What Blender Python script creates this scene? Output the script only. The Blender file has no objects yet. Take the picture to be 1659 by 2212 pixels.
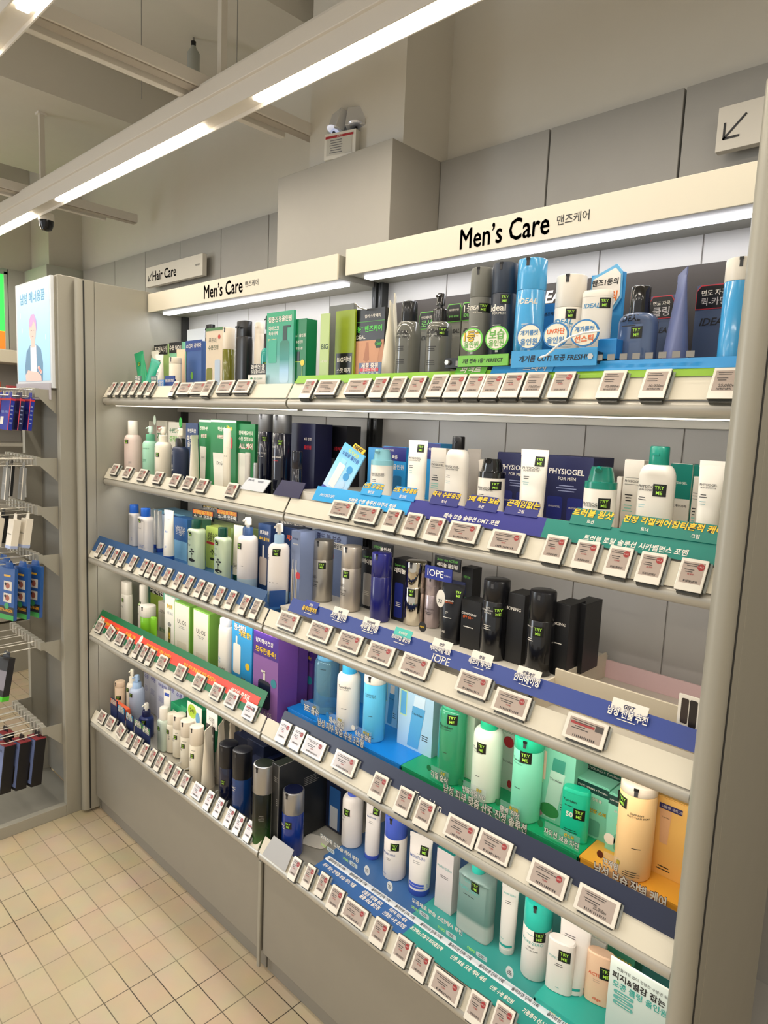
import bpy, math, random
from mathutils import Vector, Matrix
random.seed(4)
SC = bpy.context.scene
COL = SC.collection
# ---------------- camera ----------------
CAM = Vector((2.73854, -1.22170, 1.70821)); FPX = 1450.84
FW = Vector((-0.68236103, 0.71990791, -0.12694891)).normalized()
RT = Vector((0.72133342, 0.69126303, 0.04281967)); RT = (RT - FW*RT.dot(FW)).normalized()
UP = RT.cross(FW)
cd = bpy.data.cameras.new('camera'); cam = bpy.data.objects.new('camera', cd); COL.objects.link(cam)
cam.matrix_world = Matrix(((RT.x, UP.x, -FW.x, CAM.x), (RT.y, UP.y, -FW.y, CAM.y), (RT.z, UP.z, -FW.z, CAM.z), (0, 0, 0, 1)))
cd.sensor_fit = 'HORIZONTAL'; cd.sensor_width = 36; cd.lens = FPX/1659*36; cd.clip_start = .02; cd.clip_end = 60
SC.camera = cam
SC.view_settings.view_transform = 'Standard'; SC.view_settings.look = 'None'; SC.view_settings.gamma = 1; SC.view_settings.use_curve_mapping = False
SC.view_settings.exposure = -0.37
# ---------------- world ----------------
w = bpy.data.worlds.new('room_light'); SC.world = w; w.use_nodes = True
w.node_tree.nodes['Background'].inputs[0].default_value = (.99, .97, .93, 1); w.node_tree.nodes['Background'].inputs[1].default_value = .85
# ---------------- lamps of the shop ----------------
def area(name, loc, sx, sy, power, col, rot=(0, 0, 0)):
    l = bpy.data.lights.new(name, 'AREA'); l.shape = 'RECTANGLE'; l.size = sx; l.size_y = sy; l.energy = power; l.color = col
    o = bpy.data.objects.new(name, l); COL.objects.link(o); o.location = loc; o.rotation_euler = rot; o['kind'] = 'structure'
    return o
WARM = (1.0, .91, .79); COOL = (.93, .95, 1.0)
for a, c in ((-2.3, -.906), (-.566, .651), (.952, 2.17), (2.45, 3.55)):
    area('track_lamp_light', ((a+c)/2, .035, 2.6515), c-a, .028, 5.0, WARM)
for a, c in ((-2.2, -.95), (-.6, .62), (.88, 2.1), (2.4, 3.5)):
    area('track_lamp_light', ((a+c)/2, -.59, 2.6515), c-a, .028, 7.0, WARM)
for yy in (-1.9, -3.2):
    for x in (-1.2, .6, 2.4, 4.2):
        area('aisle_lamp_light', (x, yy, 2.65), 1.25, .05, 14, WARM)
area('window_daylight', (-2.2, -2.9, 1.75), 2.4, 2.0, 130, (.84, .92, 1.0), (math.radians(90), 0, math.radians(-78)))
for x0, x1, y, z in ((.042, 1.155, .236, 2.1325), (1.2335, 2.365, .251, 2.1435)):
    area('header_lamp_light', ((x0+x1)/2, y, z-.0015), x1-x0, .026, 1.45, COOL, (math.radians(8), 0, 0))
for x0 in (.02, 1.22):
    for z, y in ((1.761, 0), (1.4335, 0), (1.111, -.067), (.781, -.067)):
        area('shelf_lamp_light', (x0+.58, y+.030, z-.0195), 1.14, .010, 2.0, (1.0, .95, .88), (math.radians(22), 0, 0))
# ---------------- materials ----------------
def lin(h):
    h = h.lstrip('#'); r = [int(h[i:i+2], 16)/255 for i in (0, 2, 4)]
    return [c/12.92 if c <= .04045 else ((c+.055)/1.055)**2.4 for c in r]
MC = {}
def M(hx, r=.5, me=0, tr=0, em=0, nz=0.0, coat=0, al=1):
    k = (hx, r, me, tr, em, nz, coat, al)
    if k in MC: return MC[k]
    m = bpy.data.materials.new('mat_'+hx.strip('#')); m.use_nodes = True; nt = m.node_tree; b = nt.nodes['Principled BSDF']
    c = lin(hx)+[1]; b.inputs['Base Color'].default_value = c
    b.inputs['Roughness'].default_value = r; b.inputs['Metallic'].default_value = me
    if tr: b.inputs['Transmission Weight'].default_value = tr; b.inputs['IOR'].default_value = 1.25
    if coat: b.inputs['Coat Weight'].default_value = coat; b.inputs['Coat Roughness'].default_value = .08
    if em: b.inputs['Emission Color'].default_value = c; b.inputs['Emission Strength'].default_value = em
    if al < 1: b.inputs['Alpha'].default_value = al
    if not em and not tr:
        n = nt.nodes.new('ShaderNodeTexNoise'); n.inputs['Scale'].default_value = 14; n.inputs['Detail'].default_value = 4
        tc = nt.nodes.new('ShaderNodeTexCoord'); nt.links.new(tc.outputs['Object'], n.inputs['Vector'])
        mr = nt.nodes.new('ShaderNodeMapRange'); mr.inputs[3].default_value = max(0, r-.03); mr.inputs[4].default_value = min(1, r+.03)
        nt.links.new(n.outputs['Fac'], mr.inputs[0]); nt.links.new(mr.outputs[0], b.inputs['Roughness'])
        if nz:
            mx = nt.nodes.new('ShaderNodeMixRGB'); mx.inputs[1].default_value = c; mx.inputs[2].default_value = [v*(1-nz) for v in c[:3]]+[1]
            nt.links.new(n.outputs['Fac'], mx.inputs[0]); nt.links.new(mx.outputs[0], b.inputs['Base Color'])
    MC[k] = m; return m
def grad(stops, axis=2, z0=0, z1=1, r=.3, tr=0):
    k = ('g', tuple(stops), axis, z0, z1, r, tr)
    if k in MC: return MC[k]
    m = bpy.data.materials.new('mat_printed_blend'); m.use_nodes = True; nt = m.node_tree; b = nt.nodes['Principled BSDF']; b.inputs['Roughness'].default_value = r
    if tr: b.inputs['Transmission Weight'].default_value = tr; b.inputs['IOR'].default_value = 1.2
    tc = nt.nodes.new('ShaderNodeTexCoord'); sp = nt.nodes.new('ShaderNodeSeparateXYZ'); mr = nt.nodes.new('ShaderNodeMapRange'); cr = nt.nodes.new('ShaderNodeValToRGB')
    nt.links.new(tc.outputs['Object'], sp.inputs[0]); nt.links.new(sp.outputs[axis], mr.inputs[0]); mr.inputs[1].default_value = z0; mr.inputs[2].default_value = z1
    nt.links.new(mr.outputs[0], cr.inputs[0]); nt.links.new(cr.outputs[0], b.inputs['Base Color'])
    e = cr.color_ramp.elements
    while len(e) < len(stops): e.new(.5)
    for i, (p, h) in enumerate(stops): e[i].position = p; e[i].color = lin(h)+[1]
    MC[k] = m; return m
WHITE = M('#efe9dd', .35); CREAM = M('#efe6d2', .4); BLK = M('#101012', .3); INK = M('#1b1b1e', .5); GREY = M('#8d8b86', .4)
# ---------------- mesh building ----------------
TX = {}
def glyphs(s, bold, shear):
    k = (s, bold, shear)
    if k in TX: return TX[k]
    c = bpy.data.curves.new('t', 'FONT'); c.body = s; c.size = 1; c.resolution_u = 2; c.offset = bold; c.shear = shear
    o = bpy.data.objects.new('t', c); COL.objects.link(o)
    me = bpy.data.meshes.new_from_object(o)
    vs = [(v.co.x, v.co.y) for v in me.vertices]; fs = [tuple(p.vertices) for p in me.polygons]
    bpy.data.objects.remove(o); bpy.data.curves.remove(c); bpy.data.meshes.remove(me)
    if not vs: vs = [(0, 0), (1, 0), (1, 1)]; fs = []
    x0 = min(v[0] for v in vs); x1 = max(v[0] for v in vs); y0 = min(v[1] for v in vs); y1 = max(v[1] for v in vs)
    vs = [(a-(x0+x1)/2, b-(y0+y1)/2) for a, b in vs]
    TX[k] = (vs, fs, x1-x0, y1-y0); return TX[k]
class MB:
    def __init__(s): s.v = []; s.f = []; s.mi = []; s.ms = []
    def mat(s, m):
        if m not in s.ms: s.ms.append(m)
        return s.ms.index(m)
    def face(s, pts, m, rev=False):
        n = len(s.v); s.v += [tuple(p) for p in pts]; r = list(range(n, n+len(pts)))
        s.f.append(r[::-1] if rev else r); s.mi.append(s.mat(m)); return s
    def box(s, x0, x1, y0, y1, z0, z1, m, ms=None):
        if x0 > x1: x0, x1 = x1, x0
        if y0 > y1: y0, y1 = y1, y0
        if z0 > z1: z0, z1 = z1, z0
        n = len(s.v); s.v += [(x0, y0, z0), (x1, y0, z0), (x1, y1, z0), (x0, y1, z0), (x0, y0, z1), (x1, y0, z1), (x1, y1, z1), (x0, y1, z1)]
        F = [(0, 3, 2, 1), (4, 5, 6, 7), (0, 1, 5, 4), (1, 2, 6, 5), (2, 3, 7, 6), (3, 0, 4, 7)]
        for i, q in enumerate(F):
            s.f.append([n+a for a in q]); s.mi.append(s.mat((ms or {}).get(('b', 't', 'f', 'r', 'k', 'l')[i], m)))
        return s
    def loft(s, secs, m, seg=32, cb=True, ct=True, mb=None):
        rings = []
        for q in secs:
            z, rx, ry, e = q[:4]; cx, cy = (q[4], q[5]) if len(q) > 5 else (0, 0)
            n = len(s.v); rings.append(n)
            for i in range(seg):
                a = 2*math.pi*(i+.5)/seg; ca, sa = math.cos(a), math.sin(a); p = 2/e
                s.v.append((cx+rx*math.copysign(abs(ca)**p, ca), cy+ry*math.copysign(abs(sa)**p, sa), z))
        k = s.mat(m)
        for a, b in zip(rings, rings[1:]):
            for i in range(seg):
                j = (i+1) % seg; s.f.append([a+i, a+j, b+j, b+i]); s.mi.append(k)
        if cb: s.f.append([rings[0]+i for i in range(seg)][::-1]); s.mi.append(k)
        if ct: s.f.append([rings[-1]+i for i in range(seg)]); s.mi.append(k if mb is None else s.mat(mb))
        return s
    def prism(s, pts, y0, y1, m, ms=None):
        n = len(s.v); k = len(pts); s.v += [(x, y0, z) for x, z in pts]+[(x, y1, z) for x, z in pts]
        s.f.append([n+i for i in range(k)]); s.mi.append(s.mat(m)); s.f.append([n+k+i for i in range(k)][::-1]); s.mi.append(s.mat(ms or m))
        for i in range(k):
            j = (i+1) % k; s.f.append([n+i, n+k+i, n+k+j, n+j]); s.mi.append(s.mat(ms or m))
        return s
    def tube(s, pts, r, m, seg=8, caps=True):
        pts = [Vector(p) for p in pts]; rings = []
        for i, p in enumerate(pts):
            d = ((pts[min(i+1, len(pts)-1)]-p).normalized()+(p-pts[max(i-1, 0)]).normalized()).normalized()
            a = d.cross(Vector((0, 0, 1)) if abs(d.z) < .9 else Vector((0, 1, 0))).normalized(); b = d.cross(a)
            rings.append(len(s.v)); rr = r[i] if isinstance(r, (list, tuple)) else r
            for j in range(seg):
                t = 2*math.pi*j/seg; s.v.append(tuple(p+a*math.cos(t)*rr+b*math.sin(t)*rr))
        k = s.mat(m)
        for a, b in zip(rings, rings[1:]):
            for i in range(seg):
                j = (i+1) % seg; s.f.append([a+i, b+i, b+j, a+j]); s.mi.append(k)
        if caps:
            s.f.append([rings[0]+i for i in range(seg)]); s.mi.append(k); s.f.append([rings[-1]+i for i in range(seg)][::-1]); s.mi.append(k)
        return s
    def disc(s, x, z, rx, rz, y, m, yf=None, seg=24, th=0):
        pts = [(x+rx*math.cos(2*math.pi*i/seg), z+rz*math.sin(2*math.pi*i/seg)) for i in range(seg)]
        if th: return s.prism(pts, y, y+th, m)
        return s.face([(a, (yf(a, b) if yf else 0)+y, b) for a, b in pts], m)
    def patch(s, x0, x1, z0, z1, m, yf, eps=.0004, n=8, nz=1):
        k = s.mat(m); b = len(s.v)
        for j in range(nz+1):
            for i in range(n+1):
                x = x0+(x1-x0)*i/n; z = z0+(z1-z0)*j/nz; s.v.append((x, yf(x, z)-eps, z))
        for j in range(nz):
            for i in range(n):
                q = b+j*(n+1)+i; s.f.append([q, q+1, q+n+2, q+n+1]); s.mi.append(k)
        return s
    def text(s, t, x, z, m, w=None, h=None, yf=None, y=0, eps=.0005, bold=.0, shear=0, al='c', out=None, outw=.035, raw=False, zs=1.0, fb=0):
        if not raw: bold = round(min(bold*.42, .024), 3)
        vs, fs, W, H = glyphs(t, bold, shear)
        k = (h/H) if h else 1e9
        if w: k = min(k, w/W)
        if al == 'l': x += W*k/2
        if out is not None:
            s.text(t, x, z, out, w=W*k*1.0+2*outw*k, h=1e3, yf=yf, y=y, eps=eps*.55, bold=round(bold+outw, 3), shear=shear, raw=True, zs=zs)
        g = s.mat(m)
        for ox_, oz_ in (((0, 0),) if not fb else ((-fb, 0), (fb, 0), (0, fb), (0, -fb), (fb*.7, fb*.7), (-fb*.7, -fb*.7))):
            n = len(s.v); s.v += [(x+(a+ox_)*k, (yf(x+a*k, z+b*k) if yf else y)-eps, z+(b+oz_)*k*zs) for a, b in vs]
            for f in fs: s.f.append([n+i for i in f]); s.mi.append(g)
        return s
    def lines(s, x, z, w, rows, dz, m, yf=None, y=0, eps=.0004, th=.35, rnd=None):
        r = rnd or random
        for i in range(rows):
            ww = w*(.6+.4*r.random()); zz = z-i*dz
            s.patch(x-ww/2, x+ww/2, zz-dz*th/2, zz+dz*th/2, m, yf or (lambda a, b: y), eps, n=3)
        return s
    def xf(s, mt): s.v = [tuple(mt @ Vector(p)) for p in s.v]; return s
    def build(s, name, parent=None, loc=(0, 0, 0), smooth=True, bev=0):
        me = bpy.data.meshes.new(name); me.from_pydata(s.v, [], s.f); me.polygons.foreach_set('material_index', s.mi)
        for m in s.ms: me.materials.append(m)
        if smooth:
            me.polygons.foreach_set('use_smooth', [True]*len(s.f)); me.set_sharp_from_angle(angle=math.radians(35))
        me.update(); o = bpy.data.objects.new(name, me); COL.objects.link(o); o.location = loc
        if parent is not None: o.parent = parent
        if bev:
            b = o.modifiers.new('b', 'BEVEL'); b.width = bev; b.segments = 2; b.limit_method = 'ANGLE'; b.harden_normals = False
        return o
def struct(o): o['kind'] = 'structure'; return o
LABELS = {}
def tag(o, label, cat, group=None):
    if label != 'proto' and label in LABELS and not group: print('DUP LABEL', label)
    LABELS[label] = 1; o['label'] = label; o['category'] = cat
    if group: o['group'] = group
    return o
def thing(name, label, cat, loc=(0, 0, 0), rz=0, group=None):
    o = bpy.data.objects.new(name, None); COL.objects.link(o); o.location = loc; o.rotation_euler = (0, 0, rz); o.empty_display_size = .03
    return tag(o, label, cat, group)
# ---------------- measuring helpers: photo point on a known plane of the room ----------------
CR = dict(A=(220, 600, 3.77), B=(620, 540, 3.253), C=(1100, 540, 2.968), D=(220, 860, 3.6065), E=(660, 900, 3.5298), F=(1060, 920, 3.1904), G=(190, 1060, 3.5298), H=(580, 1130, 3.1904), I=(1000, 1220, 2.9625), J=(190, 1230, 3.6867), K=(190, 1420, 3.6867), L=(580, 1400, 3.6065), N=(880, 1480, 2.6758), O=(440, 1560, 3.4563), Q=(660, 1680, 3.318), R=(980, 1860, 3.1904), U=(0, 780, 5.529), V=(0, 1160, 5.529), W=(0, 1460, 6.146), X=(0, 560, 6.9125), P=(0, 0, 1))
def ray(c, x, y):
    a = CR[c]; px = a[0]+x/a[2]; py = a[1]+y/a[2]
    return FW+RT*((px-829.5)/FPX)-UP*((py-1106)/FPX)
def on(c, x, y, ax, val):
    d = ray(c, x, y); return CAM+d*((val-CAM[ax])/d[ax])
TILT = math.radians(29); CT, ST = math.cos(TILT), math.sin(TILT)
SHELF = {1: (1.761, 0.0), 2: (1.4335, 0.0), 3: (1.111, -.067), 4: (.781, -.067), 5: (.403, -.067)}
def on_front(row, c, x, y, off=0):      # (X, s) on the tilted label strip of a shelf
    z, yl = SHELF[row]; n = Vector((0, -CT, ST)); p0 = Vector((0, yl-.02, z+.015))+n*off
    d = ray(c, x, y); q = CAM+d*((p0-CAM).dot(n)/d.dot(n)); return q.x, (q.z-p0.z)/CT
def front_mat(row, off=0, x=0, s=0):    # local x,z plane (y outward negative) -> tilted strip
    z, yl = SHELF[row]
    return Matrix.Translation((x, yl-.02+ST*s-CT*off, z+.015+CT*s+ST*off)) @ Matrix.Rotation(-TILT, 4, 'X')
# ================= ROOM =================
def tile_mat():
    m = bpy.data.materials.new('mat_floor_tile'); m.use_nodes = True; nt = m.node_tree; b = nt.nodes['Principled BSDF']
    tc = nt.nodes.new('ShaderNodeTexCoord'); mp = nt.nodes.new('ShaderNodeMapping'); mp.inputs['Location'].default_value = (-.069, .078, 0)
    br = nt.nodes.new('ShaderNodeTexBrick'); br.offset = 0; br.inputs['Scale'].default_value = 1; br.inputs['Brick Width'].default_value = .13; br.inputs['Row Height'].default_value = .0771
    br.inputs['Mortar Size'].default_value = .0016; br.inputs['Mortar Smooth'].default_value = .1; br.inputs['Bias'].default_value = -.2
    br.inputs['Color1'].default_value = lin('#cdbc9f')+[1]; br.inputs['Color2'].default_value = lin('#c2b092')+[1]
    n = nt.nodes.new('ShaderNodeTexNoise'); n.inputs['Scale'].default_value = 1.7; n.inputs['Detail'].default_value = 3
    cr = nt.nodes.new('ShaderNodeValToRGB'); cr.color_ramp.elements[0].position = .42; cr.color_ramp.elements[0].color = lin('#3b3328')+[1]; cr.color_ramp.elements[1].position = .58; cr.color_ramp.elements[1].color = lin('#9c8e76')+[1]
    nt.links.new(tc.outputs['Object'], mp.inputs[0]); nt.links.new(mp.outputs[0], br.inputs['Vector']); nt.links.new(tc.outputs['Object'], n.inputs['Vector'])
    nt.links.new(n.outputs['Fac'], cr.inputs[0]); nt.links.new(cr.outputs[0], br.inputs['Mortar'])
    n2 = nt.nodes.new('ShaderNodeTexNoise'); n2.inputs['Scale'].default_value = 9; n2.inputs['Detail'].default_value = 6
    mx = nt.nodes.new('ShaderNodeMixRGB'); mx.blend_type = 'MULTIPLY'; mx.inputs[0].default_value = .25
    nt.links.new(tc.outputs['Object'], n2.inputs['Vector']); nt.links.new(br.outputs['Color'], mx.inputs[1]); nt.links.new(n2.outputs['Color'], mx.inputs[2]); nt.links.new(mx.outputs[0], b.inputs['Base Color'])
    b.inputs['Roughness'].default_value = .38
    bp = nt.nodes.new('ShaderNodeBump'); bp.inputs['Strength'].default_value = .25; bp.inputs['Distance'].default_value = .001; bp.invert = True
    nt.links.new(br.outputs['Fac'], bp.inputs['Height']); nt.links.new(bp.outputs[0], b.inputs['Normal'])
    return m
struct(MB().box(-4, 6, -5, .8, -.1, 0, tile_mat()).build('floor', smooth=False))
PLAST = M('#dad6cc', .8, nz=.04); CLAD = M('#a3a19c', .55, nz=.05); CLADC = M('#aaa69d', .55, nz=.05)
ZC = 3.33
cb = MB().box(-4, 6, -5, .9, ZC, ZC+.1, PLAST)
for x0, x1, z0 in ((-1.75, -.62, 3.12), (.25, .55, 3.22), (2.6, 3.1, 3.1)): cb.box(x0, x1, -5, .7, z0, ZC, PLAST)
cb.box(-2.02, -1.75, -5, .7, 3.22, ZC, PLAST)
struct(cb.build('ceiling', smooth=False))
struct(MB().box(-2.3, 6, .7, .85, 0, ZC, PLAST).build('wall_back', smooth=False))
wl = MB().box(-2.44, -2.24, -.25, .85, 0, ZC, PLAST).box(-2.44, -2.24, -5, -1.5, 0, ZC, PLAST).box(-2.44, -2.24, -1.5, -.25, 2.62, ZC, PLAST).box(-2.44, -2.24, -1.5, -.25, 0, .4, PLAST)
struct(wl.build('wall_left', smooth=False))
struct(MB().box(6, 6.1, -5, .85, 0, ZC, PLAST).build('wall_right', smooth=False))
# grey cladding panels with open joints, one run behind the shelving
t = MB(); seams = [-1.83, -1.368, -.984, -.604, -.215, .168, .553]
for a, b in zip(seams, seams[1:]): t.box(a+.002, b-.002, .662, .70, .0, 2.622, CLAD)
t.box(-1.83, .553, .685, .701, 0, 2.60, M('#45443f', .8))
struct(t.build('trim_1', smooth=False, bev=.0015))
t = MB(); seams = [1.15, 1.577, 1.976, 2.376, 2.776, 3.2, 3.6, 4.0]
for a, b in zip(seams, seams[1:]): t.box(a+.003, b-.003, .662, .70, .0, 2.622, CLAD)
t.box(1.15, 4, .685, .701, 0, 2.60, M('#45443f', .8))
struct(t.build('trim_2', smooth=False, bev=.0015))
struct(MB().box(.553, 1.15, .42, .7, 0, 2.624, CLADC).build('trim_3', smooth=False, bev=.002))
struct(MB().box(.675, 1.149, .47, .71, 2.62, ZC, PLAST).build('wall_pillar', smooth=False))
struct(MB().box(-2.236, -1.838, .44, .7, 0, 2.623, M('#a9aca2', .55, nz=.04)).build('trim_4', smooth=False, bev=.002))
struct(MB().box(-2.236, -1.93, .49, .71, 2.62, ZC, PLAST).build('wall_corner_pillar', smooth=False))
t = MB().box(-2.242, -2.222, .34, .44, 0, 2.62, CLAD)
struct(t.build('trim_5', smooth=False))
# shop window strip with lit green and orange film
t = MB().box(-2.26, -2.225, .17, .335, 2.585, 2.62, M('#8f9a90', .4)).box(-2.26, -2.225, .315, .335, 1.9, 2.6, M('#a9b3a8', .4))
o = struct(t.build('window_1', smooth=False))
MB().box(-2.25, -2.235, .0, .315, 2.22, 2.585, M('#3fe05a', .3, em=1.3)).build('green_film', o, smooth=False)
MB().box(-2.25, -2.235, .0, .315, 1.9, 2.22, M('#ff7a2c', .3, em=1.1)).build('orange_film', o, smooth=False)
struct(MB().box(-2.44, -2.245, -1.5, .34, 1.0, 2.62, PLAST).build('wall_left_infill', smooth=False))

# ================= CEILING LIGHT TRACKS =================
TRK = M('#e4dfd7', .45); LED = M('#fff0d8', .4, em=14)
def track(y, x0, x1, leds, label, z=2.65):
    o = thing('light_track', label, 'ceiling light', ((x0+x1)/2, y, z)); cx = (x0+x1)/2
    b = MB().box(x0-cx, x1-cx, -.032, .032, .012, .06, TRK).box(x0-cx, x1-cx, -.045, .045, .055, .1, TRK).box(x0-cx, x1-cx, -.030, .030, .1, .118, TRK)
    b.build('track_housing', o, smooth=False, bev=.002)
    for a, c in leds:
        MB().box(a-cx, c-cx, -.014, .014, .002, .016, LED).build('light_strip', o, smooth=False)
    MB().box(x0-cx, x1-cx, -.034, -.030, .0, .06, TRK).box(x0-cx, x1-cx, .030, .034, .0, .06, TRK).build('track_flange', o, smooth=False)
    return o
t1 = track(.035, -3.0, 3.6, [(-2.3, -.906), (-.566, .651), (.952, 2.17), (2.45, 3.55)], 'long white ceiling track with glowing strips running along above the shelf headers')
t2 = track(-.59, -2.5, 3.6, [(-2.2, -.95), (-.6, .62), (.88, 2.1), (2.4, 3.5)], 'white ceiling track with glowing strip cut off by the upper left corner')
def crossbar(x, y0, y1, z, label):
    o = thing('ceiling_crossbar', label, 'ceiling bar', (x, (y0+y1)/2, z)); h = (y1-y0)/2
    MB().box(-.028, .028, -h, h, -.008, .034, TRK).box(-.020, .020, -h, h, -.012, -.008, M('#b3aa9e', .5)).build('channel', o, smooth=False, bev=.0015)
    MB().box(-.072, -.044, -h*1.0, h*.93, -.018, .014, TRK).build('conduit', o, smooth=False, bev=.0015)
    return o
crossbar(.655, -3.5, .545, 2.77, 'white cross bar under the ceiling ending in front of the pillar')
crossbar(-.985, -3.5, .605, 2.77, 'far white cross bar under the ceiling above the left shelving')
for x, zt, lab in ((.70, 3.33, 'square white hanger post holding the light track near the pillar'), (-.86, 3.12, 'square white hanger post holding the light track further left')):
    o = MB().box(-.011, .011, -.011, .011, 0, zt-2.765, M('#d8d3c8', .5)).box(-.02, .02, -.02, .02, zt-2.775, zt-2.765, TRK).build('hanger_post', loc=(x, .075, 2.765), smooth=False); tag(o, lab, 'hanger rod')
for x, y, lab in ((.30, .0, 'thin steel hanger wire beside the square post near the pillar'), (.52, .25, 'thin hanger wire just behind the nearer square post'), (-1.0, -.13, 'thin hanger wire at far left under the ceiling')):
    o = MB().tube([(0, 0, 0), (0, 0, .5)], .0016, GREY, 5).build('hanger_wire', loc=(x, y, 2.83)); tag(o, lab, 'hanger wire')
o = thing('ceiling_camera', 'small black dome camera hanging under the light track at left', 'camera', (-.89, .1, 2.65))
MB().loft([(-.06, .010, .010, 2), (-.055, .024, .024, 2), (-.035, .032, .032, 2), (-.012, .034, .034, 2)], M('#0c0c0e', .15)).build('dome', o)
MB().loft([(-.013, .037, .037, 2), (.02, .036, .036, 2)], WHITE).build('mount', o)
o = thing('smoke_detector', 'grey cylindrical detector hanging from the ceiling between cross bar and post', 'detector', on('P', 418, 100, 1, .42))
MB().loft([(-.36, .024, .024, 2), (-.03, .027, .027, 2), (-.01, .014, .014, 2), (.0, .010, .010, 2)], M('#a9aca5', .5)).build('housing', o)
MB().loft([(0, .010, .010, 2), (.018, .011, .011, 2)], BLK).tube([(0, 0, .018), (0, 0, .2)], .004, GREY).build('sensor_tip', o)
# emergency light on the pillar ledge
o = thing('emergency_light', 'white two-headed emergency light standing on the pillar ledge', 'emergency light', (.885, .447, 2.624), math.radians(14))
b = MB().box(-.065, .065, -.022, .022, 0, .085, M('#dcdad2', .4), {'f': M('#e9e6dd', .4)}).patch(-.055, .05, .012, .066, M('#cfcdc4', .5), lambda a, c: -.0225).patch(-.06, .055, .068, .076, M('#b3303a', .4), lambda a, c: -.0225)
b.lines(-.015, .06, .07, 6, .008, M('#77777a', .5), y=-.0225, eps=.001).text('SAFETY', 0, .0715, WHITE, h=.005, y=-.0232)
b.build('housing', o, smooth=False, bev=.002)
for i, (x, r) in enumerate(((-.04, -.5), (.05, .25))):
    b = MB().box(-.036, .036, -.014, .02, 0, .07, M('#cfd0d2', .2, me=.3)).loft([(0, .024, .024, 2), (.006, .03, .03, 2)], M('#e7ecff', .1, em=.5 if i == 0 else .0, me=0 if i == 0 else .6))
    b.tube([(0, 0, -.02), (0, 0, 0)], .006, BLK)
    hd = b.build('lamp_head', o, (x, 0, .10), bev=.003); hd.rotation_euler = (-.3, 0, r)
# wall signs
def wall_sign(x0, x1, z0, z1, y, label, name, fn):
    o = thing(name, label, 'sign', ((x0+x1)/2, y, z0)); w = (x1-x0)/2; h = z1-z0
    MB().box(-w, w, -.012, .012, 0, h, M('#d2cdc2', .5)).build('sign_board', o, smooth=False, bev=.001)
    MB().box(-w*.7, w*.7, .010, .045, h*.3, h*.6, GREY).build('wall_mount', o, smooth=False)
    fn(o, w, h)
def arrow(o, cx, cz, s, r=.0022):
    b = MB()
    for p, q in (((s, s), (-s, -s)), ((-s, .55*s), (-s, -s)), ((.5*s, -s), (-s, -s))):
        a = Vector((cx+p[0], 0, cz+p[1])); c = Vector((cx+q[0], 0, cz+q[1])); d = (c-a).normalized(); n = Vector((-d.z, 0, d.x))*r; a2 = a; c2 = c+d*r
        b.face([(k.x, -.0128, k.z) for k in (a2-n, c2-n, c2+n, a2+n)], INK)
    b.build('printed_arrow', o, smooth=False)
def f1(o, w, h): arrow(o, -w+.045, h*.48, .018, .003); b = MB(); b.text('Hair Care', -w+.075, h*.5, INK, h=.044, y=-.0125, al='l', zs=1.15, fb=.014); b.text('헤어케어', w-.045, h*.52, INK, w=.04, y=-.0125); b.build('lettering', o, smooth=False)
def f2(o, w, h): arrow(o, -w+.042, h*.5, .024, .0028); MB().text('Men’s Care', -w+.13, h*.5, INK, h=.045, y=-.0125, fb=.016, al='l').build('lettering', o, smooth=False)
wall_sign(-.868, -.292, 2.405, 2.508, .62, 'long white wall sign reading Hair Care above the far header', 'hair_care_sign', f1)
wall_sign(2.085, 2.7, 2.418, 2.522, .62, 'white wall sign with black arrow at the upper right', 'arrow_sign', f2)

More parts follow.
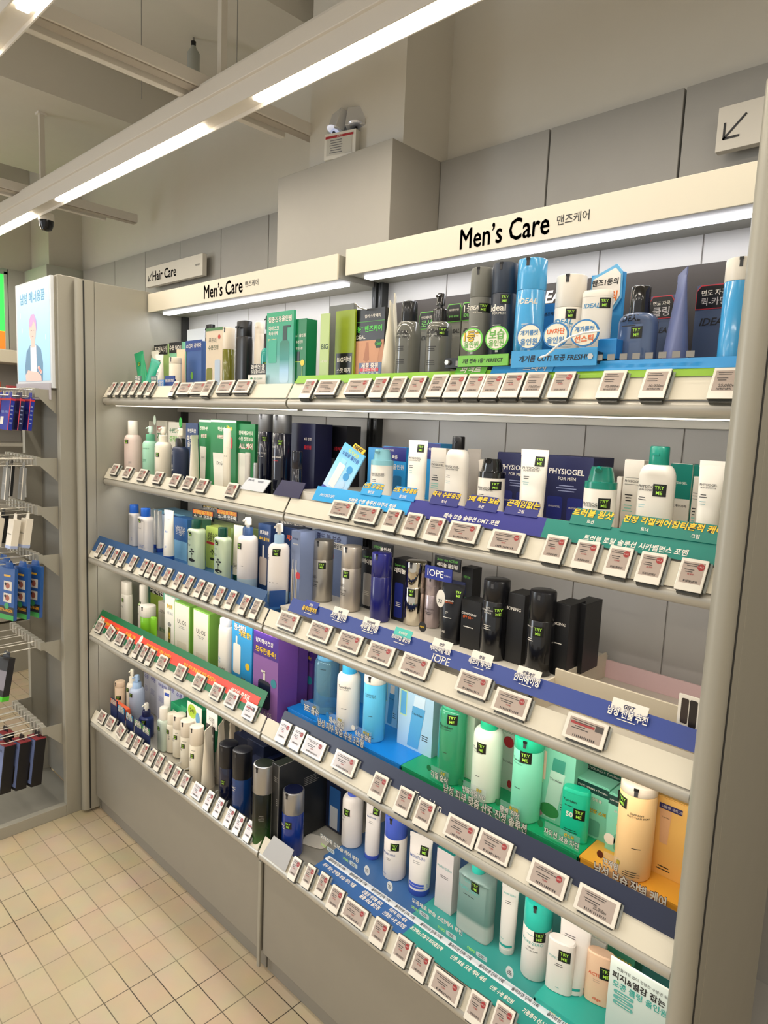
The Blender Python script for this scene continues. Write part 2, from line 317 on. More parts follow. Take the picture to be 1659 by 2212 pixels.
# ================= MAIN SHELVING =================
MET = M('#a5a296', .42, me=.2, nz=.03); METB = M('#c2beb8', .45, me=.1, nz=.02); IVORY = M('#ded7c4', .5); SHF = M('#bcb8ad', .33, me=.3); DRK = M('#2a2a28', .6)
def rnd_rect(x0, x1, z0, z1, r, n=5):
    pts = []
    for cx, cz, a0 in ((x1-r, z1-r, 0), (x0+r, z1-r, 90), (x0+r, z0+r, 180), (x1-r, z0+r, 270)):
        for i in range(n+1):
            a = math.radians(a0+90*i/n); pts.append((cx+r*math.cos(a), cz+r*math.sin(a)))
    return pts
def bay(x0, x1, label, zh0, zh1, ys, endl, endr, hx0, hx1):
    o = thing('shelving_unit', label, 'shelving', ((x0+x1)/2, 0, 0)); cx = (x0+x1)/2; a, c = x0-cx, x1-cx
    # back panel with vertical folds
    b = MB().box(a, c, .358, .372, .38, 2.2, METB); xx = [q for q in (.012, .249, .472, .701, .947, 1.19, 1.22, 1.458, 1.695, 1.93, 2.171, 2.395) if x0-.01 <= q <= x1+.01]
    for p, q in zip(xx, xx[1:]): b.box(p-cx+.0015, q-cx-.0015, .353, .36, .38, 2.18, METB)
    b.build('back_panel', o, smooth=False, bev=.001)
    for x in (a+.008, c-.02):
        u = MB().box(x, x+.016, .325, .356, 0, 2.19, M('#3a3a38', .5, me=.4))
        for i in range(40): u.box(x+.005, x+.009, .3245, .326, .45+i*.043, .475+i*.043, BLK)
        u.build('slotted_upright', o, smooth=False)
    # header box
    h = MB().box(hx0-cx, hx1-cx, ys, ys+.006, zh0, zh1, IVORY).box(hx0-cx, hx1-cx, ys+.006, .356, zh0+.004, zh1-.003, MET)
    hb = h.build('header_box', o, smooth=False, bev=.001)
    mid = (hx0+hx1)/2-cx
    t = MB(); zc = (zh0+zh1)/2; tx = (TXL if x0 < .5 else TXR)
    t.text('Men’s Care', tx[0]-cx, zc, INK, w=tx[1], y=ys, al='l', zs=1.25, fb=.016); t.text('맨즈케어', tx[2]-cx, zc, INK, w=tx[3], y=ys, bold=.02, al='l', zs=1.05)
    t.build('header_lettering', hb, smooth=False)
    MB().box(hx0-cx+.03, hx1-cx-.03, ys+.052, ys+.080, zh0-.003, zh0+.006, M('#f4f4ff', .4, em=6)).build('header_light', o, smooth=False)
    for row, (z, yl) in SHELF.items():
        d0 = yl
        s = MB().box(a+.003, c-.003, yl-.004, .35, z-.012, z+.012, SHF).box(a+.003, c-.003, .31, .35, z-.03, z-.012, SHF)
        sh = s.build('shelf_board', o, smooth=False, bev=.001)
        # bullnose lip
        r = .017; L = MB(); n = 14; pr = [(yl-.002+r*math.cos(math.radians(90+180*i/n))*1.15, z+.0+r*math.sin(math.radians(90+180*i/n))) for i in range(n+1)]
        b0 = len(L.v)
        for x in (a+.004, c-.004): L.v += [(x, p, q) for p, q in pr]
        k = L.mat(SHF); m = n+1
        for i in range(n): L.f.append([b0+i, b0+i+1, b0+m+i+1, b0+m+i]); L.mi.append(k)
        L.f.append([b0+i for i in range(m)][::-1]); L.f.append([b0+m+i for i in range(m)]); L.mi += [L.mat(MET)]*2
        L.f.append([b0, b0+m, b0+m+n, b0+n]); L.mi.append(k)
        L.build('shelf_lip', sh)
        F = MB().prism([(a+.004, 0), (c-.004, 0), (c-.004, .047), (a+.004, .047)], 0, .0025, IVORY if row < 6 else SHF); F.xf(front_mat(row))
        F.build('label_rail', sh, smooth=False)
        if row < 5: MB().box(a+.02, c-.02, yl+.024, yl+.036, z-.019, z-.0115, M('#fff3e0', .4, em=3)).build('shelf_light', sh, smooth=False)
    # base panel
    b = MB().box(a+.004, c-.004, -.066, .35, .07, .385, M('#98948a', .4, me=.25, nz=.03)).box(a+.004, c-.004, -.045, .35, 0, .07, M('#8f8b82', .5, me=.2))
    b.build('base_panel', o, smooth=False, bev=.002)
    MB().box(c-.014, c-.0005, -.075, -.067, .02, .375, MET).build('base_joint_strip', o, smooth=False, bev=.002)
    def post(xa, xb, inner):
        nose = [(xa, -.05), (xa, -.098)]+[((xa+xb)/2-(xb-xa)/2*math.cos(math.radians(t)), -.098-.02*math.sin(math.radians(t))) for t in range(15, 180, 15)]+[(xb, -.098), (xb, -.05)]
        q = MB(); n = len(nose); q.v += [(x, y, .015) for x, y in nose]+[(x, y, 2.225) for x, y in nose]; k = q.mat(MET)
        for i in range(n): j = (i+1) % n; q.f.append([i, i+n, j+n, j][::-1]); q.mi.append(k)
        q.f.append(list(range(n))); q.f.append([n+i for i in range(n)][::-1]); q.mi += [k, k]
        q.build('end_post', o)
        for xs in (xa-.0008, xb+.0008):
            MB().box(xs-.0006, xs+.0006, -.094, -.088, .02, 2.22, DRK).build('post_groove', o, smooth=False)
        s = MB().box(xa, xb, -.048, .36, .0, 2.222, MET).build('side_panel', o, smooth=False, bev=.0015)
    if endl: post(a-.04, a-.0005, 1)
    if endr: post(c+.0005, c+.04, -1)
    return o
TXL = (.455, .27, .745, .07); TXR = (1.668, .255, 1.955, .085)
_u = on('P', 441, 620, 1, .17); _v = on('P', 524, 610, 1, .17); TXL = (_u.x, _v.x-_u.x, on('P', 530, 608, 1, .17).x, on('P', 558, 606, 1, .17).x-on('P', 530, 608, 1, .17).x)
_u = on('P', 995, 510, 1, .185); _v = on('P', 1187, 480, 1, .185); TXR = (_u.x, _v.x-_u.x, on('P', 1203, 482, 1, .185).x, on('P', 1273, 472, 1, .185).x-on('P', 1203, 482, 1, .185).x)
bay(0.0, 1.2, 'far shelving bay with left end panel and Men’s Care header', 2.136, 2.211, .170, True, False, .012, 1.185)
bay(1.2, 2.40, 'near shelving bay with right end post and Men’s Care header', 2.148, 2.2225, .185, False, True, 1.2035, 2.395)
struct(MB().box(-.04, 2.44, .372, .662, 0, .3, CLAD).build('wall_plinth', smooth=False))

# ================= LEFT HOOK FIXTURE =================
o = thing('hook_fixture', 'grey metal hook fixture with open frame left of the shelving', 'shelving', (-.25, -.17, 0))
X0 = -.20; ox, oy = -.25, -.17
def LB(x0, x1, y0, y1, z0, z1, m=MET): return MB().box(x0-ox, x1-ox, y0-oy, y1-oy, z0, z1, m)
LB(-.075, -.045, -.172, -.09, 0, 2.235).build('frame_column', o, smooth=False, bev=.002)
LB(-.47, -.44, -.172, -.09, 0, 2.2).build('frame_column', o, smooth=False, bev=.002)
LB(-.075, -.045, -.62, -.172, .0, .05).build('base_foot', o, smooth=False, bev=.002)
LB(-.47, -.44, -.62, -.172, .0, .05).build('base_foot', o, smooth=False, bev=.002)
LB(-.44, -.075, -.60, -.10, .02, .034, M('#9d9b92', .35, me=.4)).build('base_plate', o, smooth=False)
LB(-.44, -.075, -.105, -.09, .05, 2.2, M('#8d8b84', .35, me=.4)).build('back_panel', o, smooth=False)
ROWS = (1.793, 1.524, 1.328, 1.132, .769, .404)
for z in ROWS:
    for x in (-.079, -.438):
        b = MB(); pts = [(-.172, z), (-.235, z), (-.24, z-.03), (-.172, z-.095)]; n = 0
        for xx in (x-.0015, x+.0015): b.v += [(xx-ox, p-oy, q) for p, q in pts]
        k = b.mat(MET); b.f += [[n, n+1, n+2, n+3], [n+7, n+6, n+5, n+4]]+[[n+i, n+4+i, n+4+(i+1) % 4, n+(i+1) % 4] for i in range(4)]; b.mi += [k]*6
        b.build('rail_bracket', o, smooth=False)
    b = LB(-.44, -.077, -.252, -.235, z-.032, z+.003)
    for i in range(9): b.box(-.43-ox+i*.038, -.42-ox+i*.038, -.257-oy, -.234-oy, z-.03, z+.005, M('#bdbab2', .4, me=.3))
    b.build('hook_rail', o, smooth=False, bev=.001)
WIRE = M('#d0cdc2', .3, me=.6); TAGG = M('#7f857f', .3)
for r, z in enumerate(ROWS):
    for i, x in enumerate((-.10, -.18, -.26, -.33, -.40) if r in (0, 1, 5) else (-.13, -.24, -.35)):
        y1 = -.252; y0 = -.43
        b = MB().tube([(x-ox, y1-oy, z-.004), (x-ox, y0-oy, z-.004)], .0022, WIRE, 6).tube([(x-ox, y1-oy, z-.03), (x-ox, y0+.04-oy, z-.03), (x-ox, y0+.015-oy, z-.022)], .0022, WIRE, 6)
        h = b.build('hook', o)
        c = MB().box(x-.022-ox, x+.022-ox, y0-.008-oy, y0-oy, z-.045, z+.012, TAGG).box(x-.018-ox, x+.018-ox, y0-.009-oy, y0-.0079-oy, z-.035, z+.004, M('#d9d2c6', .4))
        c.build('hook_price_tag', o, smooth=False)
# light box poster
o = thing('poster_lightbox', 'upright light blue poster light box with a drawn man in jacket', 'light box', (-.255, -.18, 1.80))
b = MB().box(-.195, .195, -.012, .0, 0, .43, M('#dfe4ea', .3)).box(-.195, .195, 0, .07, 0, .43, MET)
b.build('frame', o, smooth=False, bev=.001)
p = MB(); y = -.0125; PB = grad([(0, '#9cc9e0'), (.5, '#a8d6e8'), (1, '#c3e2f2')], 2, 0, .42, .4)
pbm = PB.node_tree.nodes['Principled BSDF']; PB.node_tree.links.new([n for n in PB.node_tree.nodes if n.type == 'VALTORGB'][0].outputs[0], pbm.inputs['Emission Color']); pbm.inputs['Emission Strength'].default_value = .45
p.patch(-.18, .18, .03, .42, PB, lambda a, c: y, 0)
def poly(pts, m, e): p.face([(a, y-e, c) for a, c in pts], m)
def ell(cx, cz, rx, rz, m, e, n=20): poly([(cx+rx*math.cos(2*math.pi*i/n), cz+rz*math.sin(2*math.pi*i/n)) for i in range(n)], m, e)
JK = M('#6f95b3', .5, em=.25); SK = M('#f0c4bb', .5, em=.3); SH_ = M('#e6e4ea', .5, em=.3); HR = M('#c9a3cf', .5, em=.3); DK = M('#4d5f76', .5)
poly([(-.09, .03), (.10, .03), (.105, .10), (.085, .155), (.04, .175), (-.035, .175), (-.075, .15), (-.095, .09)], JK, .0004)
poly([(-.03, .03), (.035, .03), (.035, .172), (-.03, .172)], SH_, .0006)
poly([(-.02, .165), (.022, .165), (.02, .20), (-.02, .20)], SK, .0008)
ell(0, .235, .037, .052, SK, .001); poly([(-.04, .235), (-.036, .275), (-.015, .297), (.02, .297), (.042, .27), (.044, .225), (.03, .255), (.012, .27), (-.015, .245), (-.03, .25)], HR, .0012)
poly([(-.085, .03), (-.09, .055), (-.06, .075), (-.02, .07), (.05, .065), (.085, .05), (.088, .03)], SK, .0012)
for i in range(4): ell(.06+.008*i, .083-.006*i, .012, .007, SK, .0014, 10)
p.text('남성 매너용품', 0, .365, M('#6fa3c4', .5, em=.2), w=.27, h=.055, y=y, eps=.0008, bold=.03)
for a, c, d, e in ((-.018, .232, -.006, .232), (.008, .232, .02, .232), (-.008, .208, .01, .208)): poly([(a, c), (d, e), (d, e+.0015), (a, c+.0015)], DK, .0016)
for cx, cz in ((-.12, .24), (.14, .2), (-.135, .3)): ell(cx, cz, .003, .012, SH_, .0006, 8)
p.build('printed_poster', o, smooth=False)
MB().box(-.185, .185, -.02, -.013, -.045, .02, M('#d8d4de', .15, al=.75)).build('card_pocket', o, smooth=False)
# hanging goods
def hang(name, label, cat, x, y, zt, w, d, h, mats, fn=None, rx=0, rz=0, group=None):
    x += .025; y += .035
    o = thing(name, label, cat, (x, y, zt), rz, group); o.rotation_euler = (rx, 0, rz)
    b = MB().box(-w/2, w/2, -d/2, d/2, -h, 0, mats['m'], mats); 
    if fn: fn(b, w, d, h)
    b.build('package', o, smooth=False, bev=.0015)
    MB().prism([(-w*.3, 0), (w*.3, 0), (w*.22, .022), (-w*.22, .022)], -.0008, .0008, mats.get('hd', mats['m'])).tube([(-.003, 0, .018), (0, 0, .028), (.003, 0, .018)], .0012, WIRE, 5).build('hang_tab', o, smooth=False)
    return o
NAV = M('#171c4a', .35); RBL = M('#1c2f9e', .35); RED = M('#c7303a', .4)
r1 = [(-.115, -.30), (-.115, -.335), (-.115, -.37), (-.19, -.32), (-.19, -.36), (-.26, -.30), (-.26, -.36), (-.33, -.34)]
n1 = ['nearest the column', 'second from the column', 'third from the column', 'fourth from the column', 'fifth, with white sticker', 'with vertical white letters', 'behind the lettered pack', 'at the far left edge']
for i, (x, y) in enumerate(r1):
    def fn(b, w, d, h, i=i):
        b.box(-w/2-.001, w/2+.001, -d/2-.001, d/2+.001, -.012, -.004, RED); b.box(w/2, w/2+.0012, -d/2-.001, -d/2+.002, -h, 0, M('#d9485a', .4))
        b.text('MEN', 0, -h*.45, M('#9fb4e8', .4), w=.03, y=-d/2)
        if i in (4, 5): b.patch(-.018, .018, -h+.02, -h+.05, WHITE, lambda a, c: -d/2, .001)
        for k in range(5): b.face([(w/2+.0006, -d/2+.004, -.03-k*.016), (w/2+.0006, d/2-.004, -.03-k*.016), (w/2+.0006, d/2-.004, -.035-k*.016), (w/2+.0006, -d/2+.004, -.035-k*.016)], M('#8f9cc8', .4))
    hang('hanging_pack', 'dark blue pack with red edge on the top hook row, '+n1[i], 'package', x, y, 1.755, .058, .016, .125, {'m': NAV if i % 2 else RBL, 'b': M('#c35a2a', .4)}, fn, rx=-.12)
GR = M('#8b8d8d', .35)
for i, (x, y, m) in enumerate(((-.115, -.33, GR), (-.13, -.385, GR), (-.20, -.36, M('#5c5d5c', .4)), (-.25, -.33, BLK), (-.33, -.36, M('#b9b3a6', .4)))):
    def fn(b, w, d, h): b.box(w/2-.006, w/2+.0006, -d/2-.0006, -d/2+.001, -h, 0, WHITE); b.text('COMB', 0, -h*.5, M('#d9d9d6', .4), w=.028, y=-d/2)
    hang('grooming_tool_pack', ['grey comb pack nearest the column on the second hook row', 'grey comb pack hanging in front on the second hook row', 'dark grey slim pack on the second hook row', 'black slim pack on the second hook row', 'beige pack at the left of the second hook row'][i], 'package', x, y, 1.487, .045, .012, .125, {'m': m}, fn, rx=-.1)
for i, (x, y) in enumerate(((-.115, -.32), (-.115, -.365), (-.19, -.40), (-.27, -.36), (-.33, -.40))):
    m = M('#ebe4d6', .35) if i < 3 else BLK
    def fn(b, w, d, h, i=i):
        b.box(-w/2-.0005, w/2+.0005, -d/2-.0005, d/2+.0005, -h-.0005, -h+.012, M('#a9b7dd', .4) if i < 2 else m); b.text('Manner' if i < 3 else 'DORUNN', 0, -h*.5, INK if i < 3 else WHITE, w=.03, y=-d/2, shear=.3)
    hang('small_carton', ['white carton with pale blue foot nearest the column, third hook row', 'white carton with pale blue foot second from the column, third hook row', 'plain white carton hanging third on the third hook row', 'black carton with white letters on the third hook row', 'black carton at the left edge of the third hook row'][i], 'package', x, y, 1.285, .042, .028, .115, {'m': m}, fn, rx=-.16, rz=.15)
for i, (x, y) in enumerate(((-.10, -.30), (-.105, -.345), (-.115, -.39), (-.21, -.37), (-.28, -.36))):
    def fn(b, w, d, h, i=i):
        f = lambda a, c: -d/2
        b.patch(-w/2, w/2, -h, -h+.02, M('#3a9e4e', .4), f, .0006); b.patch(-w/2, w/2, -h+.02, -h+.052, M('#20242a', .4), f, .0006)
        b.text('STRANGER', 0, -h+.037, M('#e9ab2a', .4), w=w*.92, y=-d/2, eps=.001, bold=.03)
        for cz in (-.07, -.118): b.patch(-.02, .028, cz-.018, cz+.018, M('#d6cfc4', .4), f, .0008); b.disc(.003, cz, .013, .012, -d/2-.001, M('#a05a48', .5)); b.disc(-.01, cz+.006, .006, .006, -d/2-.0012, INK)
        b.disc(.0, -.15, .014, .012, -d/2-.001, M('#3d9a63', .4)); b.patch(-.02, .02, -.035, -.027, M('#e3b33a', .4), f, .001)
    hang('sock_pouch', ['blue pouch with yellow lettering nearest the column', 'blue pouch with yellow lettering second from the column', 'blue pouch with yellow lettering, front most on its hook', 'blue pouch with yellow lettering left of the front hook', 'blue pouch with yellow lettering cut by the left picture edge'][i], 'pouch', x, y, 1.095, .085, .014, .205, {'m': M('#27569c', .3)}, fn, rx=-.06, rz=.3)
def fn(b, w, d, h):
    f = lambda a, c: -d/2
    b.patch(-w/2, w/2, -h*.75, -h*.3, M('#85808a', .4), f, .0006); b.box(-w/2-.001, w/2+.001, -d/2-.001, d/2+.001, -h-.001, -h+.018, M('#4fc42a', .4))
hang('razor_box', 'dark razor box with bright green foot hanging alone on the fifth hook row', 'box', -.15, -.40, .725, .07, .03, .17, {'m': M('#222122', .35)}, fn, rx=-.22, rz=.35)
for i, (x, y) in enumerate(((-.13, -.30), (-.14, -.355), (-.15, -.41), (-.26, -.38))):
    def fn(b, w, d, h, i=i):
        b.patch(-w/2+.003, w/2-.003, -h+.012, -.004, M('#6f7eae', .4), lambda a, c: -d/2, .0006); b.text('IDEAL', 0, -.025, NAV, w=w*.55, y=-d/2, eps=.001, shear=.2)
        b.xf(Matrix.Identity(4)); pts = rnd_rect(-.012, .012, -h+.02, -h+.10, .011); b.face([(a, -d/2-.001, c) for a, c in pts], M('#54504a', .3, me=.5))
        b.box(-w/2-.0008, w/2+.0008, -d/2-.0008, d/2+.0008, -.004, .001, M('#8c3037', .4))
    hang('black_razor_carton', ['tall black carton with blue grey front, nearest the column on the lowest hook', 'tall black carton with blue grey front, middle of three on the lowest hook', 'tall black carton with blue grey front, front one on the lowest hook', 'black carton hanging far left on the lowest hook row'][i], 'box', x, y, .365, .065, .045, .2, {'m': M('#141316', .4)}, fn, rx=-.13, rz=.2)
# far shelving at the left wall
o = thing('far_wall_shelving', 'distant beige shelving with goods behind the hook fixture', 'shelving', (-2.05, -.2, 0))
def FB(x0, x1, y0, y1, z0, z1, m=SHF): return MB().box(x0+2.05, x1+2.05, y0+.2, y1+.2, z0, z1, m)
FB(-2.2, -2.17, -1.3, .40, 0, 2.1, METB).build('back_panel', o, smooth=False)
FB(-2.17, -1.9, .375, .395, 0, 2.07, MET).build('side_panel', o, smooth=False)
FB(-2.17, -1.9, -1.3, .36, 2.0, 2.075, IVORY).build('header_box', o, smooth=False, bev=.002)
for z in (1.70, 1.50, 1.1, .75, .38):
    FB(-2.17, -1.88, -1.3, .37, z-.02, z, SHF).build('shelf_board', o, smooth=False)
FB(-2.17, -1.9, -1.3, .37, 0, .34, MET).build('base_panel', o, smooth=False)
for i in range(6):
    m = [M('#b8434a', .5), M('#d8704f', .5), M('#2c3f35', .5), M('#c9a24a', .5), M('#2b2b45', .5), M('#7b3350', .5)][i]
    b = MB().loft([(0, .05, .03, 4), (.10, .055, .035, 3), (.15+.02*(i % 3), .05, .006, 4), (.16+.02*(i % 3), .05, .002, 4)], m, 16); b.patch(-.03, .03, .04, .1, M('#e7d3b4', .5), lambda a, c: -.045)
    q = b.build('snack_bag', loc=(-1.97, .28-.13*i, 1.70)); q.rotation_euler = (0, 0, math.pi/2)
    tag(q, ['red bag', 'orange bag', 'dark green bag', 'mustard bag', 'dark violet bag', 'plum bag'][i]+' on the distant shelf at the left edge', 'bag', 'bags on the distant shelf')
# ================= GOODS: builders =================
FZ = {'1L': 1.774, '1R': 1.774, '2L': 1.447, '2R': 1.513, '3L': 1.160, '3R': 1.173, '4L': .80, '4R': .85, '5L': .418, '5R': .452, '5F': .418}
STK = M('#0f120e', .35); LIME = M('#a6d94a', .4, em=.15)
def interp(secs, z):
    if z <= secs[0][0]: return secs[0]
    for a, b in zip(secs, secs[1:]):
        if z <= b[0]:
            t = (z-a[0])/max(1e-6, b[0]-a[0]); return tuple(a[i]+(b[i]-a[i])*t for i in range(4))
    return secs[-1]
def surf(secs):
    def f(x, z):
        _, rx, ry, e = interp(secs, z)[:4]; u = min(.985, abs(x)/max(rx, 1e-5)); return -ry*(1-u**e)**(1/e)
    return f
def sticker(o, yf, cx, cz, s=.0085, eps=.0007):
    b = MB(); b.patch(cx-s, cx+s, cz-s, cz+s, STK, yf, eps, 8, 2)
    b.text('TRY', cx, cz+s*.42, LIME, h=s*.55, yf=yf, eps=eps+.0004, bold=.03); b.text('ME', cx, cz-s*.42, LIME, h=s*.55, yf=yf, eps=eps+.0004, bold=.03)
    b.build('tester_sticker', o)
def prints(b, yf, R, H, tx, eps=.0005):
    for q in tx:
        s, u, v, wd, m = q[:5]; bold = q[5] if len(q) > 5 else .0; sh = q[6] if len(q) > 6 else 0
        if s == '=': b.lines(u*R, v*H, wd*R, 3 if len(q) < 6 else int(q[5]), .0045, m, yf, eps=eps, th=.3)
        elif s == '|': b.patch(u*R-wd*R/2, u*R+wd*R/2, v*H-.003, v*H+.003, m, yf, eps)
        else: b.text(s, u*R, v*H, m, w=wd*R, yf=yf, eps=eps, bold=bold, shear=sh)
def R_(z, r, ry=None, e=2): return (z, r, r if ry is None else ry, e)
def bt(kind, label, c, top, w, row, c1, c2=None, y=None, b=None, tx=(), st=None, rz=None, name=None, cat='bottle', grp=None, flat=1.0, bf=None, cr=None, e=None, c3=None, tilt=0, H=None, W=None, ss=.0085):
    fz = FZ[row]
    if b is not None: q = on(c, b[0], b[1], 2, fz); X, Y = q.x, q.y; zt = on(c, top[0], top[1], 1, Y).z
    else: Y = .07 if y is None else y; q = on(c, top[0], top[1], 1, Y); X = q.x; zt = q.z
    if H is None: H = zt-fz
    d = (Vector((X, Y, fz+H/2))-CAM).dot(FW); R = W or (w/CR[c][2]*d/FPX/2)
    c2 = c2 or c1; round_ = flat > .85
    if X < .5: X = max(X, .004+R)
    if rz is None: rz = .22 if round_ else 0.0
    e = e or (2 if round_ else 3.2); f = flat
    if tilt: X -= H*math.sin(tilt); H = H/math.cos(tilt)
    name = name or dict(air='airless_bottle', flip='flip_cap_bottle', pump='pump_bottle', tube='cosmetic_tube', stick='stick_balm', jar='pump_jar', screw='screw_cap_bottle')[kind]
    o = thing(name, label, cat, (X, Y, fz), rz, grp)
    if tilt: o.rotation_euler = (0, tilt, rz)
    bev = min(.003, R*.15)
    if kind == 'air':
        k = bf or .68; hb = k*H; secs = [(0, R-bev, (R-bev)*f, e), (bev*.6, R-.0006, (R-.0006)*f, e), (.004, R, R*f, e), (hb-.001, R, R*f, e), (hb, R-.0006, (R-.0006)*f, e)]
        cs = [(hb+.0005, R-.0006, (R-.0006)*f, e), (hb+.0015, R, R*f, e), (H-.004, R*.995, R*.995*f, e), (H-.0012, R*.97, R*.97*f, e), (H, R*.9, R*.9*f, e)]
    elif kind == 'flip' or kind == 'screw':
        k = bf or .8; hb = k*H; cr_ = cr or .56; sh = .16*H if kind == 'flip' else .10*H
        secs = [(0, R-bev, (R-bev)*f, e), (.002, R-.0005, (R-.0005)*f, e), (.006, R, R*f, e), (hb-sh, R, R*f, e)]
        for t in (.3, .6, .8, .93, 1):
            g = 1-(1-math.sqrt(1-t*t))*(1-cr_*.98); g = cr_*.98+(1-cr_*.98)*math.sqrt(max(0, 1-t*t))
            ee = e+(2-e)*t; ff = f+(1-f)*t
            if cr_ >= .8: ee, ff = e, f
            secs.append((hb-sh+sh*t, R*g, R*g*ff, ee))
        Rc = R*cr_; fc, ec = (f, e) if cr_ >= .8 else (1, 2); cs = [(hb, Rc*.98, Rc*.98*fc, ec), (hb+.001, Rc, Rc*fc, ec), (H-.003, Rc*.97, Rc*.97*fc, ec), (H-.0008, Rc*.93, Rc*.93*fc, ec), (H, Rc*.86, Rc*.86*fc, ec)]
    elif kind == 'pump':
        k = bf or .70; hb = k*H; cr_ = cr or .55; sh = .09*H
        secs = [(0, R-bev, (R-bev)*f, e), (.005, R, R*f, e), (hb-sh, R, R*f, e)]
        for t in (.4, .7, .9, 1):
            g = cr_+(1-cr_)*math.sqrt(max(0, 1-t*t)); ee = e+(2-e)*t; ff = f+(1-f)*t; secs.append((hb-sh+sh*t, R*g, R*g*ff, ee))
        Rc = R*cr_*1.04; hc = hb+(H-hb)*.45; cs = [(hb-.001, Rc, Rc, 2), (hc-.003, Rc*.98, Rc*.98, 2), (hc, Rc*.86, Rc*.86, 2)]
    elif kind == 'jar':
        k = bf or .66; hb = k*H; secs = [(0, R-bev, R-bev, 2), (.004, R, R, 2), (hb, R, R, 2)]
        cs = [(hb, R*1.01, R*1.01, 2), (hb+.3*(H-hb), R*1.0, R*1.0, 2), (hb+.33*(H-hb), R*.82, R*.82, 2), (hb+.75*(H-hb), R*.72, R*.72, 2), (H, R*.62, R*.66, 2, 0, -R*.12)]
    elif kind == 'tube':
        k = bf or .1; hb = k*H
        secs = [(hb, R*.86, R*.8, 2)]
        for t in (.1, .3, .5, .7, .85, .95, 1.0): secs.append((hb+(H-hb)*t, R*(.88+.14*t), max(.0012, R*.8*(1-t**1.3)), 2+.8*t))
        cs = [(0, R*.84, R*.8, 2), (.001, R*.86, R*.82, 2), (hb, R*.88, R*.83, 2)]
    elif kind == 'stick':
        k = bf or .93; hb = k*H; secs = [(0, R-bev, (R-bev)*.5, 2.6), (.002, R, R*.5, 2.6), (hb, R, R*.5, 2.6)]
        cs = [(hb+.0004, R, R*.5, 2.6), (H-.004, R*.99, R*.49, 2.6), (H, R*.9, R*.42, 2.6)]
    body = MB().loft(secs, c1, 40 if kind != 'tube' else 36)
    yf = surf([q[:4] for q in secs]); prints(body, yf, R, H, tx); bo = body.build('body', o)
    if c3 is not None and kind != 'pump':      # see-through shell with liquid level
        pass
    cap = MB().loft(cs, c2, 40)
    if kind == 'air':
        cap.box(-R*.13, R*.13, -R*f-.0012, -R*f*.86, H-.006, H-.001, BLK if c2 is not BLK else GREY); cap.box(-R*.1, R*.1, -R*f-.0008, -R*f*.9, H-.017, H-.006, M('#3a3a3c', .4))
    if kind == 'flip': cap.box(-R*.2, R*.2, -R*(cr or .56)*1.04, -R*(cr or .56)*.8, hb+(H-hb)*.5, hb+(H-hb)*.62, c2)
    cap.build('pump_cap' if kind in ('air', 'jar') else 'cap' if kind != 'pump' else 'collar', o)
    if kind == 'pump':
        c3 = c3 or c2; hc = hb+(H-hb)*.45; rc = R*.34
        p = MB().loft([(hc-.004, rc*.55, rc*.55, 2), (hc+(H-hc)*.45, rc*.55, rc*.55, 2)], c3, 16).loft([(hc+(H-hc)*.25, rc, rc, 2), (H-.003, rc*.96, rc*.96, 2), (H, rc*.8, rc*.8, 2)], c3, 24)
        zz = H-(H-hc)*.2; p.tube([(0, 0, zz), (0, -rc*1.6, zz), (0, -rc*2.1, zz-.003)], rc*.28, c3, 8); p.build('pump_head', o)
    if kind == 'jar':
        MB().tube([(0, -R*.3, H-.006), (0, -R*.9, H-.004), (0, -R*1.02, H-.007)], R*.2, c2, 10).build('nozzle', o)
    if kind == 'tube': MB().box(-R*1.02, R*1.02, -.0013, .0013, H-.012, H+.001, c1).build('crimped_end', o, smooth=False)
    if st: sticker(o, yf, st[0]*R, st[1]*H, ss)
    o['R'] = R
    return o
def bx(label, c, xl, xr, yt, row, m, y=.2, d=.05, ms=None, tx=(), fn=None, yr=None, name='carton', cat='box', grp=None, rz=0, rx=0, yb=None, st=None):
    fz = FZ[row]; p = on(c, xl, yt, 1, y); q = on(c, xr, yt if yr is None else yr, 1, y); w = q.x-p.x; H = p.z-fz
    if p.x < .006: p.x = .006; w = q.x-p.x
    if yb is not None: z0 = on(c, xl, yb, 1, y).z; H = p.z-z0; fz = z0
    o = thing(name, label, cat, ((p.x+q.x)/2, y, fz), rz, grp)
    if rx: o.rotation_euler = (rx, 0, rz)
    b = MB().box(-w/2, w/2, 0, d, 0, H, m, ms); yf = lambda a, z: 0
    prints(b, yf, w, H, tx, .0004)
    if fn: fn(b, w, H)
    b.build('carton_body' if d > .006 else 'card', o, smooth=False, bev=.0008 if d > .006 else 0)
    if d > .03: MB().box(-w/2+.002, w/2-.002, .002, .0035, H-.001, H+.0012, m).build('tuck_flap', o, smooth=False)
    if st: sticker(o, yf, st[0]*w, st[1]*H)
    return o
TRAY = M('#d6d0c2', .35)
def tray(label, x0, x1, y0, y1, zb, zt, m, name='display_tray', fn=None):
    o = thing(name, label, 'display tray', ((x0+x1)/2, 0, zb)); cx = (x0+x1)/2
    b = MB().box(x0-cx, x1-cx, y0, y1, zt-zb-.004, zt-zb, m).box(x0-cx, x1-cx, y0, y0+.004, 0, zt-zb-.004, m).box(x0-cx, x0-cx+.004, y0, y1, 0, zt-zb-.004, m).box(x1-cx-.004, x1-cx, y0, y1, 0, zt-zb-.004, m)
    if fn: fn(b, cx, zb)
    b.build('tray_body', o, smooth=False, bev=.0006); return o
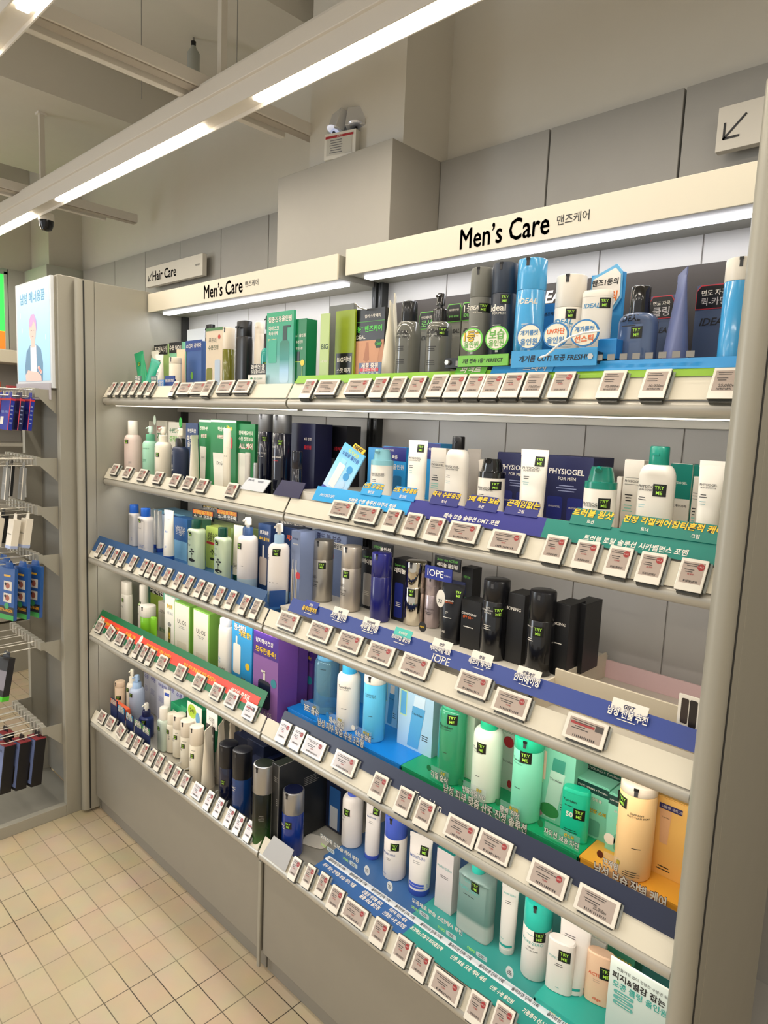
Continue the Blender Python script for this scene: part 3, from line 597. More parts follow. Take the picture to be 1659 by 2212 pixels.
for k, x0, x1, y0, m, lab in (('2R', 1.206, 2.395, .012, TRAY, 'white raised tray under the goods of the second shelf, near bay'), ('3L', .004, 1.19, -.045, M('#2d5d94', .4), 'blue raised tray under the bottles of the third shelf, far bay')):
    r = int(k[0]); tray(lab, x0, x1, y0, .33, SHELF[r][0]+.0122, FZ[k]-.0004, m)
tray('grey white tray holding metallic and black bottles on the third shelf, near bay', 1.206, 2.05, -.03, .33, 1.1232, 1.1726, TRAY)
# beige divider tray + pink back panel at the right end of that shelf
o = thing('divider_tray', 'empty beige divider tray at the right end of the third shelf', 'display tray', (2.2, 0, 1.1232))
MB().box(-.145, .185, -.03, .30, 0, .004, TRAY).box(-.145, -.14, -.03, .30, .004, .065, M('#d9ceb9', .5)).box(-.14, .185, .05, .056, .004, .085, M('#d8ccb4', .5, nz=.08)).build('tray_body', o, smooth=False, bev=.0006)
o = MB().box(-.17, .17, -.002, .002, 0, on('I', 1150, 670, 1, .30).z-1.1275, M('#dfbfc0', .5)).build('backing_card', loc=(2.215, .30, 1.1275), smooth=False); tag(o, 'plain pink backing card behind the empty divider tray', 'card')
# bright printed decks
def deck4(x0, x1, h1, h2, label):
    g = grad([(0, h1), (1, h2)], 1, -.02, .3, .35)
    return tray(label, x0, x1, .006, .33, .7934, .8496, g, 'printed_display_deck')
deck4(1.206, 1.672, '#0b86e6', '#35a8f5', 'bright blue printed deck under blue skincare on the fourth shelf')
deck4(1.673, 2.168, '#0d9a63', '#35c98c', 'bright green printed deck under green skincare on the fourth shelf')
deck4(2.169, 2.396, '#f2a82a', '#f7cf72', 'yellow printed deck under the peach bottle on the fourth shelf')
def deck5(x0, x1, m, label):
    return tray(label, x0, x1, .012, .33, .4155, .4516, m, 'printed_display_deck')
BD = M('#3d6ba5', .35); TD = M('#3da39c', .35)
deck5(1.385, 1.72, BD, 'steel blue printed deck under moisture bottles on the lowest shelf')
deck5(1.7205, 2.396, TD, 'teal printed deck under pore care bottles on the lowest shelf')
# ================= SHELF 1, far bay =================
GRN = M('#1c9c68', .3); PK = M('#efe3d0', .4)
bt('tube', 'green tube leaning left on the top shelf beside the end panel', 'A', (320, 612), 105, '1L', GRN, y=.10, tilt=-.25, st=(0, .75), cat='tube')
bt('tube', 'teal green tube leaning right on the top shelf near the end panel', 'A', (415, 668), 108, '1L', M('#16a583', .3), y=.05, tilt=.36, tx=[('hatherine', -.0, .45, .9, M('#7fdcc0', .4))], cat='tube')
bt('tube', 'white tube behind the small white tester tube on the top shelf', 'A', (440, 600), 80, '1L', WHITE, y=.15, tilt=-.1, cat='tube')
bt('tube', 'small white tester tube in front on the far top shelf', 'A', (470, 628), 85, '1L', WHITE, y=.07, st=(.0, .82), tx=[('=', -.1, .6, .7, INK)], cat='tube')
bt('air', 'short cream bottle with tester sticker on the far top shelf', 'A', (600, 650), 100, '1L', CREAM, y=.08, bf=.85, st=(.45, .42), tx=[('a.uvmer', -.2, .42, .9, INK), ('=', -.1, .25, .6, INK)])
bt('tube', 'peach tube behind the short cream bottle', 'A', (645, 585), 95, '1L', M('#f3cfa8', .4), y=.15, cat='tube')
def hdr(b, w, H, t='비타민크림', m=None): b.patch(-w*.52, w*.52, H*.82, H*1.0, INK, lambda a, z: 0, .001); b.text(t, 0, H*.91, WHITE, w=w*.95, y=0, eps=.0016, bold=.04)
bx('pale lime pack with black header behind the white tubes', 'A', 430, 535, 550, '1L', M('#a9c878', .4), y=.2, d=.02, fn=lambda b, w, H: hdr(b, w, H, '진정시카'))
bx('pale mint pack with dark green header on the far top shelf', 'A', 552, 650, 530, '1L', M('#8ccfa8', .4), y=.19, d=.02, fn=lambda b, w, H: hdr(b, w, H, '수분 NO.1'))
def fb(b, w, H):
    b.patch(-w*.55, w*.55, H*.84, H*1.02, M('#20428c', .4), lambda a, z: 0, .001); b.text('스킨이 강하다', 0, H*.93, WHITE, w=w*1.0, eps=.0016, bold=.04); b.disc(-.012, H*.42, .009, .014, -.001, M('#7bbf4a', .4)); b.disc(-.008, H*.2, .008, .012, -.001, M('#2a3d2a', .4))
bx('blue pack with white lettered header on the far top shelf', 'A', 690, 812, 525, '1L', M('#3c5f9d', .35), y=.13, d=.03, fn=fb)
for lab, c, a, z, zb, m, t in (('small blue name stand below the white tester tube', 'A', 458, 832, 872, M('#3b8fe0', .4), '쿨링'), ('small navy name stand beside the cream bottle', 'A', 512, 800, 868, M('#20448f', .4), '올인원 로션'), ('small grey name stand at the left end of the top shelf', 'A', 268, 802, 826, M('#6f7f80', .4), '크림'), ('second grey name stand on the far top shelf', 'A', 398, 800, 828, M('#6a8a88', .4), '수분크림')):
    bx(lab, c, a, a+(78 if a > 500 else 48), z, '1L', m, y=.03, d=.004, tx=[(t, 0, .6, .85, WHITE, .03)], yb=zb+25, name='name_stand', cat='sign')
def sun(b, w, H):
    b.disc(.005, H*.72, .009, .009, -.0006, M('#efa93a', .4))
    for i in range(7): a = math.pi*i/6; b.tube([(.005+.012*math.cos(a), -.001, H*.72+.012*math.sin(a)), (.005+.024*math.cos(a), -.001, H*.72+.024*math.sin(a))], .0016, M('#efa93a', .4), 5)
bx('pale card with an orange sun drawing at the back of the top shelf', 'A', 695, 832, 425, '1L', M('#d7dfe6', .4), y=.20, d=.004, fn=sun, name='display_card', cat='card')
bt('flip', 'tall black bottle at the back behind the beige carton', 'A', (885, 382), 100, '1L', BLK, y=.25, cr=.9, bf=.84, flat=.6)
def rt(b, w, H):
    b.text('루트리', -.1*w, H*.83, M('#6d6a5c', .5), w=w*.45, bold=.03); b.text('수분진정', -.05*w, H*.73, M('#4d5a3c', .5), w=w*.6, bold=.04); b.disc(w*.3, H*.87, .008, .008, -.0006, M('#c0422f', .4))
    b.patch(-w*.5, w*.5, H*.96, H, M('#4e7d4e', .4), lambda a, z: 0, .0006); b.face([(a, -.0008, z) for a, z in rnd_rect(-w*.45, -w*.1, 0, H*.45, .008)], M('#7c7a25', .4)); b.face([(a, -.0008, z) for a, z in rnd_rect(.05*w, w*.38, 0, H*.56, .008)], M('#b8c7d8', .4))
bx('beige carton with Korean print and an olive bottle picture, far top shelf', 'A', 850, 985, 415, '1L', M('#dccbb2', .45), y=.12, d=.03, fn=rt)
bt('air', 'olive green bottle with tall cream cap', 'A', (1035, 410), 98, '1L', M('#6f6f1c', .2, coat=.4), PK, y=.09, bf=.7, tx=[('L', .5, .52, .15, WHITE)])
bt('flip', 'tall black shampoo bottle with matching flip cap on the far top shelf', 'A', (1162, 355), 158, '1L', BLK, y=.09, cr=.93, bf=.8, flat=.6)
bt('flip', 'tall cream bottle at the back behind the black shampoo', 'A', (1285, 360), 90, '1L', PK, y=.22, cr=.92, bf=.85, flat=.6)
bt('pump', 'teal gel pump bottle beside the green display board', 'A', (1350, 312), 95, '1L', M('#1d9d92', .15, coat=.5), BLK, y=.1, bf=.62, st=(.55, .42))
bx('black sign with white Korean lettering in front of the teal pump bottle', 'A', 1213, 1338, 706, '1L', BLK, y=.06, d=.003, tx=[('라벤더 쿨', -.02, .7, .85, WHITE, .04), ('오일쿨CLEAR', 0, .3, .9, WHITE, .04)], yb=790, name='name_stand', cat='sign')
def leaf(b, w, H): b.disc(-w*.28, H*.6, .006, .004, -.001, M('#3d8f4f', .4)); b.text('BE CLEAN', w*.1, H*.6, M('#3d8f6f', .4), w=w*.45)
bx('white leaf logo card standing at the fascia of the far top shelf', 'A', 1190, 1330, 792, '1L', WHITE, y=.03, d=.003, fn=leaf, yb=868, name='display_card', cat='card')
G3 = grad([(0, '#b8dbe6'), (.45, '#3f9f92'), (1, '#2fa577')], 2, 0, .2, .35)
def board(b, w, H):
    b.face([(a, -.0006, z) for a, z in rnd_rect(.02*w, .36*w, .02*H, .6*H, .012)], grad([(0, '#c9e6f5'), (.35, '#9fcbe8'), (.6, '#2b8f86'), (1, '#1f7a62')], 2, 0, .12, .3))
    b.patch(.12*w, .27*w, .6*H, .78*H, M('#24413d', .4), lambda a, z: 0, .0008); b.patch(.14*w, .4*w, .775*H, .8*H, M('#24413d', .4), lambda a, z: 0, .001)
    b.face([(a, -.0006, z) for a, z in rnd_rect(-.40*w, -.1*w, .3*H, .62*H, .003)], M('#3fae92', .4))
    b.text('집중진정올인원', 0, .9*H, WHITE, w=.86*w, bold=.05, out=M('#1d6b50', .4)); b.text('다마스크', -.22*w, .78*H, WHITE, w=.38*w, bold=.04); b.text('촉촉하게', -.24*w, .71*H, WHITE, w=.34*w, bold=.04); b.text('70+50㎖', -.28*w, .62*H, M('#efe7a8', .4), w=.32*w, bold=.03)
bx('green display board with a pump bottle picture on the far top shelf', 'A', 1345, 1565, 290, '1L', G3, y=.04, d=.008, fn=board, yr=268, name='display_board', cat='display board', yb=870)
def gb(b, w, H):
    for i, t in enumerate(('3 in 1 올인원', '수분진정', '피지조절')): b.text(t, w*.05, H*(.80-.08*i), WHITE, w=w*(.8 if i == 0 else .45), bold=.03)
    b.face([(a, -.0007, z) for a, z in rnd_rect(-.3*w, .3*w, .22*H, .48*H, .006)], M('#c9e84a', .3)); b.face([(a, -.0009, z) for a, z in rnd_rect(-.27*w, .27*w, .23*H, .47*H, .006)], M('#0f6a34', .3)); b.patch(-.1*w, .1*w, .48*H, .6*H, BLK, lambda a, z: 0, .001); b.disc(w*.3, H*.46, .009, .009, -.0012, M('#e5cf3a', .4))
bx('dark green carton with pump bottle picture at the right end, far top shelf', 'A', 1548, 1668, 345, '1L', M('#0d7a4a', .35), y=.05, d=.04, fn=gb, yr=372)
# ================= SHELF 1, near bay =================
bx('thin light green price card reading BIG at the left of the near top shelf', 'B', 238, 300, 450, '1R', M('#b9cf8a', .4), y=.05, d=.003, tx=[('BIG', .05, .62, .75, M('#2d4a26', .4), .05), ('스팟 패치', 0, .45, .8, WHITE, .03)], name='display_card', cat='card')
bx('grey board with black edge standing on the near top shelf', 'B', 300, 470, 395, '1R', M('#6f716d', .45), y=.14, d=.012, ms={'l': BLK}, name='display_board', cat='display board')
bx('lime green leaflet card reading BIG cover spot patch', 'B', 345, 480, 432, '1R', M('#8ea31f', .4), y=.09, d=.006, fn=lambda b, w, H: (b.patch(-w*.42, w*.42, .27*H, .53*H, BLK, lambda a, z: 0, .0006), b.text('BIG커버', 0, .46*H, WHITE, w=w*.7, bold=.05, eps=.001), b.text('스팟 패치', 0, .34*H, WHITE, w=w*.7, bold=.03, eps=.001)), name='display_card', cat='card')
def face(b, w, H):
    b.patch(-w*.5, w*.5, .22*H, .66*H, M('#c68f6f', .5), lambda a, z: 0, .0004)
    b.face([(x*w, -.0007, (z+.14)*H) for x, z in ((-.5, .52), (-.5, .22), (-.36, .12), (-.1, .06), (.12, .08), (.3, .2), (.4, .52))], M('#d49c79', .5))
    b.face([(x*w, -.0009, (z+.14)*H) for x, z in ((-.22, .19), (-.1, .215), (-.02, .205), (.08, .215), (.16, .19), (.04, .165), (-.08, .165))], M('#a8615a', .5)); b.face([(x*w, -.0009, (z+.14)*H) for x, z in ((-.05, .5), (-.13, .31), (-.02, .285), (.06, .31), (.02, .5))], M('#b67d60', .5))
    b.text('1등* 맨즈케어', -.0, .785*H, M('#56d04a', .4), w=.85*w, bold=.05); b.text('IDEAL', -.25*w, .70*H, WHITE, w=.32*w, bold=.03); b.disc(.33*w, .62*H, .014, .014, -.001, M('#123a1c', .4), seg=6); b.text('53㎖', .33*w, .62*H, M('#56d04a', .4), w=.02, eps=.0014, bold=.03); b.text('컬러 스팟 패치', .12*w, .92*H, WHITE, w=.5*w, bold=.03)
    b.patch(-w*.5, w*.5, .86*H, .865*H, M('#4fae3a', .4), lambda a, z: 0, .0005); b.patch(-w*.5, w*.5, 0, .05*H, M('#4fae3a', .4), lambda a, z: 0, .0005)
bx('black hanging patch pack printed with the lower half of a face', 'B', 472, 690, 425, '1R', BLK, y=.10, d=.02, fn=face)
o = MB().tube([(0, .03, 0), (0, -.03, .004), (0, -.045, .012)], .002, WIRE).build('display_hook', loc=tuple(on('B', 560, 425, 1, .10))); tag(o, 'short wire hook holding the black patch pack', 'hook')
def sc(b, w, H): b.patch(-w*.45, w*.4, .38*H, .6*H, M('#d33a4a', .4), lambda a, z: 0, .0006); b.text('제품 증정', 0, .78*H, WHITE, w=w*.75, bold=.06, out=M('#a02430', .4)); b.text('올리브 한정', 0, .48*H, WHITE, w=w*.6, eps=.001); b.text('2024.07.01-31', 0, .2*H, WHITE, w=w*.8, bold=.02)
bx('small blue and red promotion card clipped to the near top shelf', 'B', 505, 660, 795, '1R', M('#5f7396', .4), y=.015, d=.003, fn=sc, yb=892, yr=790, name='promotion_card', cat='card')
bt('tube', 'ivory tube seen from its edge, crimp pointing up, near top shelf', 'B', (735, 372), 150, '1R', M('#ece5cf', .4), y=.07, rz=-.95, cat='tube', W=.030)
bt('tube', 'second ivory tube behind, only its tip showing', 'B', (762, 318), 120, '1R', M('#ece5cf', .4), y=.14, rz=-.9, cat='tube', W=.027)
GB_ = M('#6c6d66', .12, coat=.6); IT = lambda v=.72, m=INK, u=-.05, w=1.25: [('IDEAL', u, v, w, m, .05, .25), ('FOR   MEN', u, v-.045, w, m), ('=', u-.1, v-.14, .9, m), ('=', u-.1, v-.27, .8, m)]
bt('flip', 'grey transparent bottle with black flip cap, near top shelf', 'B', (865, 365), 178, '1R', GB_, M('#26282a', .15), y=.07, cr=.64, bf=.80, tx=IT(.68, w=1.1))
bt('pump', 'grey transparent pump bottle with black pump and tester sticker', 'B', (1085, 308), 185, '1R', GB_, M('#161616', .1, coat=.6), y=.07, bf=.74, cr=.55, tx=IT(.64, w=1.2), st=(.62, .64), ss=.010)
o = MB().box(-.5, .5, -.003, .003, 0, 1, M('#3a3430', .5)).build('backing_board', smooth=False); q0 = on('P', 856, 655, 1, .30); q1 = on('P', 1601, 552, 1, .30)
o.scale = ((2.39-q0.x), 1, q0.z-1.774); o.location = ((2.39+q0.x)/2, .30, 1.774); tag(o, 'long dark brown backing board behind the grey and blue goods', 'backing board')
def oct_(t1, t2, m=GRN):
    def fn(b, w, H):
        b.prism([(-w*.5, H-.045), (w*.5, H-.045), (w*.5, H-.01), (w*.38, H), (-w*.38, H), (-w*.5, H-.01)], -.0012, -.0002, m); b.prism([(-w*.48, H-.043), (w*.48, H-.043), (w*.48, H-.011), (w*.37, H-.002), (-w*.37, H-.002), (-w*.48, H-.011)], -.0018, -.0004, BLK)
        b.text(t1, 0, H-.015, WHITE, w=w*.7, y=-.0018, bold=.03); b.text(t2, 0, H-.031, M('#7fd06a', .4) if m is not RED else M('#c9c4c4', .4), w=w*.7, y=-.0018, bold=.03)
        b.text('IDEAL', .05*w, H-.068, INK, w=w*.8, bold=.05, shear=.25)
    return fn
CGY = M('#7a7b74', .45); LG = M('#6fcf4a', .4)
bx('grey carton with black lime-edged header behind the pump bottle', 'B', 935, 1040, 440, '1R', CGY, y=.17, d=.05, fn=oct_('안티에이징', '로션', LG))
bx('grey carton with black header right of the grey pump bottle', 'B', 1130, 1228, 385, '1R', CGY, y=.17, d=.05, fn=oct_('아이케어수분', '올라진 올인원', LG))
bx('grey carton with black header just left of the grey can', 'B', 1236, 1330, 372, '1R', M('#8a8a80', .45), y=.17, d=.05, fn=oct_('1등', 'IDEAL', LG))
can = dict(y=.06, bf=.78)
bt('air', 'tall matte grey all-in-one can on the near top shelf', 'B', (1378, 135), 158, '1R', M('#6b6c66', .45), M('#787972', .45), tx=[('IDEAL', -.15, .70, 1.3, WHITE, .05, .25), ('FOR MEN', .1, .665, .8, WHITE), ('=', -.1, .56, .7, WHITE)], st=(.60, .70), ss=.010, **can)
bt('air', 'tall navy all-in-one can right of the grey can', 'B', (1540, 100), 175, '1R', M('#1f2a3b', .4), M('#2a3648', .4), tx=[('ideal', -.1, .675, 1.3, WHITE, .04), ('FOR MEN', .0, .635, 1.1, WHITE), ('=', -.1, .55, .8, WHITE)], st=(.45, .735), ss=.010, **can)
bt('air', 'tall sky blue can on the near top shelf', 'C', (155, 66), 185, '1R', M('#4aa7e0', .2, coat=.5), M('#4fb0ea', .2, coat=.5), tx=[('IDEAL', .1, .70, 1.3, WHITE, .05, .25), ('=', .1, .54, .7, WHITE)], **can)
bt('air', 'white can with orange rimmed cap on the near top shelf', 'C', (405, 170), 190, '1R', WHITE, WHITE, y=.085, bf=.745, tx=[('IDEAL', -.15, .63, 1.35, M('#3f93c4', .4), .05, .25), ('FOR   MEN', -.1, .59, 1.2, M('#7f98a8', .4)), ('=', .2, .45, .8, M('#7fa8b8', .4))], st=(.35, .69), ss=.010)
bt('stick', 'white sun stick with tester sticker inside the blue stand', 'C', (572, 262), 190, '1R', WHITE, y=.075, bf=.94, tx=[('IDEAL', -.25, .86, 1.1, M('#3f93c4', .4), .05, .25), ('=', -.1, .64, .9, M('#7fa8b8', .4))], st=(.6, .88), ss=.010)
SB = M('#3d9fe0', .35)
def stand(b, w, H):
    b.prism([(w*-.5, H*.80), (w*-.42, H*.98), (w*.3, H*1.06), (w*.48, H*1.0), (w*.5, H*.8), (w*.3, H*.72), (-w*.4, H*.72)], -.006, -.003, M('#67b4e4', .4)); b.prism([(w*-.46, H*.80), (w*-.38, H*.96), (w*.28, H*1.03), (w*.44, H*.98), (w*.46, H*.82), (w*.28, H*.745), (-w*.37, H*.745)], -.008, -.006, M('#f3eee6', .4))
    b.text('맨즈1등의', 0, H*.93, INK, w=w*.8, y=-.0083, bold=.06, shear=.1); b.text('선스틱', 0, H*.82, M('#e8761c', .4), w=w*.8, y=-.0083, bold=.09, shear=.1)
bx('tall blue stand with speech bubble header behind the white sun stick', 'C', 530, 738, 165, '1R', SB, y=.13, d=.01, fn=stand, name='display_stand', cat='display stand')
def sidebox(b, w, H): pass
bx('blue carton block right of the circle badges on the tester rack', 'C', 570, 690, 575, '1R', M('#2f92dc', .35), y=.025, d=.06, ms={'r': M('#1f7fd0', .35)}, yb=700)
# acrylic tester rack with badges
rx0 = on('B', 1115, 820, 1, .0); rx1 = on('C', 560, 715, 1, .0)
o = thing('tester_rack', 'black slotted rack carrying the cans with round badges', 'display rack', ((rx0.x+rx1.x)/2, 0, 1.845)); hw = (rx1.x-rx0.x)/2
b = MB().box(-hw, hw, -.002, .003, 0, .022, BLK).box(hw-.003, hw, .003, .12, 0, .022, BLK).box(-hw, -hw+.003, .003, .12, 0, .022, BLK)
for i in range(22): b.box(-hw+.03+i*.024, -hw+.044+i*.024, -.0026, -.0018, .004, .015, GREY)
for x in (-hw+.008, hw-.01): b.xf(Matrix.Identity(4)); b.tube([(x, -.008, .012), (x, -.002, .012)], .006, M('#c9c9c4', .3, me=.7), 6)
b.build('rack_rail', o, smooth=False)
def badge(c, x, y, r, m1, l1, c1, l2, c2, lab, Y=-.004):
    q = on(c, x, y, 1, Y); o = thing('round_badge', lab, 'badge', (q.x, Y, q.z)); q2 = on(c, x+r, y, 1, Y); rr = q2.x-q.x
    b = MB().disc(0, 0, rr, rr*.86, 0, m1, th=.002).disc(0, 0, rr*.88, rr*.86*.88, -.0006, M('#ece9d6', .4)); b.text(l1, 0, rr*.25, c1, w=rr*1.35, y=-.0008, bold=.05, out=(INK if c1 is YEL else None)); b.text(l2, 0, -rr*.35, c2, w=rr*1.3, y=-.0008, bold=.03); b.build('badge_disc', o, smooth=False)
    MB().box(-.003, .003, .001, .003, -rr*1.0, -rr*.8, M('#dfe5e2', .1, al=.5)).build('clear_stem', o, smooth=False)
YEL = M('#efc531', .4); LGN = M('#67b04a', .4); SBL = M('#2f7fc0', .4); ORG = M('#e8641c', .4)
badge('B', 1297, 632, 78, LG, '1등*', YEL, '올인원', LGN, 'green rimmed round badge with yellow 1등 in front of the grey can')
badge('B', 1473, 618, 82, LG, '보습', LGN, '올인원', LGN, 'green rimmed round badge reading 보습 in front of the navy can')
badge('C', 128, 555, 84, SBL, '개기름컷', SBL, '올인원', SBL, 'blue rimmed round badge in front of the sky blue can')
badge('C', 298, 545, 84, SBL, 'UV차단', ORG, '올인원', SBL, 'blue rimmed round badge reading UV차단 in front of the white can')
badge('C', 482, 532, 94, SBL, '개기름컷', SBL, '선스틱', ORG, 'blue rimmed round badge with orange second line in front of the sun stick')
def strip(c, p0, p1, hgt, Y, m, txt, tm, lab, shear=.15, n='shelf_strip'):
    a = on(c, p0[0], p0[1], 1, Y); d = on(c, p1[0], p1[1], 1, Y); w = d.x-a.x; zb = a.z-hgt
    b = MB().box(-w/2, w/2, 0, .003, 0, hgt, m); b.text(txt, 0, hgt*.5, tm, w=w*.8, y=0, eps=.0006, bold=.05, shear=shear) if txt else None
    o = b.build(n, loc=((a.x+d.x)/2, Y, zb), smooth=False); tag(o, lab, 'sign'); return o
strip('B', (1203, 745), (1556, 730), .024, -.006, M('#78c24a', .4), '7년 연속 1등* PERFECT', INK, 'bright green strip reading 7년 연속 1등 PERFECT on the tester rack')
strip('C', (15, 650), (565, 630), .034, -.006, M('#3f9fdc', .4), '개기름 CUT! 모공 FRESH!', INK, 'sky blue strip reading CUT and FRESH on the tester rack')
# coiled clear tether
p = [on('C', u, v, 1, -.03) for u, v in ((195, 690), (240, 675), (280, 640), (330, 595), (400, 555), (480, 530), (580, 518))]
cc = p[0].copy(); o = MB().tube([q-cc for q in p], .0022, M('#eef2f2', .15), 8).build('security_tether', loc=tuple(cc)); tag(o, 'curved white security tether in front of the round badges', 'cable')
BG = M('#586b8f', .12, coat=.6)
bt('screw', 'slate blue flat bottle with black cap and tester sticker, near top shelf', 'C', (850, 236), 240, '1R', BG, M('#0e0e10', .12, coat=.6), y=.07, flat=.5, cr=.52, bf=.77, e=4, tx=[('IDEAL', -.2, .72, 1.1, INK, .06, .25), ('=', -.3, .66, .8, INK, 1), ('POWER COOLING', -.2, .28, 1.1, INK, .02, .2)], st=(.15, .60), ss=.011)
bx('slate blue carton with black red-edged header behind the flat bottle', 'C', 908, 1062, 302, '1R', M('#4d5d7c', .45), y=.17, d=.05, fn=oct_('면도 자극', '쿨링', RED))
bt('tube', 'slate blue tube seen from its edge, crimp pointing up', 'C', (1115, 140), 190, '1R', M('#6a74a0', .35), y=.07, rz=-1.0, cat='tube', W=.034)
bx('large slate blue carton with black red-edged header near the end post', 'C', 1208, 1440, 232, '1R', M('#4d5d7c', .45), y=.14, d=.06, fn=lambda b, w, H: (oct_('면도 자극', '퀵-카밍', RED)(b, w, H), b.text('POWER COOLING', 0, .12*H, INK, w=w*.8)))
bt('air', 'sky blue can with white domed cap half hidden by the end post', 'C', (1500, 60), 190, '1R', M('#3fa4e0', .2, coat=.5), WHITE, y=.05, bf=.84)
bx('small blue and black carton between the sky blue can and the white can', 'C', 225, 312, 350, '1R', M('#2d83c8', .35), y=.16, d=.04, tx=[('맨즈케어', 0, .9, .9, INK, .04), ('기름 해결', 0, .7, .9, M('#6fd04a', .4), .06)])
o = MB().text('IDEAL', 0, 0, WHITE, h=.03, bold=.06, shear=.2).build('board_lettering', smooth=False); q = on('C', 255, 300, 1, .295); o.location = (q.x, .2965, q.z); o.parent = None
tag(o, 'big white lettering on the dark backing board behind the cans', 'lettering')
# ================= SHELF 2, far bay =================
MINT = M('#a9dcc0', .35); NVY = M('#1f2b48', .4); GW = M('#e9e4d6', .45); DG = M('#1f7a45', .45)
bt('screw', 'pale pink bottle with white cap beside the end panel, second shelf', 'D', (242, 176), 130, '2L', M('#e0cbc2', .4), WHITE, y=.08, bf=.76, cr=.58, tx=[('lavera', -.5, .66, .6, INK), ('=', .5, .3, .4, M('#8f8a88', .4))], st=(.1, .64))
bt('pump', 'mint green pump bottle with darker collar, second shelf', 'D', (378, 220), 118, '2L', MINT, M('#5fae88', .4), y=.09, bf=.74, c3=M('#cfeadb', .4), tx=[('NEW', -.5, .6, .4, RED, .03), ('시카데일리', .2, .6, .9, DG, .02), ('=', 0, .4, .9, DG)])
bt('pump', 'cream pump bottle with tester sticker, second shelf', 'D', (480, 224), 130, '2L', CREAM, CREAM, y=.07, bf=.74, tx=[('lunatic', -.5, .66, .5, INK)], st=(.1, .52))
bt('pump', 'navy bottle with black collar and cream pump, second shelf', 'D', (612, 236), 130, '2L', NVY, BLK, y=.06, bf=.70, c3=PK, tx=[('=', -.4, .62, .6, WHITE, 4), ('=', -.4, .4, .6, WHITE, 6)])
def kc(t1, t2, c1=RED, c2=DG, g=None):
    def fn(b, w, H):
        b.text(t1, 0, .86*H, c1, w=w*.8, bold=.04); b.text(t2, 0, .72*H, c2, w=w*.8, bold=.04)
        if g: b.disc(w*.1, H*.5, w*.2, w*.12, -.0006, g)
    return fn
bx('white carton with red print behind the pink bottle', 'D', 275, 365, 176, '2L', GW, y=.18, d=.04, fn=kc('저자극', '수분 진정'))
bx('white carton with red print behind the mint pump bottle', 'D', 425, 505, 176, '2L', GW, y=.19, d=.04, fn=kc('대용량', '진정'))
bx('white carton with green print behind the cream pump bottle', 'D', 520, 605, 186, '2L', GW, y=.18, d=.04, fn=kc('수분진정', '결케어', DG, M('#7fbf5a', .4), M('#7fbf5a', .4)))
for u, v, lab, m in ((410, 172, 'pale', M('#cfe0cf', .4)), (612, 190, 'bright', M('#35b04a', .4))):
    q = on('D', u, v, 1, .15); o = MB().disc(0, 0, .011, .020, 0, m, th=.002).build('leaf_badge', loc=(q.x, .15, q.z), smooth=False); tag(o, lab+' green leaf shaped badge above the cartons of the second shelf', 'badge')
bx('slate blue carton with white Korean print behind the navy pump bottle', 'D', 655, 748, 194, '2L', M('#3e5078', .45), y=.16, d=.04, tx=[('포맨특급', 0, .88, .7, WHITE, .03), ('속보습', -.05, .76, .75, WHITE, .05), ('올인원', 0, .66, .7, WHITE, .03)])
bt('tube', 'narrow white tube seen from its edge on the second shelf', 'D', (722, 290), 75, '2L', CREAM, y=.07, rz=-1.1, cat='tube', W=.022)
def gbx(t1, t2, tube=.6, red=True):
    def fn(b, w, H):
        b.patch(-w*.5, w*.5, .97*H, H, M('#c9dccb', .4), lambda a, z: 0, .0005)
        b.text(t1, -.08*w, .88*H, WHITE, w=w*.65, h=.015, bold=.04); b.text(t2, -.08*w, .775*H, WHITE, w=w*.5, h=.013, bold=.04, out=RED if red else None)
        b.face([(a, -.0008, z) for a, z in ((-w*.32, .02*H), (w*.05, .02*H), (w*.15, tube*H), (-w*.4, tube*H))], GW); b.patch(-w*.34, w*.07, .02*H, .05*H, DG, lambda a, z: 0, .0012); b.text('Dr.G', -w*.12, tube*.75*H, INK, w=w*.22, eps=.0012)
    return fn
bx('narrow green carton with a white tube picture, second shelf', 'D', 758, 850, 168, '2L', DG, y=.11, d=.05, fn=gbx('진정수분', '올인원', .62))
bx('wide green carton with yellow plus mark, second shelf', 'D', 850, 1048, 168, '2L', DG, y=.10, d=.06, fn=lambda b, w, H: (gbx('약산성', '수분진정', .55)(b, w, H), b.text('Plus', .25*w, .9*H, YEL, w=w*.22, bold=.06), b.disc(.33*w, .7*H, .007, .02, -.0008, RED)))
bx('green carton with red dot reading ALL at the right, second shelf', 'D', 1055, 1195, 200, '2L', DG, y=.11, d=.05, fn=lambda b, w, H: (b.text('블랙헤드비타', 0, .88*H, WHITE, w=.8*w, bold=.03), b.text('수분 진정보습', 0, .8*H, WHITE, w=.8*w, bold=.03), b.text('ALL 케어', 0, .7*H, WHITE, w=.75*w, bold=.06, out=RED), b.disc(.15*w, .55*H, .013, .013, -.0012, RED), b.patch(-.45*w, .05*w, .03*H, .6*H, GW, lambda a, z: 0, .0006)))
bt('stick', 'slim white bottle in front of the wide green carton', 'D', (978, 236), 70, '2L', CREAM, y=.05, bf=.72, tx=[('Dr.G', 0, .6, .8, INK)])
bt('stick', 'short pale grey tube in front of the red dot carton', 'D', (1138, 425), 50, '2L', M('#cfcac0', .4), y=.05, cat='tube')
bt('stick', 'very short silver grey tube right of the red dot carton', 'D', (1200, 505), 42, '2L', M('#9a9a94', .3, me=.4), y=.05, cat='tube')
DN = M('#0e1022', .15, coat=.6); GM = M('#77787a', .45, me=.7)
bt('air', 'dark navy tall bottle with grey metal cap, left of the pair', 'D', (1282, 125), 122, '2L', DN, GM, y=.10, bf=.80, tx=[('BLACK SNAIL', 0, .56, 1.4, WHITE), ('=', 0, .52, .9, WHITE, 1)], st=(.5, .72))
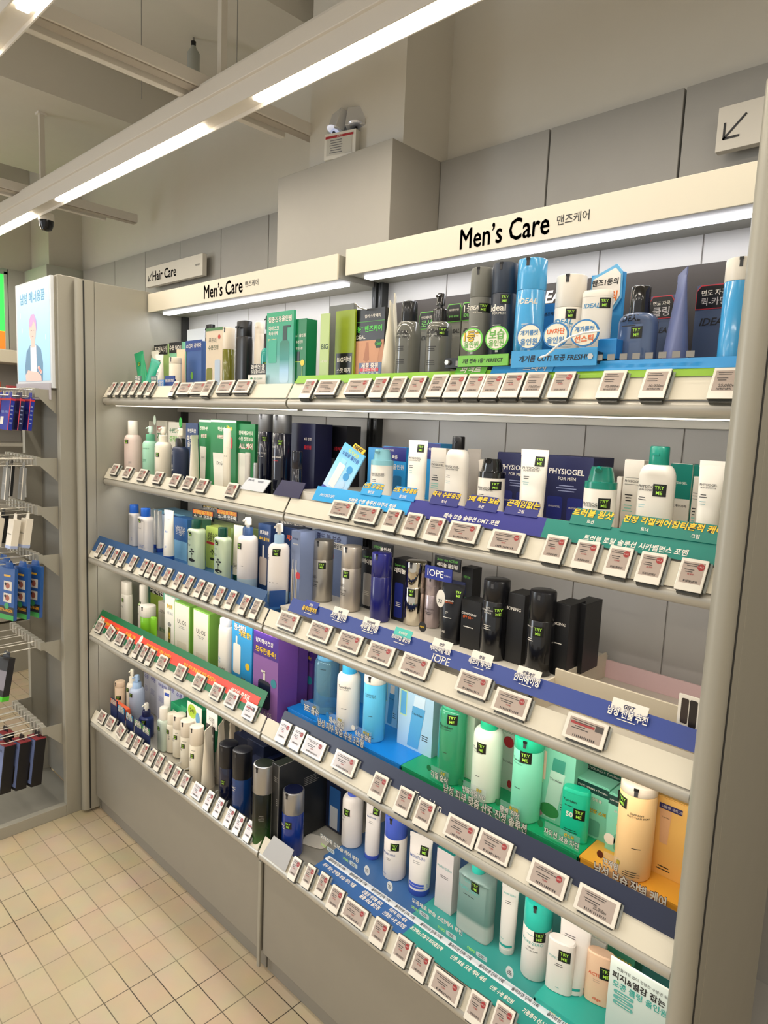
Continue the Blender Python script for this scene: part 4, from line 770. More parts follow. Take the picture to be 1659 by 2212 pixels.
bt('air', 'dark navy tall bottle with grey metal cap, right of the pair', 'D', (1408, 130), 145, '2L', DN, GM, y=.07, bf=.80, tx=[('Dr.G', -.3, .65, .5, WHITE), ('BLACK SNAIL', 0, .54, 1.3, WHITE, .02), ('=', 0, .5, .9, RED, 1), ('=', 0, .12, 1.3, M('#59607a', .4), 6)], st=(.5, .70))
bx('dark green slim carton behind the dark navy bottles', 'D', 1196, 1270, 205, '2L', M('#17402e', .45), y=.17, d=.05)
def nbx(n, red=1):
    def fn(b, w, H):
        if red: b.text('8종 한정', w*.2, .82*H, WHITE, w=w*.3); b.text('올인원', w*.2, .72*H, RED, w=w*.3, bold=.05)
        for i in range(n): x = (-.3+.6*i/max(1, n-1))*w; b.patch(x-.007, x+.007, .12*H, .48*H, M('#26305c', .3), lambda a, z: 0, .0006); b.patch(x-.007, x+.007, .48*H, .6*H, M('#8d8f98', .3, me=.6), lambda a, z: 0, .0008)
    return fn
bx('large navy gift box with red print at the right end of the far second shelf', 'D', 1480, 1665, 195, '2L', M('#14163a', .4), y=.12, d=.07, fn=nbx(1))
bx('dark gift box with small bottle pictures beside the NEW card', 'E', 82, 318, 62, '2L', M('#15151c', .4), y=.21, d=.06, ms={'f': grad([(0, '#8f9094'), (.35, '#3a3a40'), (.5, '#101018')], 2, 0, .2, .4)}, fn=nbx(4, 0), tx=[('블랙스네일', -.2, .72, .35, WHITE, .03), ('2종세트', .25, .72, .3, RED, .03)])
bt('air', 'short dark navy tester bottle in front of the navy gift box', 'D', (1525, 412), 85, '2L', DN, y=.05, bf=.7, tx=[('=', 0, .5, .9, M('#8f94b0', .4), 2)])
# leaning white and navy header cards on the far second shelf
o = MB().prism([(-.055, 0), (.066, 0), (.08, .042), (-.035, .042)], -.0015, .0015, M('#d3d7dc', .3)).text('블랙스네일', -.015, .034, NAV, w=.03, y=-.0017, bold=.03).text('허브데이', .035, .032, NAV, w=.028, y=-.0017, bold=.03).build('header_card', smooth=False)
X_, s_ = on_front(2, 'D', 1190, 665); o.matrix_world = front_mat(2, .004, X_, .047); tag(o, 'silver white leaning card at the right end of the far second shelf', 'card')
o = MB().prism([(-.055, 0), (.068, 0), (.068, .05), (-.042, .05)], -.0015, .0015, M('#1d1c48', .35)).build('header_card', smooth=False)
X_, s_ = on_front(2, 'D', 1440, 700); o.matrix_world = front_mat(2, .004, X_+.012, .046); tag(o, 'dark navy leaning card at the right end of the far second shelf', 'card')
# ================= SHELF 2, near bay =================
CYN = M('#2e9bdc', .35); PRP = M('#2e2f7c', .4); TEAL = M('#0c7a6c', .35); TEALC = M('#0a7d6a', .25, coat=.3); NB = M('#171c4c', .45)
def nw(b, w, H):
    b.face([(x*w, -.0006, z*H) for x, z in ((-.3, .12), (-.02, .12), (.0, .62), (-.3, .62))], WHITE); b.patch(-.28*w, -.04*w, .62*H, .72*H, M('#8fcbe6', .4), lambda a, z: 0, .0007)
    for z in (.6, .45, .28): b.disc(.22*w, z*H, .011, .011, -.0008, M('#2c8fcc', .4) if z > .3 else M('#b4d3ea', .4))
    b.text('오일컷 올인원', 0, .82*H, M('#1b4fa0', .4), w=w*.8, bold=.05); b.text('피지보습', .05*w, .91*H, M('#d9e84a', .4), w=w*.5, bold=.03); b.patch(-.5*w, .5*w, 0, .06*H, M('#2b3fa0', .4), lambda a, z: 0, .0006)
    b.prism([(-.12*w, H*1.0), (.4*w, H*1.0), (.43*w, H*1.1), (-.09*w, H*1.1)], -.002, .001, YEL); b.text('NEW', .15*w, H*1.05, INK, w=w*.4, y=-.0022, bold=.07, shear=.1)
o = bx('leaning light blue promotion card with yellow NEW tab', 'E', 345, 515, 200, '2R', grad([(0, '#c9dcf2'), (.5, '#8fcdf0'), (1, '#5fb8e6')], 2, 0, .15, .35), y=.10, d=.004, fn=nw, name='promotion_card', cat='card')
o.rotation_euler = (-.25, .40, 0); o.location.x -= .055; o.location.y -= .06
PG = lambda v=.6, u=-.1, w=1.35, m=INK: [('PHYSIOGEL', u, v, w, m, .015), ('|', u, v+.045, w*.9, INK) if False else ('SKIN EXPERTISE', u, v-.035, w*.9, m), ('=', u-.3, v-.12, .6, m, 2), ('=', u-.3, v-.2, .5, M('#9fc4c4', .4), 2)]
CB = M('#8cc7d2', .35)
bt('jar', 'white pump jar with pale blue cap, near second shelf', 'E', (590, 250), 172, '2R', WHITE, CB, y=.105, bf=.68, tx=PG(.5, .1, 1.3))
bx('blue and purple carton behind the pale blue capped jar', 'E', 480, 600, 232, '2R', PRP, y=.20, d=.05, ms={'f': CYN}, tx=[('올인원', .2, .75, .4, WHITE, .03)])
def pb(b, w, H): b.patch(-w*.5, w*.5, .72*H, H, PRP, lambda a, z: 0, .0005); b.text('PHYSIOGEL', -.2*w, .93*H, WHITE, w=.4*w, shear=.1, eps=.001); b.text('가장 빠른', -.1*w, .8*H, WHITE, w=.5*w, bold=.04, eps=.001); b.text('올인원', .2*w, .6*H, WHITE, w=.45*w, bold=.04); b.face([(a, -.0007, z) for a, z in rnd_rect(.0, .35*w, .05*H, .42*H, .005)], M('#2a78a8', .4))
bx('blue carton with purple top band left of the white tube', 'E', 590, 772, 226, '2R', CYN, y=.17, d=.06, fn=pb)
bt('tube', 'white tube with pale blue wave and tester sticker, near second shelf', 'E', (862, 184), 160, '2R', WHITE, y=.10, tx=PG(.72, -.15, 1.3), st=(.35, .88), cat='tube', ss=.010)
bx('blue carton with purple top behind the white tube', 'E', 905, 1032, 200, '2R', CYN, y=.19, d=.05, fn=lambda b, w, H: (b.patch(-w*.5, w*.5, .72*H, H, PRP, lambda a, z: 0, .0005), b.text('수분 올크림', .1*w, .9*H, WHITE, w=.6*w, eps=.001, bold=.03)))
CW = M('#e9e0d2', .45)
def pw(m2=M('#8fd0c0', .4)):
    def fn(b, w, H): b.text('PHYSIOGEL', 0, .70*H, INK, w=.8*w, bold=.015); b.patch(-.4*w, .4*w, .745*H, .75*H, INK, lambda a, z: 0, .0004); b.patch(-.4*w, .4*w, .65*H, .655*H, INK, lambda a, z: 0, .0004); b.lines(-.15*w, .5*H, .45*w, 3, .006, INK); b.lines(-.15*w, .35*H, .5*w, 3, .006, m2)
    return fn
bx('white physiogel carton left of the black capped toner bottle'.replace('physiogel ', 'skincare '), 'E', 958, 1075, 238, '2R', CW, y=.155, d=.04, fn=pw())
bt('flip', 'white toner bottle with black flip cap, near second shelf', 'E', (1170, 150), 195, '2R', WHITE, BLK, y=.10, bf=.82, cr=.5, flat=.62, e=2.4, tx=PG(.58, -.1, 1.4))
bt('tube', 'grey tube standing behind the black capped toner bottle', 'E', (1290, 250), 110, '2R', M('#b5ada3', .4), y=.16, cat='tube')
bx('white skincare carton behind the black capped pump jar', 'E', 1275, 1380, 325, '2R', CW, y=.16, d=.04, fn=pw())
bt('jar', 'white pump jar with glossy black cap and tester sticker', 'E', (1430, 320), 205, '2R', WHITE, M('#121214', .08, coat=.8), y=.095, bf=.66, tx=PG(.48, -.1, 1.3), st=(.62, .53), ss=.010)
def pn(b, w, H):
    b.text('PHYSIOGEL', -.02*w, .76*H, WHITE, w=.72*w, bold=.035); b.text('FOR MEN', 0, .65*H, WHITE, w=.36*w, bold=.02); b.lines(0, .54*H, .45*w, 3, .006, M('#9aa0c4', .4))
    for x in (-.22, .2): b.face([(a, -.0006, z) for a, z in rnd_rect((x-.16)*w, (x+.16)*w, .0, .36*H, .006)], M('#202a78', .35)); b.text('PHYSIOGEL', x*w, .2*H, WHITE, w=.24*w, shear=.1, eps=.001)
bx('navy gift box reading FOR MEN, half hidden between white jar and white tube', 'F', 48, 330, 180, '2R', NB, y=.175, d=.08, fn=pn)
bx('large navy gift box reading FOR MEN in the middle of the near second shelf', 'F', 372, 712, 200, '2R', NB, y=.165, d=.10, fn=pn, yr=232)
bt('tube', 'tall white tube with grey waves and tester sticker before the navy boxes', 'F', (308, 166), 190, '2R', WHITE, y=.10, tx=PG(.74, -.1, 1.35), st=(.45, .84), cat='tube', ss=.011)
bt('jar', 'white pump jar with green cap, near second shelf', 'F', (770, 282), 218, '2R', WHITE, TEALC, y=.095, bf=.66, tx=PG(.42, -.25, 1.25), st=(.48, .44), ss=.011)
bx('thin white carton right of the green capped jar', 'F', 872, 905, 350, '2R', CW, y=.16, d=.04)
bx('white skincare carton left of the green capped toner bottle', 'F', 925, 1062, 232, '2R', CW, y=.155, d=.04, fn=pw())
bt('flip', 'white toner bottle with green flip cap and tester sticker', 'F', (1170, 140), 245, '2R', WHITE, TEALC, y=.095, bf=.80, cr=.54, flat=.62, e=2.4, tx=PG(.56, -.25, 1.2), st=(.40, .53), ss=.012)
def wv(nm, c, x, y, Y): pass
bx('green topped white carton right of the green capped toner bottle', 'F', 1245, 1395, 258, '2R', CW, y=.165, d=.05, ms={'t': TEAL}, fn=lambda b, w, H: (b.patch(-w*.5, w*.5, .52*H, H, TEAL, lambda a, z: 0, .0005), b.text('PHYSIOGEL', -.05*w, .74*H, WHITE, w=.75*w, bold=.02, eps=.001), b.text('NK 투인기획', 0, .42*H, INK, w=.7*w, bold=.03)), yr=275)
bx('dark green carton behind near the end post, second shelf', 'F', 1398, 1500, 270, '2R', TEAL, y=.17, d=.05, tx=[('PHYSIOGEL', 0, .84, .8, WHITE)])
bx('white skincare carton left of the tube at the end post', 'F', 1400, 1462, 352, '2R', CW, y=.14, d=.04, fn=pw())
bt('tube', 'white tube with green wave partly hidden by the end post', 'F', (1540, 245), 170, '2R', WHITE, y=.10, tx=PG(.72, -.2, 1.3), cat='tube', ss=.012)
# ================= SHELF 3, far bay =================
CLR = M('#e6e6e6', .08, tr=.55, coat=.5); BLC = M('#1f5fc0', .25)
RLG = grad([(0, '#c8dfe6'), (.26, '#c8dfe6'), (.27, '#ece6e2'), (1, '#efe8e2')], 2, 0, .15, .25)
bt('screw', 'clear bottle with blue cap nearest the end panel, third shelf', 'G', (352, 105), 95, '3L', M('#ddd9d6', .12, coat=.6), BLC, y=.09, bf=.80, cr=.7, flat=.6, e=3.5, tx=[('=', .3, .2, .6, M('#2b57a0', .4), 3)])
bt('screw', 'milky rectangular bottle with blue cap, second from the end panel', 'G', (440, 133), 145, '3L', M('#e6dfd8', .12, coat=.6), BLC, y=.06, bf=.82, cr=.5, flat=.55, e=4, tx=[('ROUNDLAB', -.3, .55, .7, INK), ('=', .2, .18, 1.3, M('#2b57a0', .4), 3)], st=(-.2, .72))
for i, u in enumerate((490, 520, 548)): bt('tube', ['first', 'second', 'third'][i]+' of three white blue-topped tubes lined up on the third shelf, far bay', 'G', (u, 140+8*i), 62, '3L', WHITE, M('#2f52b0', .3), y=.17-.03*i, rz=-.9, cat='tube', grp='white tubes lined up on the third shelf')
bt('tube', 'white tube with blue foot and small blue print, third shelf', 'G', (618, 150), 98, '3L', WHITE, M('#1e4f9c', .3), y=.055, tx=[('DOKDO', .2, .82, .5, INK), ('독도', -.1, .58, .6, M('#2d6cc0', .4), .05), ('=', 0, .3, .5, M('#2d6cc0', .4), 2)], cat='tube')
bx('pale blue cartons block behind the tubes of the third shelf, far bay', 'G', 470, 830, 130, '3L', M('#7fb3d0', .45), y=.20, d=.10, yr=215)
bx('white blue carton with navy top lying behind the white tube', 'G', 560, 700, 178, '3L', M('#b9c6d8', .45), y=.16, d=.03, ms={'t': M('#1f3f86', .4)})
bx('two tone blue carton with white Korean print', 'G', 655, 757, 198, '3L', M('#2d5f98', .4), y=.10, d=.05, fn=lambda b, w, H: (b.patch(-w*.5, w*.5, 0, .45*H, M('#7fb4d4', .4), lambda a, z: 0, .0005), b.text('남성기초', 0, .75*H, WHITE, w=.7*w, bold=.03), b.text('드림가', 0, .65*H, WHITE, w=.6*w, bold=.03)), yr=225)
GBT = M('#cfe0bf', .1, coat=.7); GCP = M('#0f4a3a', .3)
def pine(b, yf, cx, cz, s):
    for dx, dz, r in ((0, 0, .006), (.008, -.006, .006), (-.007, -.008, .005), (.002, -.014, .005)): b.disc(cx+dx*s, cz+dz*s, r*s, r*s*.5, -.0008, INK, yf, 10)
    b.patch(cx-.0008*s, cx+.0008*s, cz-.03*s, cz, INK, yf, .0007, 2); b.disc(cx, cz-.033*s, .017*s, .005*s, -.0008, INK, yf, 12)
def treebot(lab, top, w, y):
    o = bt('screw', lab, 'G', top, w, '3L', GBT, GCP, y=y, bf=.83, cr=.5, flat=.6, e=3.2, tx=[('소나무', -.4, .6, .5, INK), ('=', -.4, .5, .6, INK, 2)], st=(-.15, .72))
    R = o['R']; b = MB(); pine(b, lambda x, z: -R*.6*(1-min(.98, abs(x)/R)**3.2)**(1/3.2), .004, .075, 1.2); b.build('pine_tree_print', o); return o
treebot('clear green bottle with dark green cap and tree print, left one', (830, 220), 158, .065)
treebot('clear green bottle with dark green cap and tree print, right one', (1030, 280), 150, .04)
def limef(b, w, H): b.text('보습소독', 0, .82*H, INK, w=.75*w, bold=.04); b.text('수분진정', 0, .72*H, INK, w=.75*w, bold=.04); b.patch(-w*.45, w*.45, .58*H, .64*H, RED, lambda a, z: 0, .0006); pine(b, lambda a, z: 0, 0, .45*H, 1)
bx('lime carton with tree print between the green bottles', 'G', 902, 1000, 268, '3L', M('#b9cf6a', .4), y=.11, d=.05, fn=limef)
bx('lime carton lying behind the green bottles, third shelf', 'G', 800, 1170, 218, '3L', M('#b4cb7a', .4), y=.20, d=.08, yr=270)
bx('pale green carton behind the left green bottle', 'G', 762, 870, 200, '3L', M('#4f7f6a', .4), y=.15, d=.04)
def blk(t1, t2, m1=ORG):
    def fn(b, w, H): b.patch(-w*.47, w*.47, .52*H, .95*H, m1, lambda a, z: 0, .0005); b.text(t1, 0, .72*H, YEL, w=w*.85, bold=.05, eps=.001); b.text(t2, 0, .25*H, WHITE, w=w*.85, bold=.05)
    return fn
for i, (xl, xr, yt, yb, yy) in enumerate(((808, 948, 132, 205, .19), (992, 1130, 136, 205, .19), (880, 985, 96, 130, .24))):
    bx(['black and orange header card above the left green bottle', 'black and orange header card above the lime carton', 'black header card at the very back of the third shelf, far bay'][i], 'G', xl, xr, yt, '3L', BLK, y=yy, d=.003, fn=blk('신규입점기획전', '소나무 모공팩', ORG if i < 2 else BLK), yb=yb, name='header_card', cat='card', rz=.1)
bt('tube', 'white tube with tree print right of the green bottles', 'G', (1150, 266), 95, '3L', CREAM, GCP, y=.09, tx=[('=', 0, .3, .9, INK, 4)], cat='tube')
o = bt('pump', 'tall pump bottle with slate collar and pale blue liquid', 'G', (1222, 205), 155, '3L', RLG, M('#3e5c8c', .3), y=.035, bf=.76, cr=.5, c3=WHITE, tx=[('=', .2, .35, .3, INK, 1)], st=(-.2, .62), ss=.010)
o = bt('pump', 'tall pump bottle with pale blue collar in front of navy cartons', 'G', (1462, 252), 165, '3L', RLG, M('#9fc0dc', .3), y=.015, bf=.76, cr=.45, c3=WHITE, tx=[('=', -.5, .62, .3, INK, 4), ('=', 0, .28, 1.2, INK, 1)], st=(.4, .66), ss=.011)
bx('navy carton with pump bottle picture between the two pump bottles', 'G', 1300, 1395, 247, '3L', M('#1c3660', .4), y=.07, d=.05, fn=lambda b, w, H: (b.text('묻고싶은', 0, .88*H, WHITE, w=.7*w, bold=.04), b.text('특허 올인원', 0, .78*H, YEL, w=.8*w, bold=.04), b.face([(a, -.0006, z) for a, z in rnd_rect(-.35*w, .25*w, .08*H, .5*H, .006)], M('#cdbfb4', .4)), b.patch(-.12*w, .02*w, .5*H, .68*H, WHITE, lambda a, z: 0, .0007)))
bx('navy carton with orange print behind the right pump bottle', 'G', 1400, 1600, 255, '3L', M('#1c2f55', .4), y=.12, d=.06, tx=[('저자극', .3, .85, .4, ORG, .07), ('모공', -.3, .85, .3, WHITE, .05)], yr=300)
bx('black signs standing above the navy cartons, third shelf', 'G', 1470, 1640, 222, '3L', BLK, y=.17, d=.003, tx=[('특허받은 올인원', 0, .5, .85, WHITE, .03)], yb=262, name='header_card', cat='card', rz=.15)
def slate(b, w, H):
    b.text('로션보습', -.05*w, .90*H, NAV, w=.55*w, bold=.05); b.text('독도 올인원', 0, .83*H, WHITE, w=.55*w, bold=.04)
    for x in (-.25, .12): b.face([(a, -.0006, z) for a, z in rnd_rect((x-.13)*w, (x+.1)*w, .03*H, .5*H, .006)], M('#e3d9cc', .4)); b.patch((x-.06)*w, (x+.02)*w, .5*H, .62*H, WHITE, lambda a, z: 0, .0007)
    b.disc(.34*w, .42*H, .011, .011, -.001, RED)
SLT = M('#7482a4', .45)
bx('slate blue carton with red dot at the right end of the far third shelf', 'H', 160, 222, 50, '3L', SLT, y=.03, d=.055, fn=slate, yr=70)
bx('slate blue twin carton beside the brushed silver bottle', 'H', 300, 540, 45, '3L', SLT, y=.175, d=.07, fn=lambda b, w, H: (b.text('쿨도 볼 보습', 0, .93*H, NAV, w=.7*w, bold=.06), b.patch(-.2*w, .42*w, .78*H, .88*H, M('#e9e2d2', .4), lambda a, z: 0, .0005), b.text('베스트 올인원', .12*w, .83*H, INK, w=.55*w, bold=.06, eps=.001), b.disc(.1*w, .66*H, .012, .012, -.0006, RED)), yr=85)
# ================= SHELF 3, near bay =================
SIL = M('#a8a39a', .3, me=.75); SLC = M('#b9b0a4', .32, me=.6)
IO = [('ALL DAY', -.45, .42, .7, INK), ('PERFECT', -.42, .395, .75, INK), ('ALL IN ONE', -.3, .33, .9, INK), ('=', -.3, .28, .8, INK, 2)]
bt('air', 'brushed silver bottle with tester sticker, leftmost on the near third shelf', 'H', (378, 112), 138, '3R', SIL, b=(370, 530), bf=.685, tx=IO, st=(.45, .6), ss=.010)
bt('air', 'lighter satin silver bottle with tester sticker, second on the near third shelf', 'H', (578, 156), 140, '3R', SLC, b=(560, 597), bf=.67, tx=IO, st=(.05, .58), ss=.011)
CAR = M('#17171a', .45)
def abx(t, m2, bm=M('#8a8a92', .4)):
    def fn(b, w, H): b.text('Super vita', 0, .9*H, LGN, w=.7*w, bold=.04); b.text(t, 0, .82*H, WHITE, w=.8*w, bold=.05); b.face([(a, -.0006, z) for a, z in rnd_rect(-.3*w, .3*w, .05*H, .62*H, .005)], m2); b.lines(0, .3*H, .4*w, 3, .005, WHITE, eps=.001)
    return fn
bx('black carton with silver bottle picture behind the satin silver bottle', 'H', 645, 735, 185, '3R', CAR, y=.15, d=.05, fn=abx('바이탈', M('#b0aaa2', .3, me=.4)))
bx('black header sign behind the silver bottles', 'H', 555, 692, 140, '3R', CAR, y=.20, d=.003, tx=[('올인원', .2, .5, .5, WHITE, .05)], yb=200, name='header_card', cat='card')
bx('black header sign reading 올인원 above the royal blue bottle', 'H', 716, 860, 125, '3R', CAR, y=.19, d=.003, tx=[('단한번에', -.25, .6, .35, LGN, .03), ('올인원', .15, .5, .5, WHITE, .06)], yb=205, name='header_card', cat='card', rx=.0)
bt('air', 'royal blue bottle on the near third shelf', 'H', (780, 200), 142, '3R', M('#1a1c66', .25, coat=.4), b=(765, 668), bf=.66)
bx('black carton with royal blue bottle picture', 'H', 862, 958, 240, '3R', CAR, y=.13, d=.05, fn=abx('레티놀', M('#26307c', .3)))
bx('black header sign above the chrome bottle', 'H', 945, 1120, 228, '3R', CAR, y=.18, d=.003, tx=[('Super vita 올인원', 0, .5, .85, WHITE, .04)], yb=300, name='header_card', cat='card')
bt('air', 'mirror chrome bottle with tester sticker', 'H', (1018, 258), 150, '3R', M('#d8d0c0', .05, me=1), b=(1000, 690), bf=.60, st=(.1, .52), ss=.011)
bt('air', 'pinkish silver bottle right of the chrome bottle', 'H', (1138, 350), 108, '3R', M('#b5a5a5', .28, me=.6), b=(1122, 712), bf=.62, tx=[('BIO RETINOL', 0, .36, 1.3, INK), ('=', 0, .3, 1, INK, 2)])
def iop(b, w, H): b.text('IOPE', -.1*w, .5*H, WHITE, w=.6*w, bold=.0); b.text('맨 한 줄라인', .34*w, .45*H, WHITE, w=.22*w)
bx('bright blue brand sign above the pinkish silver bottle', 'H', 1085, 1265, 285, '3R', M('#1e2c7e', .4), y=.13, d=.003, fn=iop, yb=375, name='brand_sign', cat='sign', rz=.05)
bx('smaller dark blue brand sign behind the black tube', 'H', 1255, 1358, 388, '3R', M('#1a2350', .4), y=.16, d=.003, tx=[('IOPE', 0, .5, .8, WHITE)], yb=470, name='brand_sign', cat='sign')
bx('black header sign reading 레티놀 올인원 behind the bright blue sign', 'H', 1148, 1328, 218, '3R', CAR, y=.19, d=.003, fn=lambda b, w, H: (b.text('Super vita ACTIVE', 0, .72*H, LGN, w=.8*w, bold=.03), b.text('레티놀 올인원', 0, .35*H, WHITE, w=.8*w, bold=.05)), yb=305, name='header_card', cat='card')
bx('black carton with green dot at the back above the black tube', 'H', 1335, 1412, 300, '3R', CAR, y=.21, d=.04, fn=lambda b, w, H: (b.text('레티놀', 0, .85*H, LGN, w=.6*w), b.disc(0, .45*H, .012, .014, -.0006, M('#2f6f3a', .4))))
q = on('H', 1185, 520, 1, .05); o = MB().disc(0, 0, .013, .022, 0, WHITE, th=.002).text('72', 0, -.006, INK, w=.012, y=-.0002, bold=.04).build('round_badge', loc=(q.x, .05, q.z), smooth=False); tag(o, 'white oval badge reading 72 left of the black tube', 'badge')
bt('tube', 'black tube with silver print and tester sticker, near third shelf', 'H', (1275, 420), 165, '3R', M('#17171a', .3), b=(1255, 818), tx=[('COMPOUND', -.3, .72, 1.0, WHITE, .02), ('SUNSCREEN', -.3, .69, .9, ORG), ('T°', -.3, .52, .25, WHITE), ('=', -.2, .44, .8, WHITE, 1), ('IOPE', -.5, .2, .5, WHITE)], st=(.55, .85), cat='tube', ss=.011)
KB = M('#141416', .4)
def kb(t1, t2='', mm=ORG):
    def fn(b, w, H): b.text(t1, -.1*w, .72*H, WHITE, w=.75*w, bold=.03); b.text(t2, -.15*w, .65*H, mm, w=.5*w, bold=.02) if t2 else None; b.lines(-.1*w, .45*H, .5*w, 1, .006, WHITE)
    return fn
bx('black carton reading COMPOUND right of the black tube', 'H', 1335, 1470, 520, '3R', KB, y=.09, d=.05, fn=kb('COMPOUND', 'SPF 50+'), yr=545)
BB = M('#0d0d10', .22, coat=.5)
bt('air', 'black screw top bottle with tester sticker, left of the pair', 'I', (208, 88), 170, '3R', BB, M('#101013', .25), b=(190, 590), bf=.74, tx=[('BIO', -.25, .66, .3, WHITE), ('CONDITIONING', -.2, .63, 1.2, WHITE), ('ESSENCE', -.25, .6, .6, WHITE), ('=', -.25, .44, .7, WHITE, 3)], st=(.55, .62), ss=.012)
bx('black carton reading IONING between the two black bottles', 'I', 292, 400, 175, '3R', KB, y=.09, d=.06, tx=[('IONING', -.1, .78, .8, WHITE, .02)], yr=200)
bt('air', 'black screw top bottle with tester sticker, right of the pair', 'I', (508, 160), 170, '3R', BB, M('#101013', .25), b=(478, 690), bf=.66, tx=[('ANTI-AGING', -.45, .58, .9, WHITE), ('=', -.5, .44, .5, WHITE, 2)], st=(.1, .54), ss=.012)
bx('black carton reading AGING right of the black bottles', 'I', 588, 690, 240, '3R', KB, y=.10, d=.07, fn=kb('AGING'), yr=262)
bx('black carton at the far right of the black goods', 'I', 700, 790, 235, '3R', KB, y=.15, d=.08, fn=None, yr=262)
def gc(b, w, H): b.face([(a, -.0006, z) for a, z in rnd_rect(-.35*w, .0, .12*H, .9*H, .003)], M('#3a302c', .35)); b.face([(a, -.0006, z) for a, z in rnd_rect(.05*w, .42*w, .05*H, .9*H, .003)], M('#2a2422', .35))
bx('white card with dark tube picture beside the end post, third shelf', 'I', 1385, 1520, 822, '3R', WHITE, y=-.03, d=.004, fn=gc, name='display_card', cat='card', yb=1030, yr=850)
# ================= SHELF 4, far bay =================
ULO = lambda v=.45, u=-.35, w=1.0: [('UL·OS', u, v, w, INK, .01)]
bt('screw', 'white oval bottle with teal round label nearest the end panel, fourth shelf', 'J', (275, 82), 115, '4L', WHITE, y=.06, bf=.74, cr=.9, flat=.6, tx=ULO(.48, -.4, .9), st=(.05, .62))
bx('teal carton with Korean print behind the oval white bottle', 'J', 365, 480, 80, '4L', M('#5c8a80', .45), y=.14, d=.05, fn=lambda b, w, H: (hdr(b, w, H, '울오스'), b.disc(-.1*w, .55*H, .009, .02, -.0006, M('#a35a50', .4)), b.text('특가', -.3*w, .8*H, YEL, w=.3*w, bold=.05)))
bx('lime carton with black label behind the green capped jar', 'J', 480, 605, 112, '4L', M('#9fb84a', .4), y=.15, d=.06, fn=lambda b, w, H: hdr(b, w, H, '수분폭탄'), yr=150)
bt('screw', 'white bottle with narrow white cap behind the lime jar', 'J', (445, 120), 90, '4L', WHITE, y=.09, bf=.62, cr=.75, tx=[('OS', -.4, .4, .6, INK)], st=(-.2, .62))
bt('air', 'lime bottle with wide white cap, fourth shelf', 'J', (480, 285), 118, '4L', M('#7fc32a', .3), WHITE, y=.035, bf=.72, st=(-.1, .30))
bt('stick', 'short lime tube beside the wide capped lime bottle', 'J', (524, 380), 62, '4L', M('#86cc2e', .3), y=.02, cat='tube')
bx('grey carton with black print behind the lime tube', 'J', 560, 625, 250, '4L', M('#b9b0a0', .45), y=.09, d=.05, tx=[('=', 0, .8, .8, INK, 3), ('올인원', 0, .3, .7, DG, .04)])
def fig(b, w, H):
    b.text('올인원', 0, .82*H, YEL, w=.55*w, bold=.08, out=INK); b.text('구마 로션', 0, .7*H, WHITE, w=.6*w, bold=.05, out=M('#2f6f8c', .4)); b.disc(0, .5*H, .013, .009, -.0007, GREY); b.patch(-.12*w, .12*w, .05*H, .45*H, M('#5a5a30', .4), lambda a, z: 0, .0006); b.text('!!', -.05*w, .3*H, YEL, w=.2*w, eps=.001, bold=.1)
bx('white card with yellow Korean lettering before the mint carton', 'J', 612, 690, 200, '4L', WHITE, y=.05, d=.004, fn=fig, name='display_card', cat='card')
bx('mint carton behind the yellow lettered card, fourth shelf', 'J', 600, 760, 178, '4L', M('#8fcdb4', .4), y=.13, d=.05, yr=210)
GLM = M('#86bb52', .4)
def ul(b, w, H): b.patch(-w*.46, w*.44, 0, H*.985, M('#ece6d6', .4), lambda a, z: 0, .0004); b.text('UL·OS', 0, .66*H, INK, w=.55*w, bold=.01, eps=.0008); b.lines(0, .58*H, .4*w, 2, .006, GREY, eps=.0008); b.face([(a, -.0007, z) for a, z in rnd_rect(-.3*w, .3*w, .02*H, .3*H, .004)], M('#dfd7c2', .4))
bx('white and green lotion carton, left of the pair', 'J', 688, 812, 248, '4L', GLM, y=.05, d=.07, fn=ul, yr=290)
bx('white and green lotion carton, right of the pair', 'J', 838, 968, 308, '4L', GLM, y=.03, d=.09, fn=ul, yr=352)
bt('screw', 'white bottle with blue figure print and silver rim, fourth shelf', 'J', (1108, 388), 142, '4L', WHITE, M('#e3e3e6', .2), y=.02, bf=.9, cr=.86, flat=.7, tx=[('UL·OS', .1, .3, 1.1, INK, .02), ('=', -.4, .45, .5, M('#4f9fc0', .4), 5)])
def bl(b, w, H):
    b.text('풍성한', -.1*w, .92*H, WHITE, w=.6*w, bold=.06, out=NAV); b.text('개운함!', .15*w, .86*H, YEL, w=.6*w, bold=.07, out=NAV); b.face([(a, -.0007, z) for a, z in rnd_rect(-.42*w, -.05*w, .3*H, .7*H, .008)], WHITE); b.patch(-.3*w, -.22*w, .7*H, .8*H, WHITE, lambda a, z: 0, .0008)
    b.disc(.3*w, .45*H, .012, .012, -.0008, YEL); b.face([(math.cos(i*math.pi/10)*(.02 if i % 2 else .028)+.1*w, -.0009, math.sin(i*math.pi/10)*(.02 if i % 2 else .028)+.18*H) for i in range(20)], M('#8a6a35', .5)); b.disc(.1*w, .18*H, .014, .014, -.0012, M('#4aa7d8', .4))
bx('bright blue carton with a white pump bottle picture, fourth shelf', 'J', 1150, 1310, 395, '4L', M('#2f9ad6', .35), y=.01, d=.07, fn=bl, yr=440)
